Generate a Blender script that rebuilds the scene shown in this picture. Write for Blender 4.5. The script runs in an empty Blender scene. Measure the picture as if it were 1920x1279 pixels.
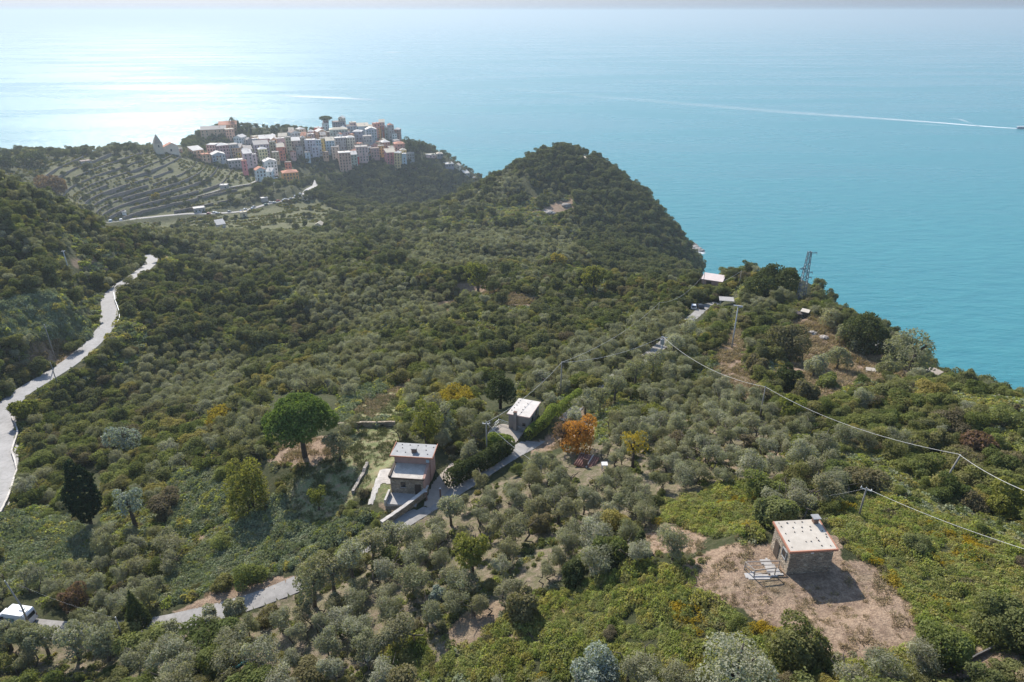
# Aerial view of a Ligurian headland village, olive groves and the sea
import bpy, bmesh, math, random
import numpy as np
from mathutils import Vector, Matrix

R = math.radians
random.seed(11)
rng = np.random.default_rng(7)
scene = bpy.context.scene
COL = scene.collection

# ------------------------------------------------------------------ camera
CAM_Z = 260.0
PITCH = R(25.8)
FPX = 1280.0                      # focal length in pixels of the 1920 px wide photograph
cam_data = bpy.data.cameras.new('camera')
cam_data.sensor_width = 36.0
cam_data.lens = 24.0
cam_data.clip_start = 0.5
cam_data.clip_end = 2000000.0
cam = bpy.data.objects.new('camera', cam_data)
cam.location = (0, 0, CAM_Z)
cam.rotation_euler = (math.pi / 2 - PITCH, 0, 0)
COL.objects.link(cam)
scene.camera = cam

HAZE_DENSITY = 0.00016
# ------------------------------------------------------------------ sky, sun, exposure
SUN_AZ, SUN_EL = R(-26.5), R(37.0)          # azimuth from +Y, negative = to the left of the view
world = bpy.data.worlds.new('World')
scene.world = world
world.use_nodes = True
wn = world.node_tree
wn.nodes.clear()
sky = wn.nodes.new('ShaderNodeTexSky')
sky.sky_type = 'NISHITA'
sky.sun_disc = False
sky.sun_elevation = SUN_EL
sky.sun_rotation = SUN_AZ
sky.altitude = 200
sky.air_density = 1.0
sky.dust_density = 0.5
sky.ozone_density = 1.0
bg = wn.nodes.new('ShaderNodeBackground')
bg.inputs['Strength'].default_value = 0.145
wo = wn.nodes.new('ShaderNodeOutputWorld')
# haze band painted into the sky: colour darkened and blued towards the horizon
tc = wn.nodes.new('ShaderNodeTexCoord')
sx_ = wn.nodes.new('ShaderNodeSeparateXYZ')
wn.links.new(tc.outputs['Generated'], sx_.inputs[0])
hr_ = wn.nodes.new('ShaderNodeValToRGB')
hr_.color_ramp.elements[0].position = 0.0
hr_.color_ramp.elements[0].color = (0.175, 0.235, 0.46, 1)
hr_.color_ramp.elements[1].position = 0.16
hr_.color_ramp.elements[1].color = (1, 1, 1, 1)
wn.links.new(sx_.outputs[2], hr_.inputs[0])
mx_ = wn.nodes.new('ShaderNodeMix')
mx_.data_type = 'RGBA'
mx_.blend_type = 'MULTIPLY'
mx_.inputs[0].default_value = 1.0
wn.links.new(sky.outputs[0], mx_.inputs[6])
wn.links.new(hr_.outputs[0], mx_.inputs[7])
wn.links.new(mx_.outputs[2], bg.inputs['Color'])
wn.links.new(bg.outputs[0], wo.inputs['Surface'])

sun_data = bpy.data.lights.new('sun', 'SUN')
sun_data.energy = 4.8
sun_data.angle = R(0.53)
sun_data.color = (1.0, 0.94, 0.85)
sun = bpy.data.objects.new('sun', sun_data)
SUN_DIR = Vector((math.sin(SUN_AZ) * math.cos(SUN_EL), math.cos(SUN_AZ) * math.cos(SUN_EL), math.sin(SUN_EL)))
sun.rotation_euler = SUN_DIR.to_track_quat('Z', 'Y').to_euler()
sun.location = (-60, 100, 400)
COL.objects.link(sun)

scene.view_settings.view_transform = 'Standard'
scene.view_settings.look = 'None'
scene.view_settings.gamma = 1.0
scene.view_settings.exposure = 0.7
scene.view_settings.use_curve_mapping = False
try:
    scene.cycles.use_denoising = True
    scene.cycles.volume_bounces = 1
    scene.cycles.max_bounces = 6
    scene.cycles.diffuse_bounces = 2
    scene.cycles.glossy_bounces = 2
    scene.cycles.transmission_bounces = 3
    scene.cycles.transparent_max_bounces = 6
    scene.cycles.caustics_reflective = False
    scene.cycles.caustics_refractive = False
    scene.cycles.sample_clamp_indirect = 4.0
except Exception:
    pass

cP, sP = math.cos(PITCH), math.sin(PITCH)


def ray(px, py):
    """Direction (numpy-friendly) of a photograph pixel as azimuth and tangent of the dip."""
    u = (np.asarray(px, float) - 960.0) / FPX
    v = (639.5 - np.asarray(py, float)) / FPX
    dx, dy, dz = u, cP + v * sP, -sP + v * cP
    return np.arctan2(dx, dy), -dz / np.hypot(dx, dy)


def project(x, y, z):
    dz = np.asarray(z, float) - CAM_Z
    depth = y * cP - dz * sP
    v = (y * sP + dz * cP) / depth
    u = x / depth
    return 960.0 + FPX * u, 639.5 - FPX * v
# ------------------------------------------------------------------ terrain as a height field
# survey points: (column, row, z) where the height is known, (column, row, None, r) where the distance is
Z_PTS = [  # px, py, z
    (0, 1279, 187), (300, 1279, 190), (600, 1279, 194), (850, 1279, 198), (1100, 1279, 202.5), (1400, 1279, 207), (1700, 1279, 209), (1920, 1279, 209.5),
    (0, 1650, 189), (500, 1700, 197), (960, 1700, 205), (1400, 1700, 211), (1920, 1700, 214), (-400, 1279, 186), (2300, 1279, 213), (2300, 950, 204),
    (960, 2600, 208), (-300, 2200, 192), (2200, 2200, 216),
    (1475, 1077, 207.3), (1560, 1090, 207.4), (1400, 1062, 207.0), (1300, 1060, 206), (1700, 1180, 208.6), (1640, 1000, 206.0), (1500, 1000, 205.5),
    (1920, 1000, 203.3), (1920, 880, 198.5), (1700, 930, 203), (1850, 1150, 207.5),
    (1650, 850, 198), (1767, 925, 200.6), (1300, 900, 200.4), (1100, 1000, 199.5), (960, 1000, 196), (900, 1130, 198.5), (700, 1100, 194.2),
    (1080, 840, 194.2), (980, 815, 192.2), (775, 930, 192.4), (740, 985, 191.8), (560, 1095, 190), (430, 1145, 188.3), (280, 1195, 187), (30, 1175, 186),
    (572, 857, 190), (680, 900, 190.6), (450, 950, 184.5), (300, 1000, 181.5), (165, 985, 179.5), (1000, 860, 193.4), (880, 900, 192.9),
    (640, 800, 189), (720, 760, 186.5), (1200, 760, 187.6), (1450, 728, 188), (1235, 690, 184),
]
R_PTS = [  # px, py, r
    (0, 965, 141), (15, 850, 177), (25, 742, 211), (130, 690, 226), (205, 602, 258), (217, 551, 290), (283, 490, 352),
    (50, 640, 232), (60, 565, 262), (100, 455, 312), (0, 352, 385), (150, 408, 365), (240, 458, 365), (0, 470, 300), (-300, 352, 370), (-300, 600, 240), (-300, 850, 170),
    (400, 800, 146), (300, 800, 163), (200, 800, 172), (350, 655, 240), (450, 565, 300), (560, 505, 368), (650, 445, 495), (740, 400, 640), (400, 475, 408),
    (300, 445, 495), (450, 435, 560), (600, 655, 194), (700, 708, 149), (850, 685, 154), (800, 605, 214), (560, 765, 130), (480, 785, 137),
    (1100, 655, 164), (1000, 605, 204), (880, 545, 268), (1100, 535, 280), (1200, 517, 298), (1375, 645, 164), (1310, 585, 224), (1500, 655, 174), (1620, 697, 169),
    (1920, 757, 149), (1750, 702, 179), (1650, 634, 213), (1560, 588, 243), (1480, 543, 278), (1400, 527, 288), (1310, 534, 270), (2200, 800, 130),
    (850, 405, 538), (1060, 280, 640), (960, 318, 640), (910, 343, 630), (1000, 405, 520), (1050, 358, 570), (1180, 355, 650), (1250, 435, 640), (1305, 488, 600),
    (1300, 520, 520), (1150, 448, 500), (1100, 488, 410), (1000, 488, 400), (850, 475, 398), (730, 488, 372), (870, 368, 640),
    # the village hill and its terraces
    (60, 306, 800), (200, 293, 850), (300, 285, 880), (300, 352, 760), (100, 352, 720), (150, 392, 670), (200, 419, 672), (400, 402, 690), (500, 382, 715), (590, 352, 760),
    (480, 345, 790), (545, 347, 775), (700, 375, 850), (800, 355, 880), (620, 387, 765), (800, 278, 1010), (860, 308, 990), (900, 333, 962), (-250, 300, 800),
]
P_PTS = [  # px column at the horizon, r, z : ground that the photograph hides
    (100, 520, 122), (-150, 500, 140), (200, 560, 108), (300, 600, 103),
    (650, 880, 75), (760, 930, 75), (500, 880, 95), (430, 880, 101), (620, 1030, 107), (700, 1010, 97), (750, 1005, 91), (520, 1010, 102), (450, 1000, 104), (360, 1000, 99), (420, 1060, 104),
    (620, 1100, 84), (620, 1180, -10), (450, 1130, 88), (450, 1220, -12), (300, 970, 98), (300, 1090, -12), (100, 900, 118), (100, 1050, -12), (-250, 900, 100), (-250, 1040, -12),
    (720, 1100, 50), (720, 1160, -12), (930, 1010, -12), (860, 1060, 25), (860, 1110, -12), (790, 1080, 50), (790, 1140, -12), (960, 900, -12), (900, 800, 14), (820, 770, 45), (760, 730, 62), (690, 740, 70),
    (1060, 760, 62), (1060, 860, -12), (960, 740, 50), (960, 830, -12), (910, 730, 60), (1180, 740, 48), (1180, 840, -12), (1250, 730, 22), (1290, 820, -6), (1330, 640, 10), (1340, 850, -14), (1330, 740, -12), (1400, 700, -20), (1400, 600, -14),
    (1400, 340, 130), (1400, 430, 60), (1400, 510, -6), (1310, 330, 140), (1310, 420, 105), (1200, 350, 140),
    (1500, 325, 122), (1500, 400, 50), (1500, 470, -12), (1650, 275, 130), (1650, 345, 50), (1650, 410, -12), (1750, 238, 145), (1750, 305, 50), (1750, 360, -12), (1920, 185, 172), (1920, 250, 90), (1920, 310, -12),
    (2200, 200, 150), (2200, 260, 60), (2200, 310, -12), (2800, 160, 160), (2800, 260, -12), (2800, 90, 205),
    (1100, 1000, -25), (1100, 1500, -25), (1600, 700, -25), (1600, 1400, -25), (600, 1450, -25), (0, 1350, -25), (-600, 1300, -25), (-600, 900, 110), (-600, 500, 190), (-600, 250, 190), (2600, 700, -25), (2600, 1400, -25), (-900, 120, 190), (2900, 45, 215), (-900, 45, 196),
]


def _tps_setup():
    A, T, Z = [], [], []
    for px, py, z in Z_PTS:
        a, t = ray(px, py)
        A.append(a); T.append(math.log((CAM_Z - z) / t)); Z.append(z)
    for px, py, r in R_PTS:
        a, t = ray(px, py)
        A.append(a); T.append(math.log(r)); Z.append(CAM_Z - r * t)
    for px, r, z in P_PTS:
        A.append(math.atan2((px - 960.0) / FPX * 1.06, 1.0)); T.append(math.log(r)); Z.append(z)
    P = np.column_stack([A, T]); Z = np.array(Z, float)
    n = len(P)

    def k(d2):
        return 0.5 * d2 * np.log(d2 + 1e-12)
    D2 = ((P[:, None, :] - P[None, :, :]) ** 2).sum(-1)
    K = k(D2) + 2e-4 * np.eye(n)
    Q = np.column_stack([np.ones(n), P])
    M = np.block([[K, Q], [Q.T, np.zeros((3, 3))]])
    w = np.linalg.solve(M, np.concatenate([Z, np.zeros(3)]))
    return P, w, k


NA, NR = 640, 900
AZ0, AZ1 = R(-62), R(62)
LR0, LR1 = math.log(14.0), math.log(1450.0)
ga = np.linspace(AZ0, AZ1, NA)
gl = np.linspace(LR0, LR1, NR)
GA, GL = np.meshgrid(ga, gl, indexing='ij')
_P, _w, _k = _tps_setup()
_flat = np.column_stack([GA.ravel(), GL.ravel()])
ZG = np.empty(len(_flat))
for i in range(0, len(_flat), 20000):
    q = _flat[i:i + 20000]
    d2 = ((q[:, None, :] - _P[None, :, :]) ** 2).sum(-1)
    ZG[i:i + 20000] = _k(d2) @ _w[:len(_P)] + _w[len(_P)] + q @ _w[len(_P) + 1:]
ZG = ZG.reshape(NA, NR)
RG = np.exp(GL)
XG, YG = RG * np.sin(GA), RG * np.cos(GA)


def _hash(ix, iy, s):
    h = (ix.astype(np.int64) * 374761393 + iy.astype(np.int64) * 668265263 + s * 982451653) & 0x7fffffff
    h = ((h ^ (h >> 13)) * 1274126177) & 0x7fffffff
    return ((h ^ (h >> 16)) & 0xffff) / 65535.0


def noise2(x, y, s=0):
    x = np.asarray(x, float); y = np.asarray(y, float)
    ix, iy = np.floor(x), np.floor(y)
    fx, fy = x - ix, y - iy
    fx = fx * fx * (3 - 2 * fx); fy = fy * fy * (3 - 2 * fy)
    a = _hash(ix, iy, s); b = _hash(ix + 1, iy, s); c = _hash(ix, iy + 1, s); d = _hash(ix + 1, iy + 1, s)
    return (a * (1 - fx) + b * fx) * (1 - fy) + (c * (1 - fx) + d * fx) * fy


def fbm(x, y, s=0, o=4):
    t, a, n = 0.0, 0.5, 0.0
    for i in range(o):
        t = t + a * noise2(x * 2 ** i, y * 2 ** i, s + i); n += a; a *= 0.5
    return t / n - 0.5


ZG = np.maximum(ZG, -26)
Z_SMOOTH = ZG.copy()


def sample(G, x, y):
    a = np.arctan2(x, y); l = np.log(np.maximum(np.hypot(x, y), 1e-3))
    fa = np.clip((a - AZ0) / (AZ1 - AZ0) * (NA - 1), 0, NA - 1.001)
    fl = np.clip((l - LR0) / (LR1 - LR0) * (NR - 1), 0, NR - 1.001)
    i, j = np.floor(fa).astype(int), np.floor(fl).astype(int)
    u, v = fa - i, fl - j
    return (G[i, j] * (1 - u) + G[i + 1, j] * u) * (1 - v) + (G[i, j + 1] * (1 - u) + G[i + 1, j + 1] * u) * v


def ground(x, y):
    return float(sample(ZG, float(x), float(y)))


def hit(px, py, G=None):
    """First point of the ground along the ray of a pixel."""
    G = ZG if G is None else G
    a, t = ray(px, py)
    l = np.linspace(LR0, LR1, 2400)
    r = np.exp(l)
    zg = sample(G, r * math.sin(a), r * math.cos(a))
    zr = CAM_Z - r * t
    k = np.argmax(zr < zg)
    if not (zr < zg).any():
        k = len(r) - 1
    if k > 0:
        d0, d1 = zr[k - 1] - zg[k - 1], zr[k] - zg[k]
        f = d0 / (d0 - d1) if d0 != d1 else 0
        rr = r[k - 1] + (r[k] - r[k - 1]) * min(max(f, 0), 1)
    else:
        rr = r[0]
    x, y = rr * math.sin(a), rr * math.cos(a)
    return np.array([x, y, float(sample(G, x, y))])


def hit_land(px, py):
    """Like hit(), but a sight line that passes over the crest settles on the crest it grazes."""
    p = hit(px, py)
    if p[2] > 2: return p
    a, t = ray(px, py)
    r = np.exp(np.linspace(LR0, LR1, 2400))
    zg = sample(ZG, r * math.sin(a), r * math.cos(a))
    gap = np.where(zg > 4, (CAM_Z - r * t - zg) / r, 9.0)
    k = int(np.argmin(gap))
    return np.array([r[k] * math.sin(a), r[k] * math.cos(a), zg[k]])
# ------------------------------------------------------------------ helpers
def link(o):
    COL.objects.link(o)
    return o


def tag(o, label=None, cat=None, group=None, kind=None):
    if label: o['label'] = label
    if cat: o['category'] = cat
    if group: o['group'] = group
    if kind: o['kind'] = kind
    return o


def thing(name, label, cat, loc=(0, 0, 0), yaw=0.0, group=None):
    o = bpy.data.objects.new(name, None)
    o.empty_display_size = 0.3
    o.location = tuple(float(c) for c in loc)
    o.rotation_euler = (0, 0, yaw)
    link(o)
    return tag(o, label, cat, group)


class MB:
    """Collects vertices and faces of one mesh; faces carry a material slot and smooth flag."""

    def __init__(self):
        self.v, self.f, self.m, self.s = [], [], [], []

    def face(self, pts, m=0, s=False):
        n = len(self.v)
        self.v += [tuple(map(float, p)) for p in pts]
        self.f.append(tuple(range(n, n + len(pts)))); self.m.append(m); self.s.append(s)

    def faces(self, pts, idx, m=0, s=False):
        n = len(self.v)
        self.v += [tuple(map(float, p)) for p in pts]
        for q in idx:
            self.f.append(tuple(n + i for i in q)); self.m.append(m); self.s.append(s)

    def box(self, c, d, yaw=0.0, m=0, top=None):
        """Box with centre c and size d; top scales the upper face."""
        x, y, z = d[0] / 2, d[1] / 2, d[2] / 2
        t = top or (1, 1)
        P = [(-x, -y, -z), (x, -y, -z), (x, y, -z), (-x, y, -z), (-x * t[0], -y * t[1], z), (x * t[0], -y * t[1], z), (x * t[0], y * t[1], z), (-x * t[0], y * t[1], z)]
        cy, sy = math.cos(yaw), math.sin(yaw)
        P = [(c[0] + a * cy - b * sy, c[1] + a * sy + b * cy, c[2] + e) for a, b, e in P]
        self.faces(P, [(3, 2, 1, 0), (4, 5, 6, 7), (0, 1, 5, 4), (1, 2, 6, 5), (2, 3, 7, 6), (3, 0, 4, 7)], m)
        return self

    def hexa(self, P, m=0):
        self.faces(P, [(3, 2, 1, 0), (4, 5, 6, 7), (0, 1, 5, 4), (1, 2, 6, 5), (2, 3, 7, 6), (3, 0, 4, 7)], m)
        return self

    def prism(self, poly, axis_pts, m=0):
        """Extrude polygon 'poly' (list of 3-D points) by vector."""
        n = len(poly); d = axis_pts
        Q = [(p[0] + d[0], p[1] + d[1], p[2] + d[2]) for p in poly]
        self.faces(list(poly) + Q, [tuple(range(n))[::-1], tuple(range(n, 2 * n))] + [(i, (i + 1) % n, n + (i + 1) % n, n + i) for i in range(n)], m)
        return self

    def tube(self, path, rad, sides=6, m=0, caps=True, smooth=True):
        path = [Vector(p) for p in path]
        rad = [rad] * len(path) if not hasattr(rad, '__len__') else rad
        n0 = len(self.v)
        up = Vector((0, 0, 1))
        for i, p in enumerate(path):
            d = (path[min(i + 1, len(path) - 1)] - path[max(i - 1, 0)]).normalized()
            a = d.cross(up) if abs(d.z) < 0.95 else d.cross(Vector((0, 1, 0)))
            a.normalize(); b = d.cross(a)
            for k in range(sides):
                t = 2 * math.pi * k / sides
                q = p + (a * math.cos(t) + b * math.sin(t)) * rad[i]
                self.v.append((q.x, q.y, q.z))
        for i in range(len(path) - 1):
            for k in range(sides):
                a0 = n0 + i * sides + k; a1 = n0 + i * sides + (k + 1) % sides
                self.f.append((a0, a1, a1 + sides, a0 + sides)); self.m.append(m); self.s.append(smooth)
        if caps:
            self.f.append(tuple(n0 + k for k in range(sides))[::-1]); self.m.append(m); self.s.append(False)
            e = n0 + (len(path) - 1) * sides
            self.f.append(tuple(e + k for k in range(sides))); self.m.append(m); self.s.append(False)
        return self

    def mesh(self, name, mats):
        me = bpy.data.meshes.new(name)
        me.from_pydata(self.v, [], self.f)
        for mt in (mats if isinstance(mats, (list, tuple)) else [mats]):
            me.materials.append(mt)
        me.polygons.foreach_set('material_index', self.m)
        me.polygons.foreach_set('use_smooth', self.s)
        me.update()
        return me

    def build(self, name, mats, parent=None):
        o = bpy.data.objects.new(name, self.mesh(name, mats))
        link(o)
        if parent is not None: o.parent = parent
        return o


def np_mesh(name, V, F, mats, midx=None, smooth=False):
    """Mesh from numpy arrays: V (n,3), F (m,k)."""
    me = bpy.data.meshes.new(name)
    F = np.asarray(F, np.int32); k = F.shape[1]
    me.vertices.add(len(V)); me.vertices.foreach_set('co', np.asarray(V, np.float32).ravel())
    me.loops.add(F.size); me.loops.foreach_set('vertex_index', F.ravel())
    me.polygons.add(len(F)); me.polygons.foreach_set('loop_start', np.arange(0, F.size, k, dtype=np.int32))
    for mt in (mats if isinstance(mats, (list, tuple)) else [mats]):
        me.materials.append(mt)
    if midx is not None: me.polygons.foreach_set('material_index', np.asarray(midx, np.int32))
    me.polygons.foreach_set('use_smooth', np.full(len(F), smooth))
    me.update(calc_edges=True)
    return me


def in_poly(px, py, poly):
    px = np.asarray(px, float); py = np.asarray(py, float)
    r = np.zeros(px.shape, bool)
    n = len(poly)
    for i in range(n):
        x0, y0 = poly[i]; x1, y1 = poly[(i + 1) % n]
        c = (y0 > py) != (y1 > py)
        with np.errstate(divide='ignore', invalid='ignore'):
            r ^= c & (px < (x1 - x0) * (py - y0) / (y1 - y0 + 1e-12) + x0)
    return r


def in_any(px, py, polys):
    r = np.zeros(np.shape(px), bool)
    for p in polys: r |= in_poly(px, py, p)
    return r


# ------------------------------------------------------------------ materials
def srgb(r, g, b):
    f = lambda c: (c / 255 / 12.92) if c / 255 <= 0.04045 else ((c / 255 + 0.055) / 1.055) ** 2.4
    return (f(r), f(g), f(b))


class NT:
    """Small node-tree helper."""

    def __init__(self, name):
        self.mat = bpy.data.materials.new(name)
        self.mat.use_nodes = True
        self.t = self.mat.node_tree
        self.t.nodes.clear()
        self.out = self.t.nodes.new('ShaderNodeOutputMaterial')

    def n(self, kind, **kw):
        o = self.t.nodes.new(kind)
        for k, v in kw.items():
            setattr(o, k, v)
        return o

    def l(self, a, b):
        self.t.links.new(a, b)

    def noise(self, scale, detail=4, rough=0.6, vec=None, out='Fac'):
        o = self.n('ShaderNodeTexNoise')
        o.inputs['Scale'].default_value = scale
        o.inputs['Detail'].default_value = detail
        o.inputs['Roughness'].default_value = rough
        if vec is not None: self.l(vec, o.inputs['Vector'])
        return o.outputs[out]

    def ramp(self, fac, stops, interp='LINEAR'):
        o = self.n('ShaderNodeValToRGB')
        o.color_ramp.interpolation = interp
        e = o.color_ramp.elements
        while len(e) < len(stops): e.new(0.5)
        for i, (p, c) in enumerate(stops):
            e[i].position = p
            e[i].color = (c[0], c[1], c[2], 1) if hasattr(c, '__len__') else (c, c, c, 1)
        if fac is not None: self.l(fac, o.inputs[0])
        return o.outputs['Color']

    def mix(self, fac, a, b, mode='MIX'):
        o = self.n('ShaderNodeMix', data_type='RGBA', blend_type=mode)
        for s, v in ((o.inputs[0], fac), (o.inputs[6], a), (o.inputs[7], b)):
            if hasattr(v, 'is_linked'): self.l(v, s)
            elif hasattr(v, '__len__'): s.default_value = (v[0], v[1], v[2], 1)
            else: s.default_value = v
        return o.outputs[2]

    def math(self, op, a, b=0.0, c=None):
        o = self.n('ShaderNodeMath', operation=op)
        for s, v in zip(o.inputs, (a, b, c)):
            if v is None: continue
            if hasattr(v, 'is_linked'): self.l(v, s)
            else: s.default_value = v
        return o.outputs[0]

    def pos(self):
        return self.n('ShaderNodeNewGeometry').outputs['Position']

    def obj(self):
        return self.n('ShaderNodeTexCoord').outputs['Object']

    def bsdf(self, color, rough=0.8, spec=0.3, metal=0.0, bump=None, bump_dist=0.05):
        o = self.n('ShaderNodeBsdfPrincipled')
        for key, v in (('Base Color', color), ('Roughness', rough), ('Specular IOR Level', spec), ('Metallic', metal)):
            s = o.inputs[key]
            if hasattr(v, 'is_linked'): self.l(v, s)
            elif hasattr(v, '__len__'): s.default_value = (v[0], v[1], v[2], 1)
            else: s.default_value = v
        if bump is not None:
            b = self.n('ShaderNodeBump')
            b.inputs['Distance'].default_value = bump_dist
            b.inputs['Strength'].default_value = 1.0
            self.l(bump, b.inputs['Height'])
            self.l(b.outputs[0], o.inputs['Normal'])
        self.l(o.outputs[0], self.out.inputs['Surface'])
        return o


_mc = {}


def M(name, c, c2=None, scale=3.0, rough=0.85, spec=0.25, metal=0.0, world=False, bump=0.0):
    """Weathered paint, stone, metal: colour c wandering towards c2 with an uneven noise."""
    if name in _mc: return _mc[name]
    t = NT(name)
    c2 = c2 or tuple(k * 0.72 for k in c)
    v = t.pos() if world else t.obj()
    f = t.noise(scale, 6, 0.65, v)
    f2 = t.noise(scale * 0.23, 2, 0.5, v)
    g = t.math('ADD', t.math('MULTIPLY', f, 0.6), t.math('MULTIPLY', f2, 0.4))
    col = t.ramp(g, [(0.32, c2), (0.62, c)])
    t.bsdf(col, rough, spec, metal, f if bump else None, bump or 0.01)
    _mc[name] = t.mat
    return t.mat
# ------------------------------------------------------------------ roads, level pads and the ground sheet
DRY = [
    [(1290, 1062), (1335, 1030), (1440, 1016), (1560, 1000), (1585, 1035), (1640, 1062), (1695, 1110), (1738, 1180), (1735, 1218), (1640, 1232), (1530, 1222), (1470, 1192), (1420, 1166), (1370, 1142), (1330, 1126), (1297, 1098)],
    [(1195, 1012), (1250, 985), (1330, 1005), (1310, 1035), (1220, 1045)],
    [(1480, 600), (1540, 590), (1640, 640), (1700, 690), (1765, 702), (1700, 722), (1600, 722), (1560, 760), (1470, 772), (1440, 722), (1480, 660)],
    [(1360, 625), (1400, 620), (1400, 690), (1445, 742), (1400, 765), (1330, 700)],
    [(830, 536), (880, 528), (950, 540), (930, 551), (840, 549)], [(930, 562), (960, 549), (1012, 558), (1000, 576), (950, 580)], [(790, 576), (850, 562), (900, 566), (830, 586)],
    [(1010, 396), (1040, 380), (1076, 372), (1080, 390), (1030, 406)], [(1084, 294), (1112, 291), (1112, 303), (1090, 305)],
    [(505, 862), (530, 828), (625, 818), (650, 852), (600, 872), (540, 875)], [(330, 1152), (420, 1106), (500, 1085), (560, 1068), (565, 1086), (480, 1112), (400, 1142), (340, 1168)],
    [(60, 640), (140, 640), (130, 680), (40, 700)], [(1820, 1230), (1920, 1190), (1920, 1279), (1760, 1279)], [(1000, 835), (1060, 810), (1050, 840), (985, 870)],
    [(650, 770), (770, 705), (770, 730), (680, 790)],
]
SOIL = [
    [(700, 1245), (760, 1200), (850, 1180), (950, 1080), (1000, 1035), (1100, 1005), (1240, 985), (1220, 1050), (1080, 1082), (990, 1112), (930, 1162), (880, 1212), (760, 1279), (690, 1279)],
    [(0, 1195), (280, 1210), (560, 1115), (700, 1020), (880, 925), (1010, 870), (1250, 780), (1420, 780), (1500, 930), (1250, 985), (1000, 1020), (800, 1180), (650, 1279), (0, 1279)],
]
GRASS = [
    [(530, 905), (620, 860), (680, 800), (740, 800), (772, 836), (740, 872), (712, 905), (640, 962), (560, 1002), (505, 962)], [(640, 772), (700, 730), (762, 742), (760, 792), (650, 802)],
    [(690, 945), (712, 880), (735, 870), (730, 945)], [(0, 565), (80, 550), (165, 590), (170, 640), (0, 640)],
]
ROADS = {
    'lane': ([(-90, 1152), (20, 1170), (150, 1188), (280, 1184), (430, 1145), (560, 1096), (650, 1042), (740, 985), (800, 945), (880, 897), (960, 846), (1012, 815), (1052, 785), (1095, 750), (1150, 712), (1185, 690), (1218, 665), (1252, 635), (1295, 600), (1322, 578), (1345, 568)], 3.5),
    'valley_road': ([(-50, 1010), (-5, 945), (5, 900), (10, 850), (8, 800), (14, 755), (45, 730), (70, 718), (100, 702), (135, 682), (160, 655), (185, 632), (203, 608), (207, 582), (203, 556), (225, 535), (262, 510), (281, 497), (287, 485), (280, 476)], 6.4),
    'village_road': ([(190, 420), (250, 412), (300, 406), (350, 401), (400, 401), (450, 398), (500, 384), (540, 375), (560, 368), (580, 357), (594, 346)], 6.0),
    'footpath': ([(372, 368), (400, 360), (430, 351), (470, 345), (492, 333)], 2.5),
}


def resample(P, step):
    P = np.asarray(P, float)
    d = np.r_[0, np.cumsum(np.hypot(*np.diff(P[:, :2], axis=0).T))]
    t = np.arange(0, d[-1], step)
    return np.column_stack([np.interp(t, d, P[:, k]) for k in range(P.shape[1])])


def smooth_line(P, n):
    P = np.asarray(P, float).copy()
    for _ in range(n):
        Q = P.copy(); Q[1:-1] = (P[:-2] + 2 * P[1:-1] + P[2:]) / 4; P = Q
    return P


ZG = ZG + 0.9 * fbm(XG / 22, YG / 22, 3, 4) * np.clip((RG - 20) / 60, 0.25, 4.0) * (ZG > -5)
# broad gullies and spurs of the middle slopes
_g = fbm(XG / 75 + 0.3 * fbm(XG / 40, YG / 40, 45, 2), YG / 75, 41, 3)
ZG = ZG + (np.abs(_g) * -58 + 8.0) * np.clip((RG - 170) / 120, 0, 1) * np.clip((520 - RG) / 120, 0, 1) * (ZG > 20)
road_lines = {}
for nm, (pts, wid) in ROADS.items():
    P = np.array([hit(px, py, Z_SMOOTH) for px, py in pts])
    P = resample(P, 1.5)
    P = smooth_line(P, 10)
    z = smooth_line(np.column_stack([P[:, 2]] * 2), 120)[:, 0]
    P[:, 2] = z
    road_lines[nm] = P


DROAD = np.full(ZG.shape, 99.0)


def carve(P, half, blend):
    """Level the ground along a polyline."""
    global ZG, DROAD
    mn, mx = P[:, :2].min(0) - half - blend, P[:, :2].max(0) + half + blend
    idx = np.nonzero(((XG > mn[0]) & (XG < mx[0]) & (YG > mn[1]) & (YG < mx[1])).ravel())[0]
    X, Y = XG.ravel()[idx], YG.ravel()[idx]
    zf = ZG.ravel().copy()
    bd = np.full(len(idx), 1e9); bz = np.zeros(len(idx))
    for k in range(0, len(P)):
        d = (X - P[k, 0]) ** 2 + (Y - P[k, 1]) ** 2
        m = d < bd
        bd[m] = d[m]; bz[m] = P[k, 2]
    bd = np.sqrt(bd)
    df = DROAD.ravel().copy(); df[idx] = np.minimum(df[idx], bd); DROAD = df.reshape(ZG.shape)
    w = np.clip((bd - half) / blend, 0, 1); w = w * w * (3 - 2 * w)
    zf[idx] = np.where(bd < half + blend, bz * (1 - w) + zf[idx] * w, zf[idx])
    ZG = zf.reshape(ZG.shape)


def pad(x, y, z, half, blend):
    global ZG
    d = np.hypot(XG - x, YG - y)
    w = np.clip((d - half) / blend, 0, 1); w = w * w * (3 - 2 * w)
    ZG = np.where(d < half + blend, z * (1 - w) + ZG * w, ZG)


for nm in ('valley_road', 'village_road', 'lane', 'footpath'):
    wid = ROADS[nm][1]
    far = {'valley_road': 1.6, 'village_road': 4.0, 'lane': 0.5, 'footpath': 3.0}[nm]
    carve(road_lines[nm], wid / 2 + far, 5.0 + far)
PADS = [(*hit(1500, 1060, Z_SMOOTH)[:2], 207.3, 5.5, 4.0), (-15.6, 89.5, 192.4, 5.5, 3.0), (2.3, 107.5, 192.1, 5.0, 3.0)]
for p in PADS: pad(*p)

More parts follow.
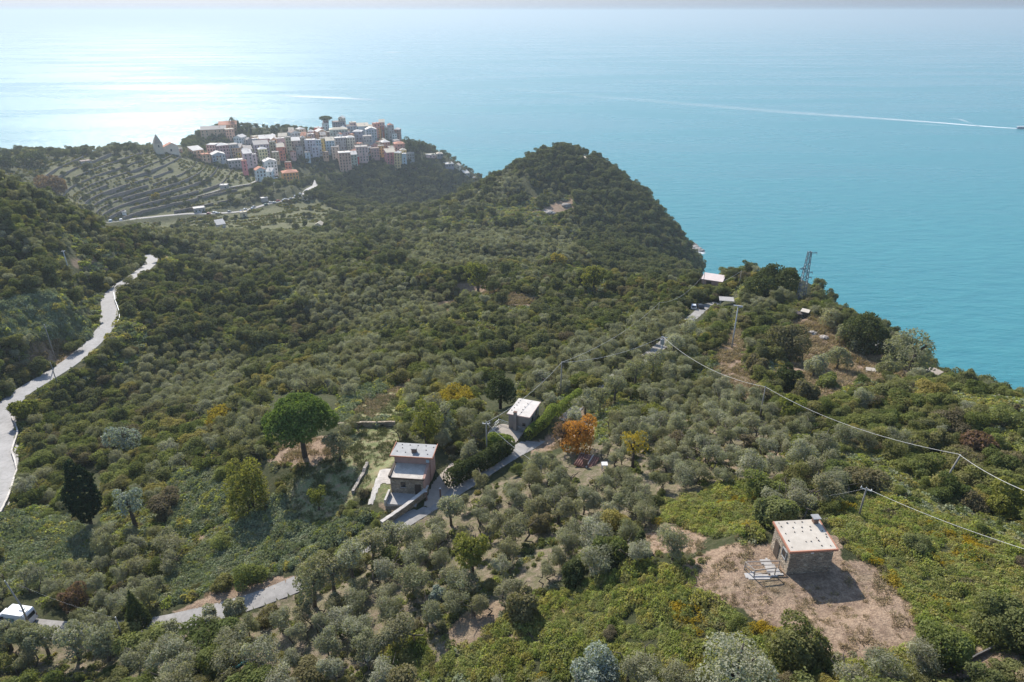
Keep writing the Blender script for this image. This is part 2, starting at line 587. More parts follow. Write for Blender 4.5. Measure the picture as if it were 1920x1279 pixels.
# land cover, read off by where each patch of ground lies in the photograph
PXG, PYG = project(XG, YG, ZG)
jx = 62 * fbm(XG / 5, YG / 5, 21, 5) * np.clip(60 / RG, 0.12, 1.2)
jy = 42 * fbm(XG / 5, YG / 5, 31, 5) * np.clip(60 / RG, 0.12, 1.2)
qx, qy = PXG + jx, PYG + jy
cover = np.zeros((NA * NR, 4), np.float32)
cover[:, 0] = in_any(qx, qy, DRY).ravel()
cover[:, 1] = in_any(qx, qy, GRASS).ravel()
cover[:, 2] = in_any(qx, qy, SOIL).ravel()
TERRACED = [[(870, 350), (905, 335), (960, 330), (890, 375), (860, 385)], [(60, 302), (300, 287), (370, 302), (470, 325), (490, 345), (400, 398), (200, 415), (110, 385)], [(200, 425), (420, 402), (600, 372), (640, 400), (560, 445), (430, 432), (320, 440)]]
cover[:, 0] = np.maximum(cover[:, 0], (0.75 * (noise2(XG / 17, YG / 17, 83) + 0.35 * noise2(XG / 6, YG / 6, 84) > 1.0) * (RG < 560)).ravel())
cover[:, 1] = np.maximum(cover[:, 1], 0.38 * in_any(qx, qy, TERRACED).ravel())
cover[:, 3] = np.clip((6 - ZG.ravel()) / 8, 0, 1) * (RG.ravel() > 150)

t = NT('hillside_soil')
P_ = t.pos()
at_ = t.n('ShaderNodeAttribute', attribute_name='cover')
sep = t.n('ShaderNodeSeparateColor'); t.l(at_.outputs['Color'], sep.inputs[0])
n1 = t.noise(0.9, 8, 0.7, P_); n2 = t.noise(0.13, 4, 0.6, P_); n3 = t.noise(5.0, 6, 0.75, P_)
litter = t.ramp(n1, [(0.3, (0.022, 0.026, 0.012)), (0.5, (0.05, 0.052, 0.025)), (0.7, (0.10, 0.085, 0.05))])
litter = t.mix(t.math('MULTIPLY', n2, 0.5), litter, (0.06, 0.075, 0.03))
dry = t.ramp(n3, [(0.28, (0.12, 0.083, 0.058)), (0.47, (0.28, 0.20, 0.14)), (0.68, (0.44, 0.33, 0.235))])
dry = t.mix(t.math('MULTIPLY', t.ramp(n1, [(0.45, 0.0), (0.62, 1.0)]), 0.75), dry, (0.16, 0.11, 0.08))
dry = t.mix(t.ramp(n2, [(0.55, 0.0), (0.75, 0.5)]), dry, (0.12, 0.125, 0.06))
soil = t.ramp(n3, [(0.3, (0.15, 0.105, 0.08)), (0.5, (0.28, 0.21, 0.165)), (0.72, (0.42, 0.34, 0.28))])
soil = t.mix(t.ramp(n1, [(0.42, 0.9), (0.68, 0.1)]), soil, (0.11, 0.11, 0.055))
grass = t.ramp(n3, [(0.3, (0.11, 0.13, 0.055)), (0.5, (0.21, 0.225, 0.11)), (0.7, (0.33, 0.31, 0.19))])
grass = t.mix(t.ramp(n1, [(0.45, 0.0), (0.62, 0.85)]), grass, (0.3, 0.225, 0.145))
grass = t.mix(t.ramp(t.noise(0.35, 5, 0.7, P_), [(0.5, 0.0), (0.62, 0.75)]), grass, (0.11, 0.135, 0.05))
c = t.mix(sep.outputs[2], litter, soil)
c = t.mix(sep.outputs[0], c, dry)
c = t.mix(sep.outputs[1], c, grass)
c = t.mix(at_.outputs['Alpha'], c, t.ramp(n1, [(0.35, (0.1, 0.09, 0.085)), (0.65, (0.33, 0.3, 0.28))]))
hh = t.math('ADD', t.math('MULTIPLY', n1, 0.7), t.math('MULTIPLY', n3, 0.3))
t.bsdf(c, 0.95, 0.1, 0, hh, 0.5)
MAT_GROUND = t.mat


def ground_sheet():
    i = np.arange(NA - 1)[:, None]; j = np.arange(NR - 1)[None, :]
    a = (i * NR + j)
    F = np.stack([a, a + 1, a + NR + 1, a + NR][::-1], -1).reshape(-1, 4)
    V = np.column_stack([XG.ravel(), YG.ravel(), ZG.ravel()])
    keep = (ZG.ravel()[F] > -24).any(1)
    F = F[keep]
    me = np_mesh('hillside', V, F, MAT_GROUND, smooth=True)
    at = me.color_attributes.new('cover', 'FLOAT_COLOR', 'POINT')
    at.data.foreach_set('color', cover.ravel())
    o = link(bpy.data.objects.new('hillside', me))
    tag(o, kind='structure', label='hilly ground with terraces falling to the sea')


ground_sheet()


def asphalt(name, c, c2):
    t = NT(name)
    p = t.pos()
    f = t.ramp(t.noise(1.1, 6, 0.7, p), [(0.3, c2), (0.65, c)])
    f = t.mix(t.ramp(t.noise(0.16, 3, 0.5, p), [(0.5, 0.0), (0.7, 0.45)]), f, tuple(k * 1.35 for k in c))
    f = t.mix(t.ramp(t.noise(14, 3, 0.7, p), [(0.45, 0.0), (0.7, 0.25)]), f, (0.05, 0.05, 0.05))
    t.bsdf(f, 0.8, 0.35)
    return t.mat


MAT_ROAD_PALE = asphalt('worn_asphalt', (0.30, 0.29, 0.285), (0.2, 0.195, 0.19))
MAT_ROAD = asphalt('grey_asphalt', (0.29, 0.275, 0.26), (0.18, 0.17, 0.16))


def ribbon(name, P, wid, mat, lift, tracks=0):
    """A strip of road with a slight camber and ragged edges."""
    T = np.gradient(P[:, :2], axis=0); T /= np.linalg.norm(T, axis=1)[:, None] + 1e-9
    N = np.column_stack([T[:, 1], -T[:, 0]])
    u = np.array([-0.5, -0.44, -0.2, 0.2, 0.44, 0.5])
    zz = np.array([-0.9, 0.0, 0.04, 0.04, 0.0, -0.9])
    V = []
    for i in range(len(P)):
        for k in range(6):
            j = 0.25 * (noise2(P[i, 0] * 0.35, P[i, 1] * 0.35, 50 + k) - 0.5) * (1 if k in (0, 1, 4, 5) else 0)
            q = P[i, :2] + N[i] * (u[k] * wid + j)
            V.append((q[0], q[1], P[i, 2] + lift + zz[k]))
    F = [(i * 6 + k, i * 6 + k + 1, i * 6 + 7 + k, i * 6 + 6 + k) for i in range(len(P) - 1) for k in range(5)]
    me = np_mesh(name, np.array(V), F, mat, smooth=False)
    o = link(bpy.data.objects.new(name, me))
    return o


tag(ribbon('lane', road_lines['lane'], 3.5, MAT_ROAD, 0.06), kind='structure', label='narrow grey lane winding through the olive grove')
tag(ribbon('valley_road', road_lines['valley_road'], 6.2, MAT_ROAD_PALE, 0.1), kind='structure', label='pale two lane road curving down the valley side')
tag(ribbon('village_road', road_lines['village_road'], 5.5, MAT_ROAD, 0.3), kind='structure', label='road climbing towards the village along the terraces')
tag(ribbon('footpath', road_lines['footpath'], 2.0, MAT_ROAD_PALE, 0.35), kind='structure', label='footpath between terraces leading up to the village')
# ------------------------------------------------------------------ sea and haze
t = NT('sea_water')
p = t.pos()
mp = t.n('ShaderNodeMapping'); mp.inputs['Scale'].default_value = (0.0011, 0.0042, 1); mp.inputs['Rotation'].default_value = (0, 0, R(-12)); t.l(p, mp.inputs[0])
streak = t.noise(1.0, 5, 0.6, mp.outputs[0])
mp2 = t.n('ShaderNodeMapping'); mp2.inputs['Scale'].default_value = (0.03, 0.085, 0.05); mp2.inputs['Rotation'].default_value = (0, 0, R(-14)); t.l(p, mp2.inputs[0])
chop = t.noise(1.0, 9, 0.62, mp2.outputs[0])
deep = t.ramp(streak, [(0.35, (0.032, 0.195, 0.226)), (0.65, (0.05, 0.23, 0.256))])
deep = t.mix(t.ramp(chop, [(0.35, 0.35), (0.62, 0.0)]), deep, (0.02, 0.15, 0.205))
rough = t.ramp(streak, [(0.38, 0.20), (0.6, 0.345)])
b = t.bsdf(deep, 0.36, 0.22, 0, chop, 2.3)
t.l(rough, b.inputs['Roughness'])
b.inputs['IOR'].default_value = 1.33
MAT_SEA = t.mat


def sea_sheet():
    # rings of growing size so that the sheet reaches the horizon
    rr = [0, 300, 700, 1500, 3000, 7000, 15000, 40000, 100000, 250000, 600000]
    n = 72
    V = [(0, 0, 0)] + [(r * math.sin(2 * math.pi * k / n), r * math.cos(2 * math.pi * k / n), 0) for r in rr[1:] for k in range(n)]
    F = [(0, 1 + (k + 1) % n, 1 + k) for k in range(n)]
    for i in range(len(rr) - 2):
        a = 1 + i * n
        F += [(a + k, a + (k + 1) % n, a + n + (k + 1) % n, a + n + k) for k in range(n)]
    me = bpy.data.meshes.new('sea'); me.from_pydata(V, [], [f[::-1] for f in F]); me.materials.append(MAT_SEA); me.update()
    if me.polygons[5].normal.z < 0: me.flip_normals()
    tag(link(bpy.data.objects.new('sea', me)), kind='structure', label='calm turquoise sea reaching the hazy horizon')


sea_sheet()

t = NT('sea_air')
t.mat.node_tree.nodes.remove(t.out); t.out = t.n('ShaderNodeOutputMaterial')
pv = t.n('ShaderNodeVolumePrincipled')
pv.inputs['Color'].default_value = (0.45, 0.515, 0.575, 1)
pv.inputs['Density'].default_value = HAZE_DENSITY
pv.inputs['Anisotropy'].default_value = 0.35
t.l(pv.outputs[0], t.out.inputs['Volume'])
mb = MB(); mb.box((0, 0, (CAM_Z + 25 - 40) / 2), (1400000, 1400000, CAM_Z + 25 + 40))
hz = mb.build('haze', t.mat)
tag(hz, kind='stuff', label='pale sea haze over the water and the far village')
# ------------------------------------------------------------------ vegetation: materials and forms
def leaf_mat(name, tones, back=0.45, bark=False):
    """Leaves: each plant takes its own tone, clumps inside it wander lighter and darker; light passes through."""
    t = NT(name)
    rnd = t.n('ShaderNodeObjectInfo').outputs['Random']
    base = t.ramp(rnd, [(i / max(1, len(tones) - 1), c) for i, c in enumerate(tones)])
    nz = t.noise(1.7, 3, 0.6, t.obj())
    col = t.mix(1.0, base, t.ramp(nz, [(0.3, 0.62), (0.7, 1.3)]), 'MULTIPLY')
    d = t.n('ShaderNodeBsdfDiffuse'); t.l(col, d.inputs[0])
    tr = t.n('ShaderNodeBsdfTranslucent')
    t.l(t.mix(1.0, col, (1.15, 1.2, 0.55), 'MULTIPLY'), tr.inputs[0])
    m = t.n('ShaderNodeMixShader'); m.inputs[0].default_value = back
    t.l(d.outputs[0], m.inputs[1]); t.l(tr.outputs[0], m.inputs[2])
    t.l(m.outputs[0], t.out.inputs['Surface'])
    return t.mat


L_OLIVE = leaf_mat('olive_leaves', [(0.253, 0.254, 0.168), (0.334, 0.330, 0.246), (0.222, 0.222, 0.126), (0.383, 0.378, 0.300), (0.278, 0.258, 0.156), (0.297, 0.294, 0.204)], 0.4)
L_SHRUB = leaf_mat('scrub_leaves', [(0.154, 0.175, 0.060), (0.219, 0.231, 0.083), (0.109, 0.135, 0.048), (0.258, 0.231, 0.106), (0.167, 0.181, 0.073), (0.219, 0.181, 0.112), (0.212, 0.231, 0.077), (0.116, 0.144, 0.053), (0.245, 0.263, 0.094), (0.193, 0.206, 0.094), (0.335, 0.281, 0.100), (0.154, 0.181, 0.069), (0.187, 0.150, 0.106), (0.142, 0.163, 0.062)], 0.42)
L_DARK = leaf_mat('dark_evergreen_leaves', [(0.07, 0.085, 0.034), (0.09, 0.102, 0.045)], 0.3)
L_OAK = leaf_mat('holm_oak_leaves', [(0.148, 0.163, 0.075), (0.193, 0.200, 0.100), (0.129, 0.144, 0.065), (0.212, 0.206, 0.112), (0.154, 0.169, 0.088)], 0.35)
L_BRAMBLE = leaf_mat('bramble_leaves', [(0.270, 0.304, 0.105), (0.335, 0.347, 0.126), (0.205, 0.247, 0.079), (0.368, 0.336, 0.147), (0.270, 0.294, 0.131), (0.368, 0.315, 0.126), (0.173, 0.210, 0.074)], 0.5)
L_BRAMBLE_PALE = leaf_mat('pale_bramble_leaves', [(0.235, 0.265, 0.165), (0.285, 0.305, 0.20), (0.20, 0.235, 0.13), (0.28, 0.265, 0.17)], 0.2)
L_VINE = leaf_mat('vine_leaves', [(0.140, 0.154, 0.049), (0.210, 0.196, 0.063), (0.112, 0.133, 0.049), (0.266, 0.224, 0.070), (0.154, 0.126, 0.063)], 0.4)
L_GRASS = leaf_mat('dry_grass_blades', [(0.42, 0.32, 0.21), (0.32, 0.24, 0.16), (0.48, 0.38, 0.25), (0.25, 0.185, 0.125), (0.29, 0.25, 0.14)], 0.35)
L_GREEN_GRASS = leaf_mat('meadow_blades', [(0.120, 0.140, 0.050), (0.180, 0.170, 0.080), (0.100, 0.130, 0.050), (0.220, 0.190, 0.110)], 0.3)
L_PINE = leaf_mat('pine_needles', [(0.13, 0.18, 0.05), (0.14, 0.19, 0.055)], 0.4)
L_CYPRESS = leaf_mat('cypress_leaves', [(0.026, 0.041, 0.019), (0.034, 0.048, 0.022)], 0.15)
L_ORANGE = leaf_mat('orange_leaves', [(0.46, 0.21, 0.05), (0.48, 0.24, 0.055)], 0.45)
L_YELLOW = leaf_mat('yellow_leaves', [(0.360, 0.260, 0.040), (0.300, 0.240, 0.050)], 0.45)
L_LIME = leaf_mat('bright_leaves', [(0.19, 0.20, 0.055), (0.22, 0.215, 0.06)], 0.42)
L_RUST = leaf_mat('rusty_leaves', [(0.17, 0.11, 0.075), (0.2, 0.125, 0.085)], 0.4)
L_SILVER = leaf_mat('silver_leaves', [(0.260, 0.290, 0.250), (0.300, 0.330, 0.280)], 0.3)
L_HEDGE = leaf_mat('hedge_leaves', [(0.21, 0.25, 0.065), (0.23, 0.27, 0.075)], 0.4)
L_BLOOM = leaf_mat('yellow_bloom', [(0.420, 0.290, 0.030), (0.340, 0.250, 0.040), (0.300, 0.240, 0.050)], 0.4)
BARK = M('olive_bark', (0.15, 0.125, 0.10), (0.07, 0.058, 0.046), 6)
BARK_DARK = M('dark_bark', (0.09, 0.07, 0.055), (0.04, 0.032, 0.026), 6)


def leaves(blobs, n, size, r, up=0.35, shell=0.72, tail=0.05, floor=None, elong=1.6):
    """n leaf sprays spread over the outer part of a cluster of ellipsoids; returns vertices (4n,3)."""
    B = np.array([[*b[0], *(b[1] if hasattr(b[1], '__len__') else (b[1],) * 3)] for b in blobs], float)
    area = (B[:, 3] * B[:, 4] * B[:, 5]) ** (2 / 3)
    k = r.choice(len(B), int(n * 1.7), p=area / area.sum())
    d = r.normal(size=(len(k), 3)); d[:, 2] += up; d /= np.linalg.norm(d, axis=1)[:, None]
    rad = shell + (1.06 - shell) * r.random(len(k)) ** 0.6
    rad = rad + r.exponential(tail, len(k))
    p = B[k, :3] + d * B[k, 3:] * rad[:, None]
    ins = np.zeros(len(p), bool)
    for b in B:
        ins |= (((p - b[:3]) / (b[3:] * shell * 0.9)) ** 2).sum(1) < 1
    ok = ~ins
    if floor is not None: ok &= p[:, 2] > floor
    p, d = p[ok][:n], d[ok][:n]
    m = len(p)
    nrm = d + r.normal(size=(m, 3)) * 0.75; nrm[:, 2] += 0.35
    nrm /= np.linalg.norm(nrm, axis=1)[:, None]
    a = np.cross(nrm, r.normal(size=(m, 3))); a /= np.linalg.norm(a, axis=1)[:, None]
    b = np.cross(nrm, a)
    s = size * (0.6 + 0.8 * r.random(m))[:, None]
    e = s / elong
    j = lambda: 1 + 0.5 * (r.random((m, 1)) - 0.5)
    V = np.stack([p - a * s * j(), p - b * e * j() + nrm * e * 0.25, p + a * s * j(), p + b * e * j() + nrm * e * 0.25], 1)
    return V.reshape(-1, 3)


def leaf_faces(nv):
    return np.arange(nv, dtype=np.int32).reshape(-1, 4)


def crown_mesh(name, V, mat):
    return np_mesh(name, V, leaf_faces(len(V)), mat)


def trunk_mesh(name, mat, r, h, spread, stems=1, rad=0.16, limbs=5, lean=0.15):
    mb = MB()
    for s in range(stems):
        a = r.random() * 6.28
        bx, by = (0.25 * math.cos(a) * (stems > 1), 0.25 * math.sin(a) * (stems > 1))
        lx, ly = lean * h * math.cos(a), lean * h * math.sin(a)
        mid = (bx + lx * 0.4 + r.normal() * 0.08, by + ly * 0.4 + r.normal() * 0.08, h * 0.27)
        fork = (bx + lx, by + ly, h * 0.5)
        mb.tube([(bx, by, -0.5), (bx, by, 0.05), mid, fork], [rad * 1.5, rad * 1.25, rad, rad * 0.8], 6)
        for q in range(max(2, limbs // stems)):
            b = a + q * 6.28 / max(2, limbs // stems) + r.normal() * 0.4
            e = (fork[0] + spread * 0.7 * math.cos(b), fork[1] + spread * 0.7 * math.sin(b), h * (0.72 + 0.15 * r.random()))
            m2 = ((fork[0] + e[0]) / 2 + r.normal() * 0.1, (fork[1] + e[1]) / 2 + r.normal() * 0.1, (fork[2] + e[2]) / 2 + 0.1 * h * r.random())
            mb.tube([fork, m2, e], [rad * 0.7, rad * 0.45, rad * 0.14], 5)
    return mb.mesh(name, mat)


def blob_ring(r, h, w, n, lo=0.45, hi=0.9, rb=(0.34, 0.5), squash=0.8):
    """Cluster of lobes: heights lo..hi of h, spread w."""
    out = [((0, 0, h * (lo + hi) / 2), (w * 0.55, w * 0.55, h * (hi - lo) * 0.5))]
    for i in range(n):
        a = 6.28 * i / n + r.normal() * 0.5
        q = w * (0.35 + 0.4 * r.random())
        s = w * (rb[0] + (rb[1] - rb[0]) * r.random())
        out.append(((q * math.cos(a), q * math.sin(a), h * (lo + (hi - lo) * r.random())), (s, s * (0.8 + 0.4 * r.random()), s * squash * (0.8 + 0.4 * r.random()))))
    return out


FORMS = {}


def make_forms():
    r = np.random.default_rng(5)
    F = FORMS
    F['olive'] = []
    for i in range(9):
        h = 1.0; w = 0.38 + 0.13 * r.random()
        bl = blob_ring(r, h, w, 6 + i % 5, 0.36, 0.9, (0.2, 0.46), 0.85)
        V = leaves(bl, 3400, 0.031, r, 0.4, 0.4, 0.15, elong=2.8)
        F['olive'].append((crown_mesh('olive_crown', V, L_OLIVE), trunk_mesh('olive_trunk', BARK, r, h, w, 1 + i % 3, 0.028, 5, 0.12)))
    F['shrub'] = []
    for i in range(9):
        w = 0.5 + 0.25 * r.random()
        bl = blob_ring(r, 1.0, w, 6 + i % 4, 0.15, 0.86, (0.25, 0.55), 0.9)
        V = leaves(bl, 3200, 0.041, r, 0.45, 0.62, 0.09, floor=-0.05, elong=1.7)
        F['shrub'].append((crown_mesh('shrub_foliage', V, L_SHRUB), None))
    F['oak'] = []
    for i in range(6):
        w = 0.46 + 0.16 * r.random()
        bl = blob_ring(r, 1.0, w, 11 + i % 4, 0.26, 0.9, (0.2, 0.42), 0.9)
        V = leaves(bl, 3200, 0.035, r, 0.45, 0.65, 0.08, elong=1.6)
        F['oak'].append((crown_mesh('oak_crown', V, L_OAK), trunk_mesh('oak_trunk', BARK_DARK, r, 1.0, w, 1, 0.035, 5, 0.08)))


make_forms()

# ------------------------------------------------------------------ where things grow (regions as they lie on the hillside)
OLIVE = [
    [(0, 1195), (120, 1200), (280, 1200), (330, 1165), (560, 1110), (700, 1010), (800, 955), (880, 910), (1010, 850), (1060, 830), (1180, 790), (1250, 720), (1420, 760), (1520, 800), (1560, 900), (1420, 905), (1240, 935), (1220, 985), (1000, 1020), (950, 1085), (850, 1180), (700, 1279), (0, 1279)],
    [(480, 760), (560, 690), (700, 640), (760, 690), (640, 740), (620, 770), (520, 820), (440, 880), (390, 840)],
    [(1040, 660), (1240, 590), (1330, 640), (1250, 710), (1090, 740), (1040, 730)], [(230, 680), (420, 640), (480, 700), (400, 790), (260, 770)],
    [(560, 540), (760, 520), (860, 600), (700, 630), (600, 620)], [(820, 440), (1080, 430), (1090, 480), (860, 510), (760, 500)], [(150, 1010), (340, 1000), (350, 1100), (260, 1150), (110, 1120)],
    [(260, 430), (640, 445), (600, 500), (420, 520), (300, 470)], [(1540, 620), (1700, 650), (1740, 720), (1560, 700)], [(1480, 930), (1560, 900), (1620, 950), (1500, 965)],
]
BRAMBLE = [
    [(840, 1279), (880, 1215), (940, 1165), (1000, 1120), (1090, 1090), (1220, 1055), (1295, 1065), (1300, 1105), (1370, 1145), (1470, 1195), (1540, 1235), (1520, 1279)],
    [(1215, 990), (1240, 940), (1330, 915), (1420, 915), (1440, 965), (1430, 1012), (1330, 1003)],
    [(1490, 1240), (1640, 1235), (1740, 1220), (1730, 1165), (1690, 1105), (1640, 1058), (1590, 1030), (1550, 970), (1560, 930), (1640, 915), (1800, 980), (1920, 1040), (1920, 1190), (1800, 1225), (1640, 1279), (1490, 1279)],
    [(290, 1130), (350, 1040), (480, 960), (530, 930), (600, 985), (690, 960), (700, 1000), (560, 1075), (420, 1100), (320, 1150)],
    [(0, 985), (60, 960), (160, 990), (180, 1040), (120, 1090), (0, 1120)], [(0, 560), (100, 555), (165, 600), (160, 635), (0, 640)],
    [(620, 780), (660, 740), (740, 715), (770, 740), (740, 790), (640, 800)], [(300, 890), (400, 880), (440, 920), (420, 980), (330, 1010)],
    [(690, 1279), (720, 1230), (790, 1200), (850, 1230), (830, 1279)],
]
FOREST = [[(940, 312), (1000, 280), (1060, 266), (1110, 275), (1180, 335), (1260, 425), (1318, 500), (1300, 532), (1180, 522), (1110, 500), (1085, 450), (1105, 400), (1040, 345)],
          [(590, 360), (700, 330), (770, 300), (900, 335), (880, 365), (760, 380), (640, 390)], [(350, 230), (470, 235), (470, 262), (400, 290), (340, 280)]]
TERR = [[(0, 335), (60, 300), (300, 285), (370, 300), (470, 325), (490, 345), (400, 398), (200, 415), (110, 385)], [(200, 425), (420, 402), (600, 372), (640, 400), (560, 445), (430, 432), (320, 440)]]
VILLAGE = [[(370, 300), (360, 262), (440, 236), (620, 222), (745, 235), (765, 300), (640, 330), (560, 345), (470, 345)], [(790, 280), (840, 285), (900, 332), (880, 345), (780, 300)]]
KEEP = [  # nothing may grow in front of these
    [(270, 1178), (330, 1158), (420, 1120), (500, 1100), (560, 1082), (566, 1106), (480, 1140), (380, 1172), (275, 1198)], [(885, 900), (960, 852), (985, 815), (1030, 790), (1060, 760), (1060, 790), (1020, 838), (990, 850), (940, 890), (895, 908)],
    [(715, 992), (790, 942), (830, 915), (868, 930), (800, 965), (745, 1000), (718, 995)], [(1285, 578), (1330, 572), (1332, 598), (1290, 608)],
    [(0, 760), (60, 714), (130, 680), (165, 642), (190, 605), (190, 552), (216, 548), (222, 596), (198, 636), (144, 684), (60, 738), (32, 770), (36, 850), (32, 890), (0, 975)],
    [(1310, 1075), (1340, 1036), (1480, 1090), (1620, 1100), (1642, 1072), (1725, 1190), (1560, 1212), (1400, 1145)], [(545, 893), (640, 850), (690, 806), (740, 802), (766, 835), (735, 870), (700, 905), (640, 952), (575, 982), (532, 940)],
    [(652, 788), (700, 738), (754, 744), (752, 778)], [(838, 540), (880, 532), (940, 541), (930, 549)], [(938, 563), (960, 552), (1005, 560), (995, 573), (950, 576)], [(1016, 396), (1042, 382), (1072, 376), (1074, 388), (1032, 402)],
    [(1500, 625), (1545, 605), (1620, 640), (1600, 660), (1520, 665)],
    [(268, 474), (296, 474), (294, 503), (272, 503)], [(688, 948), (732, 838), (820, 838), (850, 870), (830, 905), (800, 945), (720, 950)], [(922, 810), (940, 772), (978, 744), (1026, 750), (1018, 780), (988, 812), (930, 818)],
    [(1388, 1092), (1440, 970), (1540, 965), (1586, 1036), (1622, 1115), (1540, 1125), (1480, 1100)], [(1072, 850), (1126, 850), (1128, 892), (1078, 892)],
    [(0, 1122), (66, 1122), (68, 1155), (0, 1160)], [(505, 738), (634, 738), (634, 800), (592, 862), (552, 862), (505, 800)], [(143, 870), (192, 870), (192, 985), (143, 985)], [(1036, 775), (1122, 775), (1122, 850), (1036, 850)],
    [(436, 862), (510, 862), (510, 955), (436, 955)], [(980, 808), (1085, 735), (1092, 750), (990, 822)], [(845, 895), (965, 800), (968, 845), (860, 905)], [(905, 698), (972, 698), (972, 765), (905, 765)],
    [(290, 250), (340, 250), (340, 290), (290, 290)], [(1496, 470), (1525, 470), (1520, 560), (1496, 560)], [(190, 425), (400, 405), (500, 388), (600, 345), (600, 340), (500, 374), (400, 392), (190, 412)],
    [(1318, 512), (1352, 512), (1352, 532), (1318, 532)], [(1240, 640), (1225, 630), (1228, 665), (1240, 665)], [(1368, 570), (1384, 570), (1380, 645), (1366, 645)], [(1045, 675), (1055, 675), (1055, 730), (1045, 730)],
    [(1345, 555), (1385, 555), (1385, 575), (1345, 575)], [(685, 1230), (698, 1230), (698, 1255), (685, 1255)], [(1755, 848), (1775, 848), (1765, 915), (1752, 915)], [(1600, 910), (1618, 910), (1610, 958), (1598, 958)],
    [(1820, 1245), (1920, 1215), (1920, 1245), (1800, 1279)], [(1380, 1030), (1440, 1030), (1440, 1095), (1380, 1095)],
    [(125, 466), (142, 466), (146, 505), (130, 505)], [(100, 605), (112, 605), (112, 655), (100, 655)], [(46, 1085), (62, 1085), (72, 1150), (60, 1150)],
]
FEATURES = []                                       # (x, y, radius) kept free for plants set by hand


# how far up the sight line is already blocked: used to tell which plants can be seen
SL = (ZG - CAM_Z) / RG
CM = np.maximum.accumulate(SL, axis=1)


def seen(x, y, ztop):
    rr = np.hypot(x, y)
    return (ztop - CAM_Z) / rr > sample(CM, x * 0.985, y * 0.985) - 0.002


def opening(x, y):
    """Patches where the hillside is open: brambles and grass instead of trees."""
    return noise2(x / 17, y / 17, 83) + 0.35 * noise2(x / 6, y / 6, 84) > 0.82


def scatter_candidates():
    """Plants of the open hillside: (x, y, z, kind, height, photo column, photo row)."""
    r = np.random.default_rng(23)
    N = 165000
    a = AZ0 + R(10) + (AZ1 - AZ0 - R(20)) * r.random(N)
    rr = np.sqrt(34.0 ** 2 + (1090.0 ** 2 - 34.0 ** 2) * r.random(N) ** 1.0)
    near = r.random(N) < 0.5
    rr = np.where(near, np.sqrt(34.0 ** 2 + (420.0 ** 2 - 34.0 ** 2) * r.random(N)), rr)
    x, y = rr * np.sin(a), rr * np.cos(a)
    z = sample(ZG, x, y)
    px, py = project(x, y, z)
    inf = (px > -160) & (px < 2080) & (py < 1500) & (z > 1.0)
    x, y, z, px, py, rr = [q[inf] for q in (x, y, z, px, py, rr)]
    u = r.random(len(x)); u2 = r.random(len(x)); u3 = r.random(len(x))
    jx = 26 * (noise2(x / 9, y / 9, 71) - 0.5); jy = 18 * (noise2(x / 9, y / 9, 72) - 0.5)
    k = np.clip(70 / rr, 0.15, 1)
    X, Y = px + jx * k, py + jy * k
    ol, br, fo, te, vi = (in_any(X, Y, g) for g in (OLIVE, BRAMBLE, FOREST, TERR, VILLAGE))
    op = in_any(X, Y, DRY) | in_any(X, Y, GRASS)
    fo |= (rr > 690) & ~te & ~vi & (px > 560)
    patch = noise2(x / 28, y / 28, 81)
    kind = np.where(fo, 2, np.where(ol, (u > 0.94) * 1, np.where(u < 0.10 + 0.62 * (patch > 0.55), 0, 1)))
    kind = np.where(br, 1, kind)
    # valley bottom and slopes facing the village carry more evergreen oaks
    kind = np.where(~ol & ~br & ~op & (rr > 150) & (u3 < 0.16), 2, kind)
    h = np.choose(kind, [2.7 + 1.9 * u2, 1.0 + 2.5 * u2 ** 1.9, 3.4 + 3.0 * u2 ** 1.5])
    h = h * (1 + 0.5 * np.clip((rr - 260) / 350, 0, 1))
    gap = np.choose(kind, [0.76, 0.56, 0.56]) * h
    gap = np.where(kind == 0, np.maximum(gap, 2.4), gap)
    gap = np.where(rr > 250, gap * 1.05, gap)
    drop = op & (u3 > 0.0015) | br & (u3 > 0.009) | te & (u3 > 0.022) | vi & (u3 > 0.3)
    h = np.where(te | vi, h * 0.75, h)
    drop |= opening(x, y) & ~ol & ~fo & (u3 > 0.03)
    keep = ~drop
    arr = [q[keep] for q in (x, y, z, kind, h, gap, px, py, rr)]
    return arr


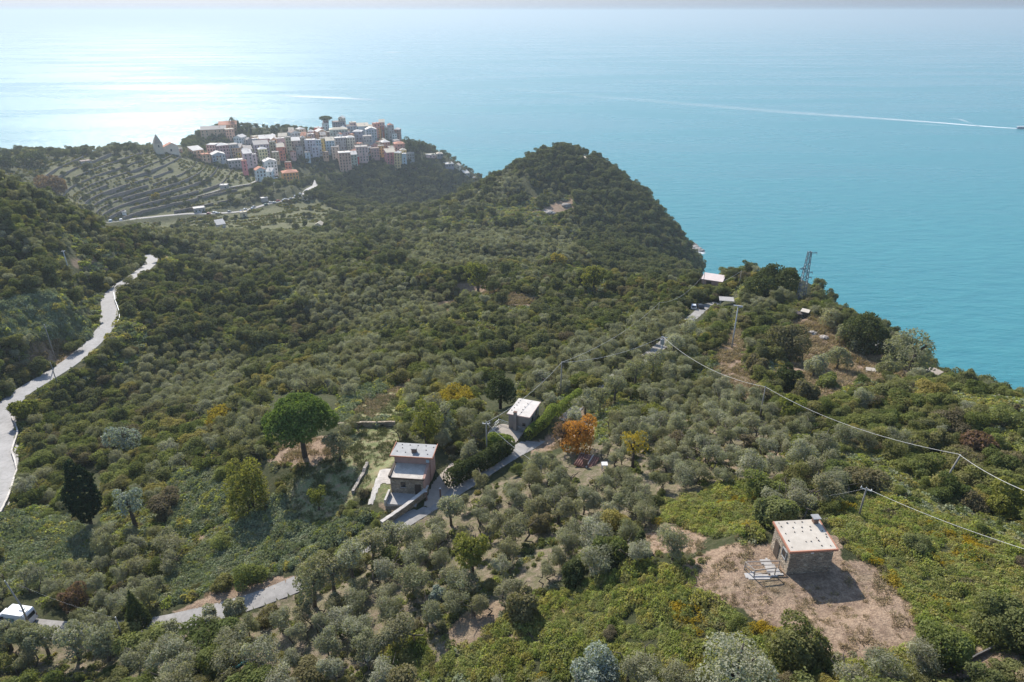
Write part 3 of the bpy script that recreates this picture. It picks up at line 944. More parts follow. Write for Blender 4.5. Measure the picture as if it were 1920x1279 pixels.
def grow():
    x, y, z, kind, h, gap, px, py, rr = scatter_candidates()
    # do not stand in front of what the photograph shows clear
    ok = np.ones(len(x), bool)
    for dx, dz in ((0, 0.0), (0, 0.5), (0, 1.0), (-0.42, 0.65), (0.42, 0.65)):
        qx, qy = project(x + dx * h, y, z + dz * h)
        ok &= ~in_any(qx, qy, KEEP) & ~in_any(qx, qy, [[(1590, 985), (1680, 985), (1680, 1065), (1600, 1065)], [(1310, 980), (1442, 980), (1442, 1032), (1300, 1032)]])
    hide = in_any(px, py, [[(1092, 800), (1092, 725), (1288, 588), (1305, 640), (1180, 760)], [(562, 1135), (562, 1060), (715, 985), (725, 1060)], [(70, 1265), (70, 1160), (255, 1172), (255, 1240)]])
    ok &= sample(DROAD, x, y) > np.where(hide, 0.9, 1.7 + 0.1 * h + 0.004 * rr)
    x, y, z, kind, h, gap, px, py, rr = [q[ok] for q in (x, y, z, kind, h, gap, px, py, rr)]
    cell = {}
    out = []
    S = 4.0
    for i in range(len(x)):
        cx, cy = int(x[i] // S), int(y[i] // S)
        g = gap[i]; good = True
        n = 2 if g > 3 else 1
        for ax in range(cx - n, cx + n + 1):
            for ay in range(cy - n, cy + n + 1):
                for j in cell.get((ax, ay), ()):
                    if (x[i] - x[j]) ** 2 + (y[i] - y[j]) ** 2 < (0.5 * (g + gap[j])) ** 2:
                        good = False; break
                if not good: break
            if not good: break
        if not good: continue
        for fx, fy, fr in FEATURES:
            if (x[i] - fx) ** 2 + (y[i] - fy) ** 2 < (fr + 0.3 * h[i]) ** 2:
                good = False; break
        if not good: continue
        cell.setdefault((cx, cy), []).append(i)
        out.append(i)
    return [q[out] for q in (x, y, z, kind, h, px, py, rr)]
# ------------------------------------------------------------------ plants set by hand, where the photograph shows them
def px_per_m(x, y, z):
    return FPX / (y * cP - (z - CAM_Z) * sP)


def solve_height(p, py_top):
    lo, hi = 0.2, 60.0
    for _ in range(40):
        m = (lo + hi) / 2
        if project(p[0], p[1], p[2] + m)[1] > py_top: lo = m
        else: hi = m
    return lo


LANDMARKS = []        # (column, row, words) used to say which plant is which
vr = np.random.default_rng(91)


def special(name, label, cat, px, py, py_top, w_px, mat, form='round', bark=BARK_DARK, group=None, n=1500, leaf=None, land=None):
    p = hit_land(px, py)
    s = px_per_m(*p)
    h = solve_height(p, py_top)
    w = w_px / s / 2
    leaf = leaf or max(0.16, 1.1 / s * 1.6)
    FEATURES.append((p[0], p[1], w * 0.85))
    th = thing(name, label, cat, p, vr.random() * 6.28, group)
    n = int(n * 1.5)
    if form == 'bush': n, leaf = int(n * 1.5), leaf * 1.2
    if form == 'round':
        bl = blob_ring(vr, h, w, 9, 0.22, 0.84, (0.32, 0.52), 0.9)
        V = leaves(bl, n, leaf, vr, 0.4, 0.68, floor=0.0)
        tk = trunk_mesh(name + '_trunk', bark, vr, h, w * 0.7, 1, 0.035 * h, 5, 0.04)
    elif form == 'tree':
        bl = blob_ring(vr, h, w, 11, 0.42, 0.88, (0.3, 0.5), 0.9)
        V = leaves(bl, n, leaf, vr, 0.4, 0.6)
        tk = trunk_mesh(name + '_trunk', bark, vr, h, w * 0.7, 1, 0.035 * h, 6, 0.06)
    elif form == 'bush':
        bl = [(c_, (r_[0], r_[1], max(r_[2], 0.24 * h)) if hasattr(r_, '__len__') else r_) for c_, r_ in blob_ring(vr, h, w, 11, 0.1, 0.74, (0.36, 0.55), 1.0)] + [((0, 0, 0.2 * h), (w * 0.85, w * 0.85, 0.3 * h))]
        V = leaves(bl, n, leaf, vr, 0.4, 0.72, floor=-0.1)
        tk = trunk_mesh(name + '_stem', bark, vr, h * 0.6, w * 0.5, 2, 0.03 * h, 4, 0.1)
    elif form == 'cone':
        bl = [((0, 0, h * (0.12 + 0.8 * q)), (w * (1.02 - 0.86 * q), w * (1.02 - 0.86 * q), h * 0.15)) for q in np.linspace(0, 1, 8)]
        V = leaves(bl, n, leaf, vr, 0.2, 0.75, floor=0.0)
        tk = trunk_mesh(name + '_trunk', bark, vr, h * 0.7, w * 0.3, 1, 0.02 * h, 3, 0.01)
    elif form == 'cypress':
        prof = [(0.24, 0.5), (0.34, 0.85), (0.46, 1.0), (0.58, 0.98), (0.70, 0.82), (0.82, 0.6), (0.92, 0.34)]
        bl = [((0.1 * vr.normal() * w, 0.1 * vr.normal() * w, h * q), (w * k, w * k, h * 0.13)) for q, k in prof]
        V = leaves(bl, n, leaf, vr, 0.3, 0.8, elong=1.3)
        tk = trunk_mesh(name + '_trunk', bark, vr, h * 0.55, w * 0.2, 1, 0.022 * h, 3, 0.0)
    elif form == 'pine':      # wide dome on a bare trunk
        bl = [((0, 0, h * 0.66), (w * 0.72, w * 0.72, h * 0.26))]
        for i in range(16):
            a = 6.28 * i / 16 + vr.normal() * 0.25; q = w * (0.45 + 0.27 * (i % 2) + 0.06 * vr.random())
            bl.append(((q * math.cos(a), q * math.sin(a), h * (0.44 + 0.34 * (1 - (q / w) ** 2) + 0.03 * vr.normal())), (w * 0.3, w * 0.3, h * 0.13)))
        for i in range(6):
            a = 6.28 * i / 6 + 0.3; bl.append(((w * 0.3 * math.cos(a), w * 0.3 * math.sin(a), h * 0.83), (w * 0.3, w * 0.3, h * 0.11)))
        V = leaves(bl, n, leaf, vr, 0.5, 0.7, elong=2.0)
        mb = MB()
        mb.tube([(0, 0, -0.6), (0, 0, 0), (0.15, 0.05, h * 0.25), (0.05, 0.1, h * 0.5)], [0.045 * h, 0.04 * h, 0.032 * h, 0.028 * h], 8)
        for i in range(7):
            a = 6.28 * i / 7
            mb.tube([(0.05, 0.1, h * (0.38 + 0.02 * i)), (w * 0.3 * math.cos(a), w * 0.3 * math.sin(a), h * 0.55), (w * 0.7 * math.cos(a), w * 0.7 * math.sin(a), h * 0.66)], [0.02 * h, 0.014 * h, 0.004 * h], 5)
        tk = mb.mesh(name + '_trunk', bark)
    elif form == 'flatpine':  # parasol crown on a tall stem
        bl = [((0, 0, h * 0.9), (w, w, h * 0.10))] + [((w * 0.6 * math.cos(a), w * 0.6 * math.sin(a), h * 0.88), (w * 0.45, w * 0.45, h * 0.09)) for a in np.linspace(0, 6.28, 8)[:-1]]
        V = leaves(bl, n, leaf, vr, 0.3, 0.6)
        tk = trunk_mesh(name + '_trunk', bark, vr, h, w, 1, 0.035 * h, 5, 0.02)
    elif form == 'palm':
        V = []
        for i in range(26):
            a = 6.28 * i / 26 + vr.normal() * 0.1; e = vr.random() * 1.1 - 0.25
            prev = np.array([0, 0, h * 0.86])
            for k in range(5):
                nx = prev + np.array([math.cos(a) * w * 0.26, math.sin(a) * w * 0.26, h * 0.06 * (e - k * 0.42) * 2])
                sd = np.array([-math.sin(a), math.cos(a), 0]) * w * 0.10 * (1 - k / 6)
                V += [prev - sd, nx - sd * 0.8, nx + sd * 0.8, prev + sd]; prev = nx
        V = np.array(V)
        mb = MB(); mb.tube([(0, 0, -0.5), (0.1, 0, h * 0.45), (0, 0, h * 0.88)], [0.05 * h, 0.04 * h, 0.04 * h], 7); tk = mb.mesh(name + '_trunk', bark)
    crown = bpy.data.objects.new('crown', crown_mesh(name + '_crown', V, mat)); link(crown); crown.parent = th
    trunk = bpy.data.objects.new('trunk' if form not in ('bush',) else 'stem', tk); link(trunk); trunk.parent = th
    if land: LANDMARKS.append((px, (py + py_top) / 2, land))
    return th


SP = special
SP('umbrella_pine', 'large green umbrella pine with a domed crown on the meadow beyond the pink house', 'tree', 572, 857, 743, 128, L_PINE, 'pine', n=13000, leaf=0.23, land='the large umbrella pine')
SP('cypress', 'dark cypress with a bare lower trunk rising from the bushes below the pale road', 'tree', 172, 988, 872, 52, L_CYPRESS, 'cypress', n=2600, leaf=0.24, land='the dark cypress')
SP('maple_tree', 'bright orange autumn tree beside the lane near the clipped hedge', 'tree', 1082, 848, 784, 68, L_ORANGE, 'round', n=1900, leaf=0.19, land='the orange autumn tree')
SP('bare_tree', 'brownish half bare tree touching the orange autumn tree', 'tree', 1056, 842, 790, 48, L_RUST, 'tree', n=650, leaf=0.16)
SP('yellow_tree', 'broad yellow shrub behind the white roofed house and its garden', 'shrub', 852, 762, 735, 72, L_YELLOW, 'bush', land='the broad yellow shrub')
SP('laurel_tree', 'big dark evergreen tree close behind the white roofed house', 'tree', 938, 766, 697, 62, L_DARK, 'round', n=2600, leaf=0.2, land='the big dark evergreen')
SP('broom_bush', 'round yellow green bush standing alone below the umbrella pine', 'shrub', 472, 955, 864, 76, L_LIME, 'bush', n=2300, land='the round yellow green bush')
SP('fig_tree', 'yellowing tree standing among the grey olives uphill of the lane', 'tree', 886, 1082, 1003, 66, L_LIME, 'tree', n=1500, land='the yellowing tree among the olives')
SP('olive_tree', 'small lone round olive tree at the very edge of the pale lane', 'tree', 327, 1200, 1164, 38, L_OLIVE, 'tree', n=900, leaf=0.14, land='the lone olive at the lane')
SP('juniper', 'dark conical evergreen where the lane leaves the bramble slope', 'tree', 262, 1172, 1112, 40, L_DARK, 'cone', n=1500, land='the conical evergreen')
SP('mulberry_tree', 'bright green leafy tree against the parapet of the pale road', 'tree', 53, 788, 747, 50, L_LIME, 'round', n=1500, leaf=0.3, land='the bright green tree at the parapet')
SP('bay_shrub', 'dense dark evergreen shrub just behind the stone hut', 'shrub', 1448, 982, 930, 68, L_SHRUB, 'bush', n=2400, leaf=0.14, land='the dense shrub behind the hut')
SP('bay_shrub', 'dark upright shrub between the olive grove and the dry clearing', 'shrub', 1200, 1034, 996, 27, L_DARK, 'bush', n=900, leaf=0.12, land='the dark upright shrub')
SP('ivy_shrub', 'leafy shrub of mixed greens beside the dark upright shrub', 'shrub', 1146, 1050, 1008, 62, L_SHRUB, 'bush', n=1700, leaf=0.13)
SP('bay_shrub', 'dark leafy shrub at the top edge of the bramble slope near the grey olives', 'shrub', 978, 1158, 1114, 58, L_SHRUB, 'bush', n=1700, leaf=0.12, land='the dark shrub over the bramble slope')
SP('bay_shrub', 'dark evergreen shrub with a rounded top under the olive trees', 'shrub', 1073, 1090, 1050, 40, L_DARK, 'bush', n=1200, leaf=0.12)
SP('oleaster', 'pale silver shrub at the bottom of the bramble slope', 'shrub', 1118, 1290, 1228, 84, L_SILVER, 'bush', n=2400, leaf=0.1, land='the pale silver shrub')
SP('olive_tree', 'wide silvery olive tree under the dry clearing at the lower edge of the photo', 'tree', 1362, 1330, 1203, 140, L_OLIVE, 'round', n=3800, leaf=0.11, land='the wide silvery olive')
SP('myrtle_shrub', 'bright green shrub along the lower rim of the dry clearing', 'shrub', 1490, 1236, 1180, 100, L_SHRUB, 'bush', n=2400, leaf=0.12, land='the green shrub on the rim')
SP('gorse_bush', 'low yellow flowering bush on the valley slope among grey olives', 'shrub', 418, 792, 768, 50, L_YELLOW, 'bush', n=700, leaf=0.2)
SP('young_maple', 'slim yellow leaved young tree in the meadow in front of the pine', 'tree', 598, 956, 917, 34, L_LIME, 'tree', n=600, leaf=0.14, land='the slim yellow tree in the meadow')
SP('olive_tree', 'dusty olive tree in the shadow beside the umbrella pine', 'tree', 638, 864, 806, 50, L_OLIVE, 'round', n=1300, leaf=0.16)
SP('garden_tree', 'lime green leafy tree between the pink house and the white roofed house', 'tree', 800, 830, 760, 62, L_LIME, 'round', n=1700, leaf=0.18, land='the lime green garden tree')
SP('garden_tree', 'grey green tree leaning over the lime green garden tree', 'tree', 836, 815, 752, 44, L_OLIVE, 'round', n=1100, leaf=0.17)
SP('red_shrub', 'reddish autumn shrub among bare bushes above the white van', 'shrub', 146, 1140, 1098, 46, L_RUST, 'bush', n=700, leaf=0.14)
SP('yellow_tree', 'yellow green tree standing taller than its neighbours on the middle ridge', 'tree', 897, 548, 489, 42, L_LIME, 'round', n=1100, leaf=0.42, land='the yellow tree on the ridge')
SP('yellow_tree', 'tall yellowish tree at the foot of the wooded headland', 'tree', 1112, 545, 492, 40, L_LIME, 'round', n=1100, leaf=0.42, land='the yellowish tree under the headland')
SP('yellow_tree', 'small golden tree in front of the dark headland wood', 'tree', 1047, 505, 474, 28, L_YELLOW, 'round', n=600, leaf=0.5)
SP('lime_tree', 'bright green tree among silver olives beyond the orange tree', 'tree', 1222, 792, 757, 44, L_LIME, 'round', n=1000, leaf=0.18, land='the bright green tree among the olives')
SP('almond_tree', 'brown olive tinted tree thinning above the red roofed shed', 'tree', 1186, 878, 810, 50, L_YELLOW, 'tree', n=420, leaf=0.15)
SP('ridge_bush', 'large round bush on the dry grass of the ridge', 'shrub', 1472, 672, 610, 66, L_SHRUB, 'bush', n=2000, leaf=0.24, land='the large round bush on the ridge')
SP('ridge_bush', 'dark flat topped bush on the skyline against the sea', 'shrub', 1620, 655, 590, 80, L_DARK, 'bush', n=1900, leaf=0.28, land='the dark bush on the skyline')
SP('tamarisk', 'feathery grey tree on the skyline above the white sheds', 'tree', 1702, 702, 622, 92, L_OLIVE, 'round', n=1900, leaf=0.24, land='the feathery grey tree on the skyline')
SP('ridge_bush', 'rounded dark crown on the skyline beside the lattice tower', 'shrub', 1440, 552, 506, 84, L_DARK, 'bush', n=1800, leaf=0.36, land='the rounded crown by the tower')
SP('pale_willow', 'pale feathery tree glowing among dark bushes of the valley', 'tree', 236, 850, 796, 66, L_SILVER, 'round', n=1200, leaf=0.22, land='the pale feathery tree in the valley')
SP('eucalyptus', 'bluish silver tree on a thin trunk next to the dark cypress', 'tree', 256, 992, 915, 50, L_SILVER, 'tree', n=900, leaf=0.18)
SP('rust_shrub', 'reddish brown shrub in the dark scrub below the power line', 'shrub', 1828, 850, 815, 52, L_RUST, 'bush', n=900, leaf=0.2)
SP('lime_shrub', 'sunlit yellow green shrub under the power line pole', 'shrub', 1888, 962, 910, 74, L_LIME, 'bush', n=1600, leaf=0.16, land='the sunlit shrub under the power line')
for px, py, top, w, lab in ((92, 1228, 1172, 60, 'olive tree hiding the lane just past the white van'), (150, 1236, 1174, 66, 'wide olive tree in front of the lane between the van and the lane pole'), (205, 1238, 1176, 58, 'olive tree in front of the lane pole'), (590, 1138, 1062, 64, 'olive tree where the lane disappears behind the grove'),
                            (628, 1118, 1040, 62, 'olive tree hiding the lane, next after the one where it disappears'), (664, 1092, 1018, 60, 'grey olive hiding the lane midway to the garden wall'), (700, 1064, 994, 58, 'olive tree hiding the lane below the end of the garden wall'), (398, 1186, 1148, 44, 'sparse olive tree overlapping the pale lane'), (446, 1168, 1130, 46, 'second sparse olive tree overlapping the pale lane'),
                            (740, 1036, 980, 50, 'olive tree in front of the end of the garden wall'), (846, 985, 928, 52, 'olive tree in front of the driveway of the pink house'), (1076, 806, 768, 36, 'small olive tree closing the view of the lane beside the orange tree'), (1098, 784, 738, 44, 'olive tree right at the far end of the clipped hedge'), (1122, 774, 726, 44, 'olive tree hiding the lane beyond the clipped hedge'), (1152, 752, 702, 44, 'olive tree hiding the lane on its way up the ridge'), (1190, 724, 676, 42, 'olive tree hiding the lane below the field wall'),
                            (1224, 704, 656, 42, 'olive tree at the foot of the transformer pole'), (1262, 668, 622, 40, 'olive tree hiding the lane below the parked cars'), (1290, 640, 596, 34, 'small olive tree right below the parked cars')):
    SP('olive_tree', lab, 'tree', px, py, top, w, L_OLIVE, 'tree', BARK, None, 1700, 0.13)
for args in (('olive_tree', 'grey olive tree on the dry grass of the ridge, nearest the pale rock', 'tree', 1524, 708, 660, 42, L_OLIVE), ('olive_tree', 'round grey olive tree in the middle of the dry ridge', 'tree', 1568, 694, 646, 48, L_OLIVE), ('olive_tree', 'grey olive under the dark bush of the skyline', 'tree', 1612, 662, 632, 40, L_OLIVE),
             ('olive_tree', 'silvery olive at the far edge of the dry ridge', 'tree', 1582, 642, 608, 44, L_OLIVE), ('olive_tree', 'grey olive beside the white sheet on the dry ridge', 'tree', 1660, 712, 672, 44, L_OLIVE), ('ivy_shrub', 'dark ivy covered shrub at the near edge of the dry ridge', 'shrub', 1478, 732, 684, 44, L_DARK), ('ivy_shrub', 'second dark ivy covered shrub, nearer than its twin on the dry ridge', 'shrub', 1508, 756, 706, 46, L_SHRUB),
             ('yellow_tree', 'yellowing tree under the power cable by the mid pole', 'tree', 1482, 796, 746, 46, L_LIME), ('ridge_bush', 'small green shrub in front of the round grey olive', 'shrub', 1550, 726, 702, 34, L_SHRUB), ('ridge_bush', 'green shrub between the thick pole and the large round bush', 'shrub', 1420, 700, 664, 40, L_SHRUB),
             ('olive_tree', 'grey tree on the skyline between the lattice tower and the dark bush', 'tree', 1555, 610, 574, 46, L_OLIVE),
             ('bay_shrub', 'dark evergreen shrub shading the end of the curved concrete wall', 'shrub', 1762, 1236, 1172, 84, L_SHRUB), ('bay_shrub', 'large dark shrub behind the curved concrete wall at the frame edge', 'shrub', 1868, 1198, 1138, 100, L_SHRUB),
             ('olive_tree', 'olive tree right in front of the white van', 'tree', 22, 1218, 1160, 56, L_OLIVE), ('olive_tree', 'olive tree hiding the rear wheels of the white van', 'tree', 60, 1226, 1166, 50, L_OLIVE),
             ('pale_shrub', 'small pale yellow green shrub deep in the olive grove', 'shrub', 822, 1128, 1102, 28, L_SILVER)):
    SP(*args, 'bush' if args[2] == 'shrub' else 'round', BARK, None, 3600 if args[4] > 1000 else 1500, 0.1 if args[4] > 1000 else 0.2)
# on the village hill
SP('stone_pine', 'tall parasol pine standing above the roofs at the top of the village', 'tree', 613, 246, 218, 22, L_DARK, 'flatpine', n=500, leaf=0.9)
SP('round_tree', 'wide dark round tree at the seaward end of the terraces', 'tree', 61, 310, 285, 54, L_DARK, 'round', n=900, leaf=1.0, land='the wide dark tree over the terraces')
SP('round_tree', 'dark round tree at the frame edge beyond the wooded slope', 'tree', 8, 318, 291, 36, L_DARK, 'round', n=700, leaf=1.0)
SP('round_tree', 'round dark tree rising behind the pale village roofs', 'tree', 514, 256, 236, 17, L_DARK, 'round', n=500, leaf=0.8)
SP('village_tree', 'cluster crowned tree on the village crest next to the round dark tree', 'tree', 488, 258, 238, 24, L_DARK, 'round', n=500, leaf=0.8)
SP('village_cypress', 'thin cypress beside the monastery on the village crest', 'tree', 449, 250, 226, 8, L_CYPRESS, 'cone', n=300, leaf=0.6)
SP('village_cypress', 'short dark cypress behind the church like white roofs', 'tree', 472, 256, 237, 6, L_CYPRESS, 'cone', n=250, leaf=0.6)
SP('palm_tree', 'tall palm tree above the monastery roof', 'tree', 437, 242, 219, 15, L_DARK, 'palm')
SP('palm_tree', 'lone palm tree on the slope over the last white roofs', 'tree', 841, 304, 290, 10, L_DARK, 'palm')
SP('monastery_oak', 'dark crown next to the monastery on the village crest', 'tree', 455, 256, 238, 16, L_DARK, 'round', n=500, leaf=0.8)
SP('headland_tree', 'dark leafy tree at the seaward end of the village houses', 'tree', 770, 292, 256, 30, L_DARK, 'round', n=700, leaf=0.9)
SP('headland_tree', 'dark tree stepping down towards the sea past the village', 'tree', 792, 290, 266, 20, L_DARK, 'round', n=600, leaf=0.9)
SP('garden_bush', 'brownish round bush at the edge of the far terraces', 'shrub', 100, 362, 332, 48, L_RUST, 'bush', n=800, leaf=0.8)
SP('garden_bush', 'small orange tinted bush in the middle of the terraces', 'shrub', 293, 372, 362, 14, L_YELLOW, 'bush', n=300, leaf=0.6)

LANDMARKS += [(1510, 1030, 'the stone hut'), (1425, 1062, 'the wooden railing'), (775, 880, 'the pink house'), (982, 770, 'the white roofed house'), (1030, 775, 'the clipped hedge'), (1100, 868, 'the red roofed shed'), (30, 1145, 'the white van'),
              (205, 590, 'the bend of the pale road'), (100, 700, 'the pale road below the poles'), (20, 900, 'the roadside parapet'), (1235, 650, 'the grey transformer pole'), (1375, 605, 'the thick concrete pole'), (1508, 520, 'the lattice tower'),
              (1310, 572, 'the dark parked car'), (1763, 880, 'the thin pole of the power line'), (1608, 935, 'the pole behind the hut'), (690, 1240, 'the satellite dish'), (760, 960, 'the gate of the pink house'), (283, 487, 'the far bend of the pale road'),
              (1335, 522, 'the white roof on the cliff'), (1635, 692, 'the white sheet on the ridge'), (1750, 700, 'the plank shed'), (1050, 700, 'the pole over the white roofed house'), (500, 1090, 'the pale lane'), (1100, 1150, 'the bramble slope'),
              (1600, 1150, 'the dry clearing'), (620, 900, 'the meadow'), (700, 770, 'the upper meadow'), (970, 560, 'the brown patches on the ridge'), (1045, 390, 'the bare rocks of the headland')]

# ------------------------------------------------------------------ the open hillside: individuals first, the far rest as woods
make_seed = np.random.default_rng(77)
gx, gy, gz, gk, gh, gpx, gpy, gr = grow()
vis = seen(gx, gy, gz + gh) & (gpx > 8) & (gpx < 1912) & (gpy < 1290)
size = gh / gr


def scatter(name, label, x, y, z, forms, scale, yaw, pick=None, tilt=None):
    """One object of kind stuff: points that carry a small plant each."""
    n = len(x)
    me = bpy.data.meshes.new(name)
    me.vertices.add(n)
    me.vertices.foreach_set('co', np.column_stack([x, y, z]).astype(np.float32).ravel())
    sc = np.asarray(scale, np.float32)
    if sc.ndim == 1: sc = np.column_stack([sc] * 3)
    pk = (pick if pick is not None else make_seed.integers(0, len(forms), n)).astype(np.int32)
    ro = np.column_stack([tilt if tilt is not None else np.zeros(n), np.zeros(n), yaw]).astype(np.float32)
    a = me.attributes.new('plant_scale', 'FLOAT_VECTOR', 'POINT'); a.data.foreach_set('vector', sc.ravel())
    a = me.attributes.new('plant_turn', 'FLOAT_VECTOR', 'POINT'); a.data.foreach_set('vector', ro.ravel())
    a = me.attributes.new('plant_form', 'INT', 'POINT'); a.data.foreach_set('value', pk)
    o = link(bpy.data.objects.new(name, me))
    tag(o, kind='stuff', label=label)
    fc = bpy.data.collections.new(name + ' forms')
    for i, me_i in enumerate(forms):
        q = bpy.data.objects.new('%s form %02d' % (name, i), me_i)
        fc.objects.link(q)
    ng = bpy.data.node_groups.new(name, 'GeometryNodeTree')
    ng.interface.new_socket('Geometry', in_out='INPUT', socket_type='NodeSocketGeometry')
    ng.interface.new_socket('Geometry', in_out='OUTPUT', socket_type='NodeSocketGeometry')
    N, L = ng.nodes, ng.links
    gi, go = N.new('NodeGroupInput'), N.new('NodeGroupOutput')
    ci = N.new('GeometryNodeCollectionInfo'); ci.inputs['Collection'].default_value = fc
    ci.inputs['Separate Children'].default_value = True; ci.inputs['Reset Children'].default_value = True
    ip = N.new('GeometryNodeInstanceOnPoints'); ip.inputs['Pick Instance'].default_value = True

    def att(nm, ty):
        q = N.new('GeometryNodeInputNamedAttribute'); q.data_type = ty; q.inputs['Name'].default_value = nm
        return next(s for s in q.outputs if s.enabled and s.name == 'Attribute')
    L.new(gi.outputs[0], ip.inputs['Points']); L.new(ci.outputs[0], ip.inputs['Instance'])
    L.new(att('plant_form', 'INT'), ip.inputs['Instance Index'])
    L.new(att('plant_scale', 'FLOAT_VECTOR'), ip.inputs['Scale'])
    e2r = N.new('FunctionNodeEulerToRotation'); L.new(att('plant_turn', 'FLOAT_VECTOR'), e2r.inputs[0]); L.new(e2r.outputs[0], ip.inputs['Rotation'])
    L.new(ip.outputs[0], go.inputs[0])
    md = o.modifiers.new('plants', 'NODES'); md.node_group = ng
    return o


def joined(parts):
    """Crown and trunk as one mesh for the plants of a wood."""
    crown, tk = parts
    if tk is None: return crown
    nv = len(crown.vertices); V = np.empty(nv * 3, np.float32); crown.vertices.foreach_get('co', V)
    tv = len(tk.vertices); T = np.empty(tv * 3, np.float32); tk.vertices.foreach_get('co', T)
    me = bpy.data.meshes.new('woodland_tree')
    fs = [tuple(p.vertices) for p in tk.polygons]
    me.from_pydata(np.concatenate([V, T]).reshape(-1, 3).tolist(), [], leaf_faces(nv).tolist() + [tuple(nv + i for i in f) for f in fs])
    me.materials.append(crown.materials[0]); me.materials.append(tk.materials[0])
    me.polygons.foreach_set('material_index', [0] * (nv // 4) + [1] * len(fs))
    me.update()
    return me


ORD = ['first', 'second', 'third', 'fourth', 'fifth', 'sixth', 'seventh', 'eighth', 'ninth', 'tenth', 'eleventh', 'twelfth']
SIDES = ['beyond', 'in front of', 'left of', 'right of']
LOOK = {0: ['silvery', 'dusty grey', 'grey green'], 1: ['dense green', 'dark green', 'leafy'], 2: ['dark round', 'dense dark', 'broad dark']}
NAME = {0: ('olive_tree', 'olive tree', 'tree'), 1: ('shrub', 'shrub', 'shrub'), 2: ('holm_oak', 'evergreen oak', 'tree')}
GROUP = {0: 'olive trees of the hillside groves', 1: 'wild shrubs of the hillside', 2: 'evergreen oaks of the hillside'}
counters = {}


def which(kind, px, py):
    """Words that single a plant out: its place in the row of plants outwards from a landmark."""
    lm = LM
    d = np.hypot(lm[:, 0] - px, (lm[:, 1] - py) * 1.4)
    i = int(np.argmin(d))
    dx, dy = px - lm[i, 0], (py - lm[i, 1]) * 1.4
    s = (2 if dx < 0 else 3) if abs(dx) > abs(dy) else (0 if dy < 0 else 1)
    return i, s, float(d[i])


LM = np.array([l[:2] for l in LANDMARKS], float)
taken = np.zeros(len(gx), bool)
for kd, cap in ((0, 285), (1, 285), (2, 200)):
    idx = np.nonzero(vis & (gk == kd))[0]
    idx = idx[np.argsort(-size[idx])][:cap]
    taken[idx] = True
    info = sorted(((*which(kd, gpx[i], gpy[i] - 10), i) for i in idx), key=lambda q: q[2])
    med = np.median(gh[idx])
    nm, word, cat = NAME[kd]
    forms = FORMS[('olive', 'shrub', 'oak')[kd]]
    for li, si, dd, i in info:
        key = (kd, li, si)
        c = counters.get(key, 0); counters[key] = c + 1
        look = ('small ' if gh[i] < 0.8 * med else 'tall ' if gh[i] > 1.25 * med else '') + LOOK[kd][i % 3 if kd != 1 else (0 if gh[i] < med else 1)]
        if c < len(ORD):
            lab = '%s %s, %s %s %s' % (look, word, ORD[c], SIDES[si], LANDMARKS[li][2])
        else:
            lab = '%s in the wider spread %s %s' % (word, SIDES[si], LANDMARKS[li][2])
        th = thing(nm, lab, cat, (gx[i], gy[i], gz[i] - 0.05 * gh[i]), float(make_seed.random() * 6.28), GROUP[kd])
        s = gh[i]
        sx = s * ((0.95 + 0.65 * make_seed.random()) if kd == 1 else (0.9 + 0.25 * make_seed.random()))
        crown_me, trunk_me = forms[int(make_seed.integers(len(forms)))]
        th.scale = (sx, sx * (0.8 + 0.35 * make_seed.random()), s)
        cr = bpy.data.objects.new('crown' if trunk_me else 'foliage', crown_me); link(cr); cr.parent = th
        if trunk_me:
            tr = bpy.data.objects.new('trunk', trunk_me); link(tr); tr.parent = th

for kd, nm, lab in ((0, 'olive_grove', 'grey green olive groves spreading over the farther slopes'), (1, 'scrub', 'dense green scrub covering the slopes between the groves'), (2, 'oak_wood', 'dark evergreen wood on the headland and valley')):
    idx = np.nonzero((gk == kd) & ~taken)[0]
    forms = [joined(q) for q in FORMS[('olive', 'shrub', 'oak')[kd]]]
    k = 0.9 + (0.7 if kd == 1 else 0.3) * make_seed.random(len(idx))
    sc = np.column_stack([gh[idx] * k, gh[idx] * k * (0.8 + 0.35 * make_seed.random(len(idx))), gh[idx]])
    scatter(nm, lab, gx[idx], gy[idx], gz[idx] - 0.05 * gh[idx], forms, sc, make_seed.random(len(idx)) * 6.28)


# ------------------------------------------------------------------ low growth: brambles, undergrowth, dry grass, vines
def points(n, r0, r1, seed, polys=None, inside=True, a_half=R(51)):
    r = np.random.default_rng(seed)
    a = -a_half + 2 * a_half * r.random(n)
    rr = np.sqrt(r0 ** 2 + (r1 ** 2 - r0 ** 2) * r.random(n))
    x, y = rr * np.sin(a), rr * np.cos(a)
    z = sample(ZG, x, y)
    px, py = project(x, y, z)
    k = np.clip(70 / rr, 0.15, 1)
    X = px + 34 * (noise2(x / 5, y / 5, 61) - 0.5) * k; Y = py + 24 * (noise2(x / 5, y / 5, 62) - 0.5) * k
    ok = (px > -200) & (px < 2120) & (py < 1560) & (z > 2) & (sample(DROAD, x, y) > 3.4)
    if polys is not None: ok &= in_any(X, Y, polys) == inside
    return x[ok], y[ok], z[ok], X[ok], Y[ok], rr[ok], r


def clump(name, mat, n, size, seed, h=0.5, w=1.0, up=0.6):
    r = np.random.default_rng(seed)
    bl = [((0, 0, 0.0), (w * 0.8, w * 0.8, h))] + [((w * 0.55 * math.cos(a), w * 0.55 * math.sin(a), h * 0.1 * r.random()), (w * 0.5, w * 0.5, h * (0.6 + 0.5 * r.random()))) for a in r.random(6) * 6.28]
    return crown_mesh(name, leaves(bl, n, size, r, up, 0.7, floor=-0.1, elong=1.5), mat)


def not_kept(x, y, z, h):
    ok = np.ones(len(x), bool)
    for dz in (0.0, 0.6, 1.0):
        qx, qy = project(x, y, z + dz * h); ok &= ~in_any(qx, qy, KEEP)
    return ok


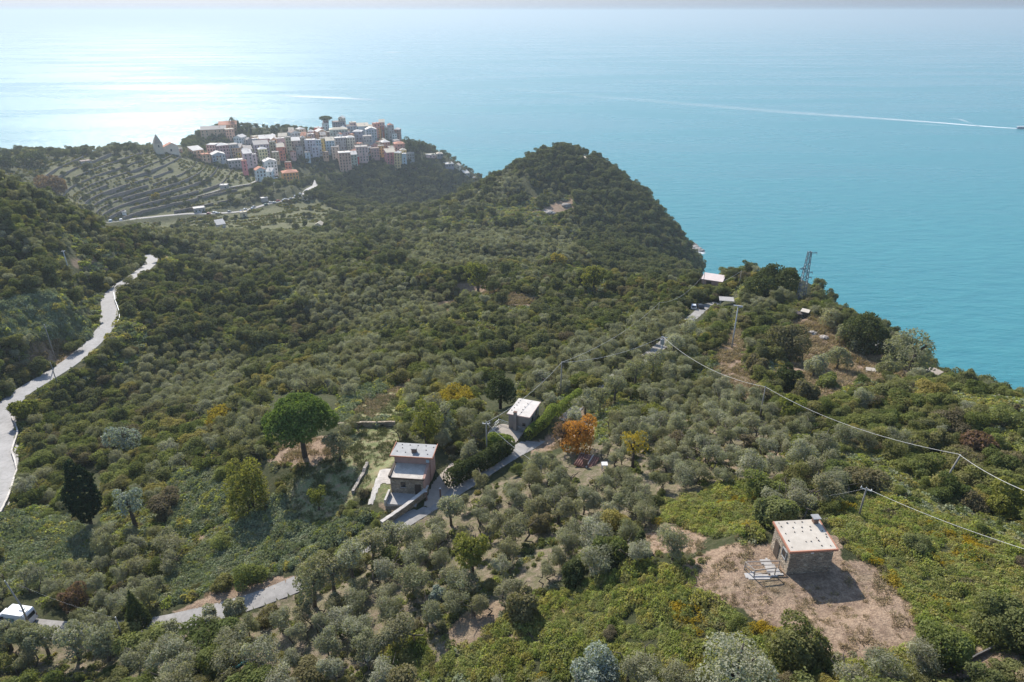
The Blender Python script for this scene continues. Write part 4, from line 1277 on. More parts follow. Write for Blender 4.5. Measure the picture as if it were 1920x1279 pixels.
BR = [clump('bramble_clump', L_BRAMBLE, 300, 0.10, 300 + i) for i in range(4)] + [clump('bramble_clump', L_SHRUB, 300, 0.10, 310), clump('bramble_clump', L_BLOOM, 200, 0.09, 311)]
BRP = [clump('pale_bramble_clump', L_BRAMBLE_PALE, 260, 0.115, 320 + i) for i in range(3)] + [clump('pale_bramble_clump', L_BRAMBLE, 260, 0.115, 323)]
x, y, z, X, Y, rr, r = points(150000, 34, 260, 501, BRAMBLE)
ok = not_kept(x, y, z, 0.8) & ~in_any(X, Y, DRY)
x, y, z, X, Y, rr = [q[ok] for q in (x, y, z, X, Y, rr)]
pale = X < 720
s = (0.4 + 0.7 * noise2(x / 2.2, y / 2.2, 64) + 0.35 * r.random(len(x))) * np.clip(rr / 90, 0.85, 1.8)
for nm, lab, m, forms in (('bramble_thicket', 'mats of green brambles covering the slopes around the stone hut', ~pale, BR), ('pale_bramble_thicket', 'mats of pale grey green brambles on the valley side of the lane', pale, BRP)):
    k = np.nonzero(m)[0]
    pk = np.where(r.random(len(k)) < 0.86, r.integers(0, len(forms) - (2 if forms is BR else 1), len(k)), 4 if forms is BR else 3)
    if forms is BR:
        pk = np.where((noise2(x[k] / 3.5, y[k] / 3.5, 66) > 0.74) & (r.random(len(k)) < 0.5), 5, pk)
    scatter(nm, lab, x[k], y[k], z[k] - 0.05, forms, np.column_stack([s[k], s[k], s[k] * (0.6 + 1.5 * noise2(x[k] / 2.4, y[k] / 2.4, 65))]), r.random(len(k)) * 6.28, pk)

UG = [clump('low_shrub', L_SHRUB, 170, 0.16, 340 + i, 0.8, 0.9) for i in range(4)] + [clump('low_shrub', L_BRAMBLE, 150, 0.16, 345), clump('low_shrub', L_OLIVE, 150, 0.16, 346)]
q0, q1 = points(90000, 34, 560, 502), points(70000, 34, 230, 512)
x, y, z, X, Y, rr = [np.concatenate([a_, b_]) for a_, b_ in zip(q0[:6], q1[:6])]
r = q0[6]
op = in_any(X, Y, DRY) | in_any(X, Y, GRASS) | in_any(X, Y, BRAMBLE)
ol = in_any(X, Y, SOIL)
u = r.random(len(x))
gap_ = opening(x, y) & ~ol
ok = (~op & (gap_ | (u < np.where(ol, 0.45, 0.8)) & (noise2(x / 4, y / 4, 67) > np.where(ol, 0.4, 0.26))) | op & (u < 0.03)) & not_kept(x, y, z, np.where(op, 0.1, 1.0))
x, y, z, rr, gap_, op = [q[ok] for q in (x, y, z, rr, gap_, op)]
s = (0.35 + 0.6 * r.random(len(x)) ** 1.5) * np.clip(rr / 110, 0.75, 1.9) * np.where(op, 0.45, np.where(gap_, 1.25, 1.0))
pk = np.where(gap_ & (r.random(len(x)) < 0.7), 4 + 2 * (r.random(len(x)) < 0.4), r.integers(0, 6, len(x)))
UG.append(clump('low_shrub', L_BRAMBLE_PALE, 150, 0.16, 347))
scatter('undergrowth', 'low green undergrowth between the trees', x, y, z - 0.05, UG, s, r.random(len(x)) * 6.28, pk)


def tuft(name, mat, seed, n=26, h=0.4, w=0.35):
    r = np.random.default_rng(seed); V = []
    for i in range(n):
        a = r.random() * 6.28; q = w * math.sqrt(r.random()); b = r.random() * 6.28
        p = np.array([q * math.cos(a), q * math.sin(a), -0.03]); l = h * (0.4 + 0.7 * r.random())
        tip = p + np.array([math.cos(b) * l * 0.8, math.sin(b) * l * 0.8, l * (0.35 + 0.6 * r.random())])
        sd = np.array([-math.sin(b), math.cos(b), 0]) * 0.035
        V += [p - sd, p + sd, tip + sd * 0.5, tip - sd * 0.5]
    return crown_mesh(name, np.array(V), mat)


DG = [tuft('grass_tuft', L_GRASS, 360 + i) for i in range(4)]
GG = [tuft('meadow_tuft', L_GREEN_GRASS, 370 + i, 22, 0.3) for i in range(3)]
for nm, lab, polys, forms, n, r1 in (('dry_grass', 'dry mown grass on the clearing and the ridge', DRY, DG, 170000, 250), ('meadow_grass', 'patchy green meadow grass around the pink house', GRASS, GG, 90000, 170)):
    x, y, z, X, Y, rr, r = points(n, 36, r1, 503 + len(nm), polys)
    ok = (noise2(x / 1.6, y / 1.6, 68) > 0.34)
    qx, qy = project(x, y, z)
    ok &= ~in_any(qx, qy, [[(690, 946), (713, 882), (736, 850), (820, 845), (870, 868), (835, 925), (800, 945), (716, 990)], [(1388, 1092), (1440, 975), (1545, 975), (1578, 1040), (1575, 1085), (1478, 1090)]])
    x, y, z, rr = [q[ok] for q in (x, y, z, rr)]
    s = (0.4 + 1.1 * noise2(x / 2, y / 2, 69)) * np.clip(rr / 80, 0.8, 2.4)
    scatter(nm, lab, x, y, z, forms, s, r.random(len(x)) * 6.28)

VN = [clump('vine', L_VINE, 60, 0.32, 380 + i, 0.8, 0.9) for i in range(4)]
x, y, z, X, Y, rr, r = points(120000, 600, 900, 520, TERR)
rowp = (sample(Z_SMOOTH, x, y) / 1.15 + 0.3 * noise2(x / 12, y / 12, 73)) % 1.0
ok = (rowp < 0.42) & (noise2(x / 22, y / 22, 74) > 0.3) & (r.random(len(x)) < 0.62)
x, y, z = x[ok], y[ok], z[ok]
scatter('vineyard', 'rows of yellowing vines on the village terraces', x, y, z, VN, 0.8 + 0.9 * r.random(len(x)), r.random(len(x)) * 6.28)
# ------------------------------------------------------------------ buildings near the camera
def at_z(px, py, z):
    a, t = ray(px, py)
    r = (CAM_Z - z) / t
    return np.array([r * math.sin(a), r * math.cos(a), z])


def stone_mat(name, tones, sx=1.6, sz=5.0):
    t = NT(name)
    v = t.obj()
    mp = t.n('ShaderNodeMapping'); mp.inputs['Scale'].default_value = (sx, sx, sz); t.l(v, mp.inputs[0])
    vo = t.n('ShaderNodeTexVoronoi'); vo.inputs['Scale'].default_value = 1.6; t.l(mp.outputs[0], vo.inputs['Vector'])
    ve = t.n('ShaderNodeTexVoronoi', feature='DISTANCE_TO_EDGE'); ve.inputs['Scale'].default_value = 1.6; t.l(mp.outputs[0], ve.inputs['Vector'])
    sp = t.n('ShaderNodeSeparateColor'); t.l(vo.outputs['Color'], sp.inputs[0])
    c = t.ramp(sp.outputs[0], [(i / (len(tones) - 1), q) for i, q in enumerate(tones)])
    c = t.mix(t.ramp(ve.outputs['Distance'], [(0.02, 0.8), (0.09, 0.0)]), c, (0.09, 0.075, 0.06))
    c = t.mix(t.ramp(t.noise(0.9, 4, 0.6, v), [(0.4, 0.0), (0.7, 0.45)]), c, (0.10, 0.085, 0.07))
    t.bsdf(c, 0.92, 0.15, 0, ve.outputs['Distance'], 0.12)
    return t.mat


STONE = stone_mat('rubble_stone', [(0.35, 0.275, 0.20), (0.50, 0.41, 0.305), (0.27, 0.22, 0.17), (0.55, 0.47, 0.36), (0.40, 0.295, 0.21)])
STONE_PALE = stone_mat('pale_dry_stone', [(0.34, 0.31, 0.27), (0.46, 0.42, 0.37), (0.28, 0.25, 0.22), (0.5, 0.46, 0.4)])
CHIPS = M('stone_chip_roofing', (0.55, 0.50, 0.44), (0.34, 0.305, 0.265), 6, 0.95)
CEMENT = M('pale_cement', (0.56, 0.50, 0.42), (0.43, 0.38, 0.315), 1.4, 0.9)
CONCRETE = M('grey_concrete', (0.42, 0.40, 0.38), (0.3, 0.285, 0.27), 2.0, 0.9)
TERRACOTTA = M('terracotta_edge', (0.44, 0.20, 0.125), (0.32, 0.15, 0.1), 5, 0.8)
SLATE = M('grey_slate', (0.30, 0.30, 0.295), (0.21, 0.21, 0.21), 1.7, 0.7)
PINKWALL = M('pink_plaster', (0.44, 0.27, 0.215), (0.34, 0.205, 0.165), 1.1, 0.9)
GREYWALL = M('grey_plaster', (0.30, 0.265, 0.24), (0.22, 0.19, 0.175), 1.2, 0.9)
DARKGLASS = M('dark_window_glass', (0.02, 0.022, 0.025), (0.015, 0.016, 0.018), 2, 0.15, 0.6)
DARKSTONE = M('dark_roof_stone', (0.12, 0.10, 0.09), (0.07, 0.06, 0.055), 4, 0.9)
WOOD = M('weathered_wood', (0.36, 0.31, 0.26), (0.25, 0.21, 0.175), 5, 0.85)
DARKWOOD = M('dark_wood', (0.09, 0.065, 0.05), (0.05, 0.04, 0.03), 5, 0.8)
METAL = M('galvanised_metal', (0.42, 0.44, 0.46), (0.3, 0.32, 0.34), 4, 0.5, 0.5, 0.5)
WHITE = M('white_paint', (0.80, 0.79, 0.77), (0.66, 0.65, 0.63), 1.5, 0.6)
BRICK = M('brown_brick', (0.2, 0.12, 0.09), (0.13, 0.085, 0.065), 8, 0.9)
RUSTROOF = M('rusty_roof_tile', (0.30, 0.16, 0.12), (0.2, 0.10, 0.08), 6, 0.9)
PALEPATH = M('pale_crazy_paving', (0.55, 0.51, 0.46), (0.3, 0.275, 0.25), 2.2, 0.9)

# --- stone hut
A, B, C_, D = at_z(1481, 1038, 210.35), at_z(1578, 1034, 210.35), at_z(1536, 974, 210.7), at_z(1442, 977, 210.7)
hc = (A + B + C_ + D) / 4
hyaw = math.radians(4.5)
HW, HD = 5.1, 4.25
hut = thing('stone_hut', 'small rubble stone hut with a pale flat roof edged in terracotta', 'hut', (hc[0], hc[1], 207.25), hyaw)
mb = MB()
w, d = HW / 2 - 0.28, HD / 2 - 0.22
mb.hexa([(-w - .08, -d - .08, -0.9), (w + .08, -d - .08, -0.9), (w + .08, d + .08, -0.9), (-w - .08, d + .08, -0.9), (-w, -d, 3.06), (w, -d, 3.06), (w, d, 3.38), (-w, d, 3.38)])
mb.build('wall', STONE, hut)
mb = MB(); r0, r1 = HW / 2, HD / 2
mb.hexa([(-r0, -r1, 3.05), (r0, -r1, 3.05), (r0, r1, 3.40), (-r0, r1, 3.40), (-r0, -r1, 3.21), (r0, -r1, 3.21), (r0, r1, 3.56), (-r0, r1, 3.56)])
roof = mb.build('roof', CEMENT, hut)
mb = MB()
sl = 0.35 / HD
for x0 in (-r0 - 0.03, r0 - 0.10):
    mb.hexa([(x0, -r1 - .03, 3.02), (x0 + .13, -r1 - .03, 3.02), (x0 + .13, r1, 3.37), (x0, r1, 3.37), (x0, -r1 - .03, 3.245), (x0 + .13, -r1 - .03, 3.245), (x0 + .13, r1, 3.595), (x0, r1, 3.595)])
mb.box((0, -r1 + 0.03, 3.135), (HW - 0.2, 0.13, 0.235))
mb.build('roof_edge', TERRACOTTA, roof)
rr_ = np.random.default_rng(3)
zr = lambda y: 3.21 + (y + r1) * sl
for sx_, sy_ in ((-.80, .86), (-.45, .84), (-.12, .84), (.2, .85), (-.78, .62), (-.32, .52), (.06, .5), (.42, .52), (-.76, .16), (-.36, .22), (-.02, .24), (.36, .3), (.82, .2), (.88, -.02), (.84, -.2), (.4, -.22), (-.8, -.3), (-.12, -.42), (.1, -.42), (.42, -.4), (-.82, -.72), (.42, -.72), (.78, -.76)):
    mb = MB(); x_, y_ = sx_ * r0, sy_ * r1; k = 0.05 + 0.045 * rr_.random()
    n = 6
    base = [(x_ + k * (0.8 + .4 * rr_.random()) * math.cos(q * 6.28 / n), y_ + k * (0.6 + .4 * rr_.random()) * math.sin(q * 6.28 / n), zr(y_) - .01) for q in range(n)]
    mb.prism(base, (0.01, 0.01, 0.06 + 0.04 * rr_.random()))
    mb.build('roof_stone', DARKSTONE, roof)
mb = MB(); mb.box((r0 * .74, r1 * .8, 3.80), (0.5, 0.5, 0.75)); chim = mb.build('chimney', BRICK, roof)
mb = MB(); mb.box((r0 * .74, r1 * .8, 4.235), (0.82, 0.78, 0.11)); mb.build('chimney_cap', SLATE, chim)
mb = MB(); mb.box((-w - .045, -d + 1.05, 1.85), (0.1, 0.8, 0.95)); wd = mb.build('window', DARKGLASS, hut)
mb = MB()
for yy in (-d + .62, -d + 1.48): mb.box((-w - .06, yy, 1.85), (0.14, 0.07, 1.05))
for zz in (1.35, 2.36): mb.box((-w - .06, -d + 1.05, zz), (0.14, 0.93, 0.07))
mb.build('frame', METAL, wd)
mb = MB(); mb.box((-w - .05, d - 1.2, 0.95), (0.12, 0.95, 1.95)); mb.build('door', DARKWOOD, hut)
mb = MB(); mb.box((0.0, -d - .03, 2.75), (0.28, 0.05, 0.16)); mb.build('vent', WHITE, hut)

# concrete path beside the hut and its wooden railing


def flat_patch(name, pix, mat, lift, label):
    P = np.array([hit(*q) for q in pix])
    step = max(0.22, np.ptp(P[:, 0]) / 40)
    gx_, gy_ = np.meshgrid(np.arange(P[:, 0].min(), P[:, 0].max() + step, step), np.arange(P[:, 1].min(), P[:, 1].max() + step, step), indexing='ij')
    nx_, ny_ = gx_.shape
    z_ = sample(ZG, gx_, gy_) + lift
    z_ = np.maximum(z_, np.median(z_) - 5)
    ii, jj = np.meshgrid(np.arange(nx_ - 1), np.arange(ny_ - 1), indexing='ij')
    a_ = ii * ny_ + jj
    ins = in_poly(gx_[:-1, :-1] + step / 2, gy_[:-1, :-1] + step / 2, [tuple(q[:2]) for q in P])
    F = np.stack([a_, a_ + ny_, a_ + ny_ + 1, a_ + 1], -1)[ins]
    top = np.column_stack([gx_.ravel(), gy_.ravel(), z_.ravel()]); low = top - [0, 0, lift + 0.3]
    mb = MB(); mb.faces(top, F.tolist())
    edges = {}
    for f in F.tolist():
        for k in range(4): edges[(f[k], f[(k + 1) % 4])] = 1
    rim = [e for e in edges if (e[1], e[0]) not in edges]
    mb.faces(np.vstack([top, low]), [(b_, a0, a0 + len(top), b_ + len(top)) for a0, b_ in rim])
    return tag(mb.build(name, mat), kind='structure', label=label)


flat_patch('concrete_path', [(1424, 1050), (1440, 1048), (1468, 1079), (1446, 1082)], CONCRETE, 0.10, 'concrete path running along the stone hut')
flat_patch('concrete_slab', [(1392, 1078), (1410, 1072), (1446, 1080), (1446, 1085), (1405, 1087)], CONCRETE, 0.06, 'concrete slab at the end of the railing')


def railing(name, label, cat, pix, h, mat, rail=0.07, mids=(0.5,), post=0.09, group=None):
    P = [hit(*q) for q in pix]
    th = thing(name, label, cat, P[0], 0, group)
    o = np.array(P[0])
    for p in P:
        q = p - o
        mb = MB(); mb.box((q[0], q[1], q[2] + h / 2 - .15), (post, post, h + .3)); mb.build('post', mat, th)
    for a, b in zip(P[:-1], P[1:]):
        a, b = a - o, b - o
        for k in (1.0,) + tuple(mids):
            mb = MB(); mb.tube([(a[0], a[1], a[2] + h * k), (b[0], b[1], b[2] + h * k)], rail if k == 1 else rail * .6, 5, smooth=False); mb.build('rail', mat, th)
    return th


railing('wooden_railing', 'pale wooden railing around the landing beside the stone hut', 'railing', [(1459, 1066), (1395, 1068), (1413, 1084), (1452, 1079)], 1.05, WOOD)

# --- pink house with a slate roof and a lower stone roofed front
ph = thing('pink_house', 'pink house with a grey slate roof above a lower stone roofed front', 'house', (-15.7, 88.7, 192.4), R(-6))
mb = MB(); mb.hexa([(-2.9, 0, -1), (2.9, 0, -1), (2.9, 3.1, -1), (-2.9, 3.1, -1), (-2.9, 0, 4.75), (2.9, 0, 4.75), (2.9, 3.1, 4.5), (-2.9, 3.1, 4.5)])
mb.build('upper_wall', PINKWALL, ph)
mb = MB(); mb.hexa([(-3.35, -.55, 4.79), (3.3, -.55, 4.79), (3.3, 3.5, 4.47), (-3.35, 3.5, 4.47), (-3.35, -.55, 4.93), (3.3, -.55, 4.93), (3.3, 3.5, 4.61), (-3.35, 3.5, 4.61)])
rf = mb.build('roof', SLATE, ph)
mb = MB()
mb.box((0, -.6, 4.84), (6.8, 0.1, 0.2)); mb.box((3.36, 1.45, 4.68), (0.1, 4.1, 0.3)); mb.box((-3.41, 1.45, 4.68), (0.1, 4.1, 0.3)); mb.build('roof_edge', TERRACOTTA, rf)
mb = MB(); mb.box((0.15, 0.9, 5.15), (0.75, 0.6, 0.8)); ch = mb.build('chimney', BRICK, rf)
mb = MB(); mb.box((0.15, 0.9, 5.6), (0.95, 0.8, 0.1)); mb.build('chimney_cap', SLATE, ch)
for x_, y_ in ((-2.3, 2.9), (-1.0, 2.9), (.3, 2.9), (1.6, 2.9), (-2.0, 1.9), (1.9, 1.6), (-2.6, .8), (-1.2, .6), (2.4, .4), (2.9, 2.6)):
    mb = MB(); mb.box((x_, y_, 4.95 - (y_ + .55) * .079 + .02), (0.16, 0.13, 0.1)); mb.build('roof_stone', DARKSTONE, rf)
mb = MB(); mb.box((2.45, -.06, 3.9), (0.5, 0.1, 0.5)); mb.build('meter_box', M('pale_blue_box', (0.45, 0.55, 0.6), None, 3, 0.6), ph)
mb = MB(); mb.hexa([(-2.75, -3.5, -1), (2.35, -3.5, -1), (2.35, -.02, -1), (-2.75, -.02, -1), (-2.75, -3.5, 2.92), (2.35, -3.5, 2.92), (2.35, -.02, 3.05), (-2.75, -.02, 3.05)])
mb.build('lower_wall', STONE_PALE if False else STONE, ph)
mb = MB(); mb.hexa([(2.36, -3.45, -1), (2.72, -3.45, -1), (2.72, -.02, -1), (2.36, -.02, -1), (2.36, -3.45, 3.1), (2.72, -3.45, 3.1), (2.72, -.02, 3.6), (2.36, -.02, 3.6)]); mb.build('side_wall', PINKWALL, ph)
mb = MB(); mb.hexa([(-2.62, -3.62, 2.93), (2.35, -3.62, 2.93), (2.35, -.03, 3.06), (-2.62, -.03, 3.06), (-2.62, -3.62, 3.1), (2.35, -3.62, 3.1), (2.35, -.03, 3.23), (-2.62, -.03, 3.23)]); lr = mb.build('lower_roof', CHIPS, ph)
mb = MB(); mb.box((-2.82, -1.75, 3.15), (0.36, 3.75, 0.34)); mb.box((-0.1, -3.70, 3.0), (5.5, 0.12, 0.22)); mb.build('parapet', DARKWOOD, lr)
mb = MB(); mb.box((-.75, -3.53, 1.75), (0.72, 0.1, 0.85)); wn_ = mb.build('window', DARKGLASS, ph)
mb = MB(); mb.box((-.75, -3.55, 1.25), (0.9, 0.2, 0.08)); mb.build('sill', CONCRETE, wn_)
mb = MB(); mb.box((1.55, -3.53, 0.95), (0.95, 0.1, 1.95)); mb.build('door', DARKWOOD, ph)
mb = MB(); mb.box((-.5, -4.85, -.35), (4.6, 2.7, 0.8)); mb.build('front_terrace', CONCRETE, ph)
mb = MB(); mb.box((-2.95, -5.0, .2), (0.3, 2.6, 1.2)); mb.build('terrace_wall', PALEPATH, ph)

flat_patch('paved_path', [(690, 946), (713, 882), (736, 879), (733, 908), (716, 906), (699, 946)], PALEPATH, 0.07, 'pale paved path beside the pink house')
flat_patch('driveway', [(795, 948), (812, 905), (846, 868), (872, 868), (868, 890), (835, 925), (815, 955)], M('beige_driveway', (0.36, 0.31, 0.26), (0.27, 0.23, 0.19), 1.2, 0.9), 0.05, 'beige driveway rising past the pink house')


def wall_line(name, label, cat, pix, h, thick, mat, cap=None, wob=0.12, seed=1, group=None, lift=0.0):
    """A dry wall following the ground; uneven top, pale coping as a part."""
    P = np.array([hit(*q) for q in pix]); P = resample(P, 0.6)
    if len(P) < 3: P = np.array([hit(*q) for q in pix])
    for i in range(len(P)): P[i, 2] = ground(P[i, 0], P[i, 1])
    P[:, 2] = smooth_line(np.column_stack([P[:, 2]] * 2), 3)[:, 0]
    o = P[0].copy()
    th = thing(name, label, cat, o, 0, group)
    T = np.gradient(P[:, :2], axis=0); T /= np.linalg.norm(T, axis=1)[:, None] + 1e-9
    Nn = np.column_stack([T[:, 1], -T[:, 0]]) * thick / 2
    rw = np.random.default_rng(seed)
    mb = MB(); V = []
    top = P[:, 2] - o[2] + h + lift + wob * (rw.random(len(P)) - .5)
    for i in range(len(P)):
        a, b = P[i, :2] - o[:2] + Nn[i], P[i, :2] - o[:2] - Nn[i]
        V += [(a[0], a[1], P[i, 2] - o[2] - .5), (a[0], a[1], top[i]), (b[0], b[1], top[i]), (b[0], b[1], P[i, 2] - o[2] - .5)]
    F = [(i * 4 + k, i * 4 + (k + 1) % 4, i * 4 + 4 + (k + 1) % 4, i * 4 + 4 + k) for i in range(len(P) - 1) for k in range(3)] + [(0, 1, 2, 3), tuple(4 * len(P) - 4 + k for k in (3, 2, 1, 0))]
    mb.faces(V, F); mb.build('wall', mat, th)
    if cap is not None:
        mb = MB(); V = []
        for i in range(len(P)):
            a, b = P[i, :2] - o[:2] + Nn[i] * 1.18, P[i, :2] - o[:2] - Nn[i] * 1.18
            V += [(a[0], a[1], top[i] + .01), (a[0], a[1], top[i] + .12), (b[0], b[1], top[i] + .12), (b[0], b[1], top[i] + .01)]
        F = [(i * 4 + k, i * 4 + (k + 1) % 4, i * 4 + 4 + (k + 1) % 4, i * 4 + 4 + k) for i in range(len(P) - 1) for k in range(4)] + [(0, 1, 2, 3), tuple(4 * len(P) - 4 + k for k in (3, 2, 1, 0))]
        mb.faces(V, F); mb.build('coping', cap, th)
    return th


wall_line('garden_wall', 'stone garden wall with a pale coping along the lane below the pink house', 'wall', [(716, 990), (745, 970), (775, 948), (796, 932), (803, 918)], 1.1, 0.5, STONE, PALEPATH, 0.06, 4)
wall_line('dry_wall', 'low tumbled dry stone wall crossing the meadow beside the pink house', 'wall', [(662, 926), (672, 905), (682, 888), (690, 868)], 0.5, 0.5, STONE_PALE, None, 0.35, 5)
wall_line('terrace_wall', 'pale terrace wall between olive trees near the satellite dish', 'wall', [(702, 1228), (730, 1205), (762, 1180)], 0.7, 0.5, STONE_PALE, None, 0.2, 6)
wall_line('retaining_wall', 'dark retaining wall at the top of the meadow behind the pink house', 'wall', [(635, 803), (690, 800), (745, 800)], 1.1, 0.4, STONE, None, 0.15, 7)
wall_line('ridge_wall', 'pale field wall among bushes near the transformer pole', 'wall', [(1192, 634), (1212, 634), (1232, 637)], 1.0, 0.6, STONE_PALE, None, 0.4, 8)
wall_line('ridge_wall', 'short pale stone bank above the field wall on the ridge', 'wall', [(1198, 620), (1216, 619)], 1.0, 0.7, STONE_PALE, None, 0.4, 9)
wall_line('concrete_wall', 'curved grey concrete wall in the shade at the lower corner of the photo', 'wall', [(1775, 1262), (1800, 1250), (1830, 1233), (1865, 1216), (1895, 1209), (1935, 1206)], 0.45, 0.12, M('shaded_concrete', (0.15, 0.14, 0.13), (0.1, 0.095, 0.09), 2, 0.9), None, 0.02, 10)  # concrete colour darkened to stand for the shade of the shrubs
wall_line('roadside_parapet', 'stone parapet with a pale wavy top along the outer edge of the valley road', 'wall', [(26, 768), (24, 785), (32, 803), (35, 815), (28, 835), (24, 850), (30, 868), (34, 885), (28, 905), (20, 932), (5, 962), (-12, 990)], 0.8, 0.3, STONE_PALE, PALEPATH, 0.12, 11)
wall_line('field_wall', 'long dark terrace wall below the footpath on the village hill', 'wall', [(370, 372), (400, 364), (430, 355), (470, 349), (490, 339)], 2.0, 0.6, STONE, None, 0.4, 12)
railing('guard_rail', 'thin pale guard rail on the outer bend of the valley road', 'railing', [(214, 552), (216, 565), (221, 578), (225, 590), (225, 600), (221, 608)], 0.9, METAL, 0.16, (0.55,), 0.12)

# --- white roofed house with a chimney stack
A, B, C_, D = at_z(942, 776, 195.35), at_z(985, 783, 195.35), at_z(1022, 754, 194.7), at_z(980, 747, 194.7)
wc = (A + B + C_ + D) / 4
wh = thing('white_roofed_house', 'small grey walled house with a white sloping roof beside the clipped hedge', 'house', (wc[0], wc[1], 192.0), R(-19))
a_, b_ = 2.1, 3.35
mb = MB(); mb.hexa([(-a_ + .2, -b_ + .25, -1), (a_ - .2, -b_ + .25, -1), (a_ - .2, b_ - .25, -1), (-a_ + .2, b_ - .25, -1), (-a_ + .2, -b_ + .25, 3.22), (a_ - .2, -b_ + .25, 3.22), (a_ - .2, b_ - .25, 2.68), (-a_ + .2, b_ - .25, 2.68)])
mb.build('wall', GREYWALL, wh)
mb = MB(); mb.hexa([(-a_, -b_, 3.24), (a_, -b_, 3.24), (a_, b_, 2.65), (-a_, b_, 2.65), (-a_, -b_, 3.38), (a_, -b_, 3.38), (a_, b_, 2.79), (-a_, b_, 2.79)]); rf = mb.build('roof', M('chalky_roof', (0.53, 0.49, 0.45), (0.4, 0.37, 0.34), 1.1, 0.9), wh)
mb = MB(); mb.box((0, -b_ - .05, 3.3), (4.3, 0.09, 0.2)); mb.hexa([(a_ + .003, -b_, 3.2), (a_ + .09, -b_, 3.2), (a_ + .09, b_, 2.61), (a_ + .003, b_, 2.61), (a_ + .003, -b_, 3.4), (a_ + .09, -b_, 3.4), (a_ + .09, b_, 2.81), (a_ + .003, b_, 2.81)]); mb.build('roof_edge', M('pinkish_edge', (0.55, 0.4, 0.35), None, 4), rf)
for x_, y_ in ((-1.5, 2.4), (-1.5, 1.4), (-1.5, .4), (-1.6, -.8), (-1.7, -1.9), (0.2, 1.6), (0.1, .2), (0.1, -1.0), (.2, -2.1)):
    mb = MB(); mb.box((x_, y_, 3.38 - (y_ + b_) * .088 + .04), (0.17, 0.15, 0.1)); mb.build('roof_stone', DARKSTONE, rf)
mb = MB(); mb.box((-.55, -b_ - .02, 1.7), (0.55, 0.45, 4.4)); ch = mb.build('chimney', GREYWALL, wh)
mb = MB(); mb.box((-.55, -b_ - .02, 3.98), (0.62, 0.52, 0.14)); mb.build('chimney_cap', BRICK, ch)
mb = MB(); mb.box((1.0, -b_ + .22, 1.5), (0.55, 0.08, 0.6)); mb.build('window', DARKGLASS, wh)
mb = MB(); mb.box((a_ - .17, -1.0, 1.6), (0.08, 0.75, 0.9)); mb.build('window', DARKGLASS, wh)
mb = MB(); mb.box((a_ - .17, 1.4, 1.6), (0.08, 0.7, 0.8)); mb.build('window', DARKGLASS, wh)
flat_patch('house_terrace', [(918, 812), (938, 796), (955, 797), (982, 812), (968, 830), (950, 838), (930, 822)], M('beige_terrace', (0.36, 0.32, 0.27), (0.26, 0.23, 0.2), 1.5, 0.9), 0.12, 'pale terrace in front of the white roofed house')
railing('metal_railing', 'grey metal railing around the terrace of the white roofed house', 'railing', [(917, 811), (936, 795), (960, 803), (984, 814)], 1.0, METAL, 0.05, (0.4, 0.7), 0.06)
wall_line('low_wall', 'pale low wall of the terrace in front of the white roofed house', 'wall', [(914, 818), (926, 808), (938, 800)], 0.5, 0.4, PALEPATH, None, 0.02, 14)


# --- clipped hedges
def hedge(name, label, pix, w, h, mat, n, leaf, seed):
    P = np.array([hit(*q) for q in pix]); P = resample(P, 0.5)
    for i in range(len(P)): P[i, 2] = ground(P[i, 0], P[i, 1])
    o = P[0].copy(); th = thing(name, label, 'hedge', o)
    q = P - o
    bl = [((p[0], p[1], p[2] + h * .5), (w * .62, w * .62, h * .56)) for p in q]
    r = np.random.default_rng(seed)
    f = crown_mesh(name, leaves(bl, n, leaf, r, 0.4, 0.9, 0.012, elong=1.4), mat)
    ob = bpy.data.objects.new('foliage', f); link(ob); ob.parent = th
    mb = MB()
    for p in q[::3]: mb.tube([(p[0], p[1], p[2] - .3), (p[0] + .1, p[1], p[2] + h * .4), (p[0], p[1] + .1, p[2] + h * .8)], [.06, .05, .02], 5)
    mb.build('stem', BARK_DARK, th)


hedge('hedge', 'long clipped green hedge along the lane by the white roofed house', [(992, 822), (1020, 800), (1055, 771), (1086, 746)], 1.5, 2.1, L_HEDGE, 9000, 0.12, 41)
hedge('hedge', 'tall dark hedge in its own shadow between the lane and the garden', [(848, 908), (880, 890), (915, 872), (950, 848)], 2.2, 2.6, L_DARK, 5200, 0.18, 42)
hedge('hedge', 'square bright green hedge block at the terrace corner', [(925, 842), (940, 845), (955, 848)], 2.0, 3.0, L_HEDGE, 2600, 0.16, 43)

# --- red roofed shed
sc_ = (at_z(1078, 868, 196) + at_z(1105, 877, 196) + at_z(1121, 861, 196.5) + at_z(1097, 852, 196.5)) / 4
g_ = ground(sc_[0], sc_[1])
sh = thing('red_roofed_shed', 'tumbledown shed with a rusty red tiled roof among the olives', 'shed', (sc_[0], sc_[1], g_), R(-28))
hs = 196.1 - g_
mb = MB(); mb.hexa([(-1.2, -1.1, -.6), (1.2, -1.1, -.6), (1.2, 1.1, -.6), (-1.2, 1.1, -.6), (-1.2, -1.1, hs - .2), (1.2, -1.1, hs - .2), (1.2, 1.1, hs + .2), (-1.2, 1.1, hs + .2)]); mb.build('wall', DARKWOOD, sh)
mb = MB()
for i in range(9):
    x_ = -1.44 + i * .36
    mb.tube([(x_, -1.45, hs - .17), (x_, 1.4, hs + .33)], 0.19, 6)
rf = mb.build('roof', RUSTROOF, sh)
mb = MB(); mb.tube([(0.5, -1.5, hs + .02), (0.5, 1.45, hs + .56)], 0.11, 5); mb.box((-1.2, 1.2, hs + .52), (0.5, 0.3, 0.18)); mb.build('ridge_stone', PALEPATH, rf)
mb = MB(); mb.box((0.2, -1.12, 0.8), (0.8, 0.08, 1.6)); mb.build('door', BRICK, sh)
# ------------------------------------------------------------------ the village on the headland
_wm = {}


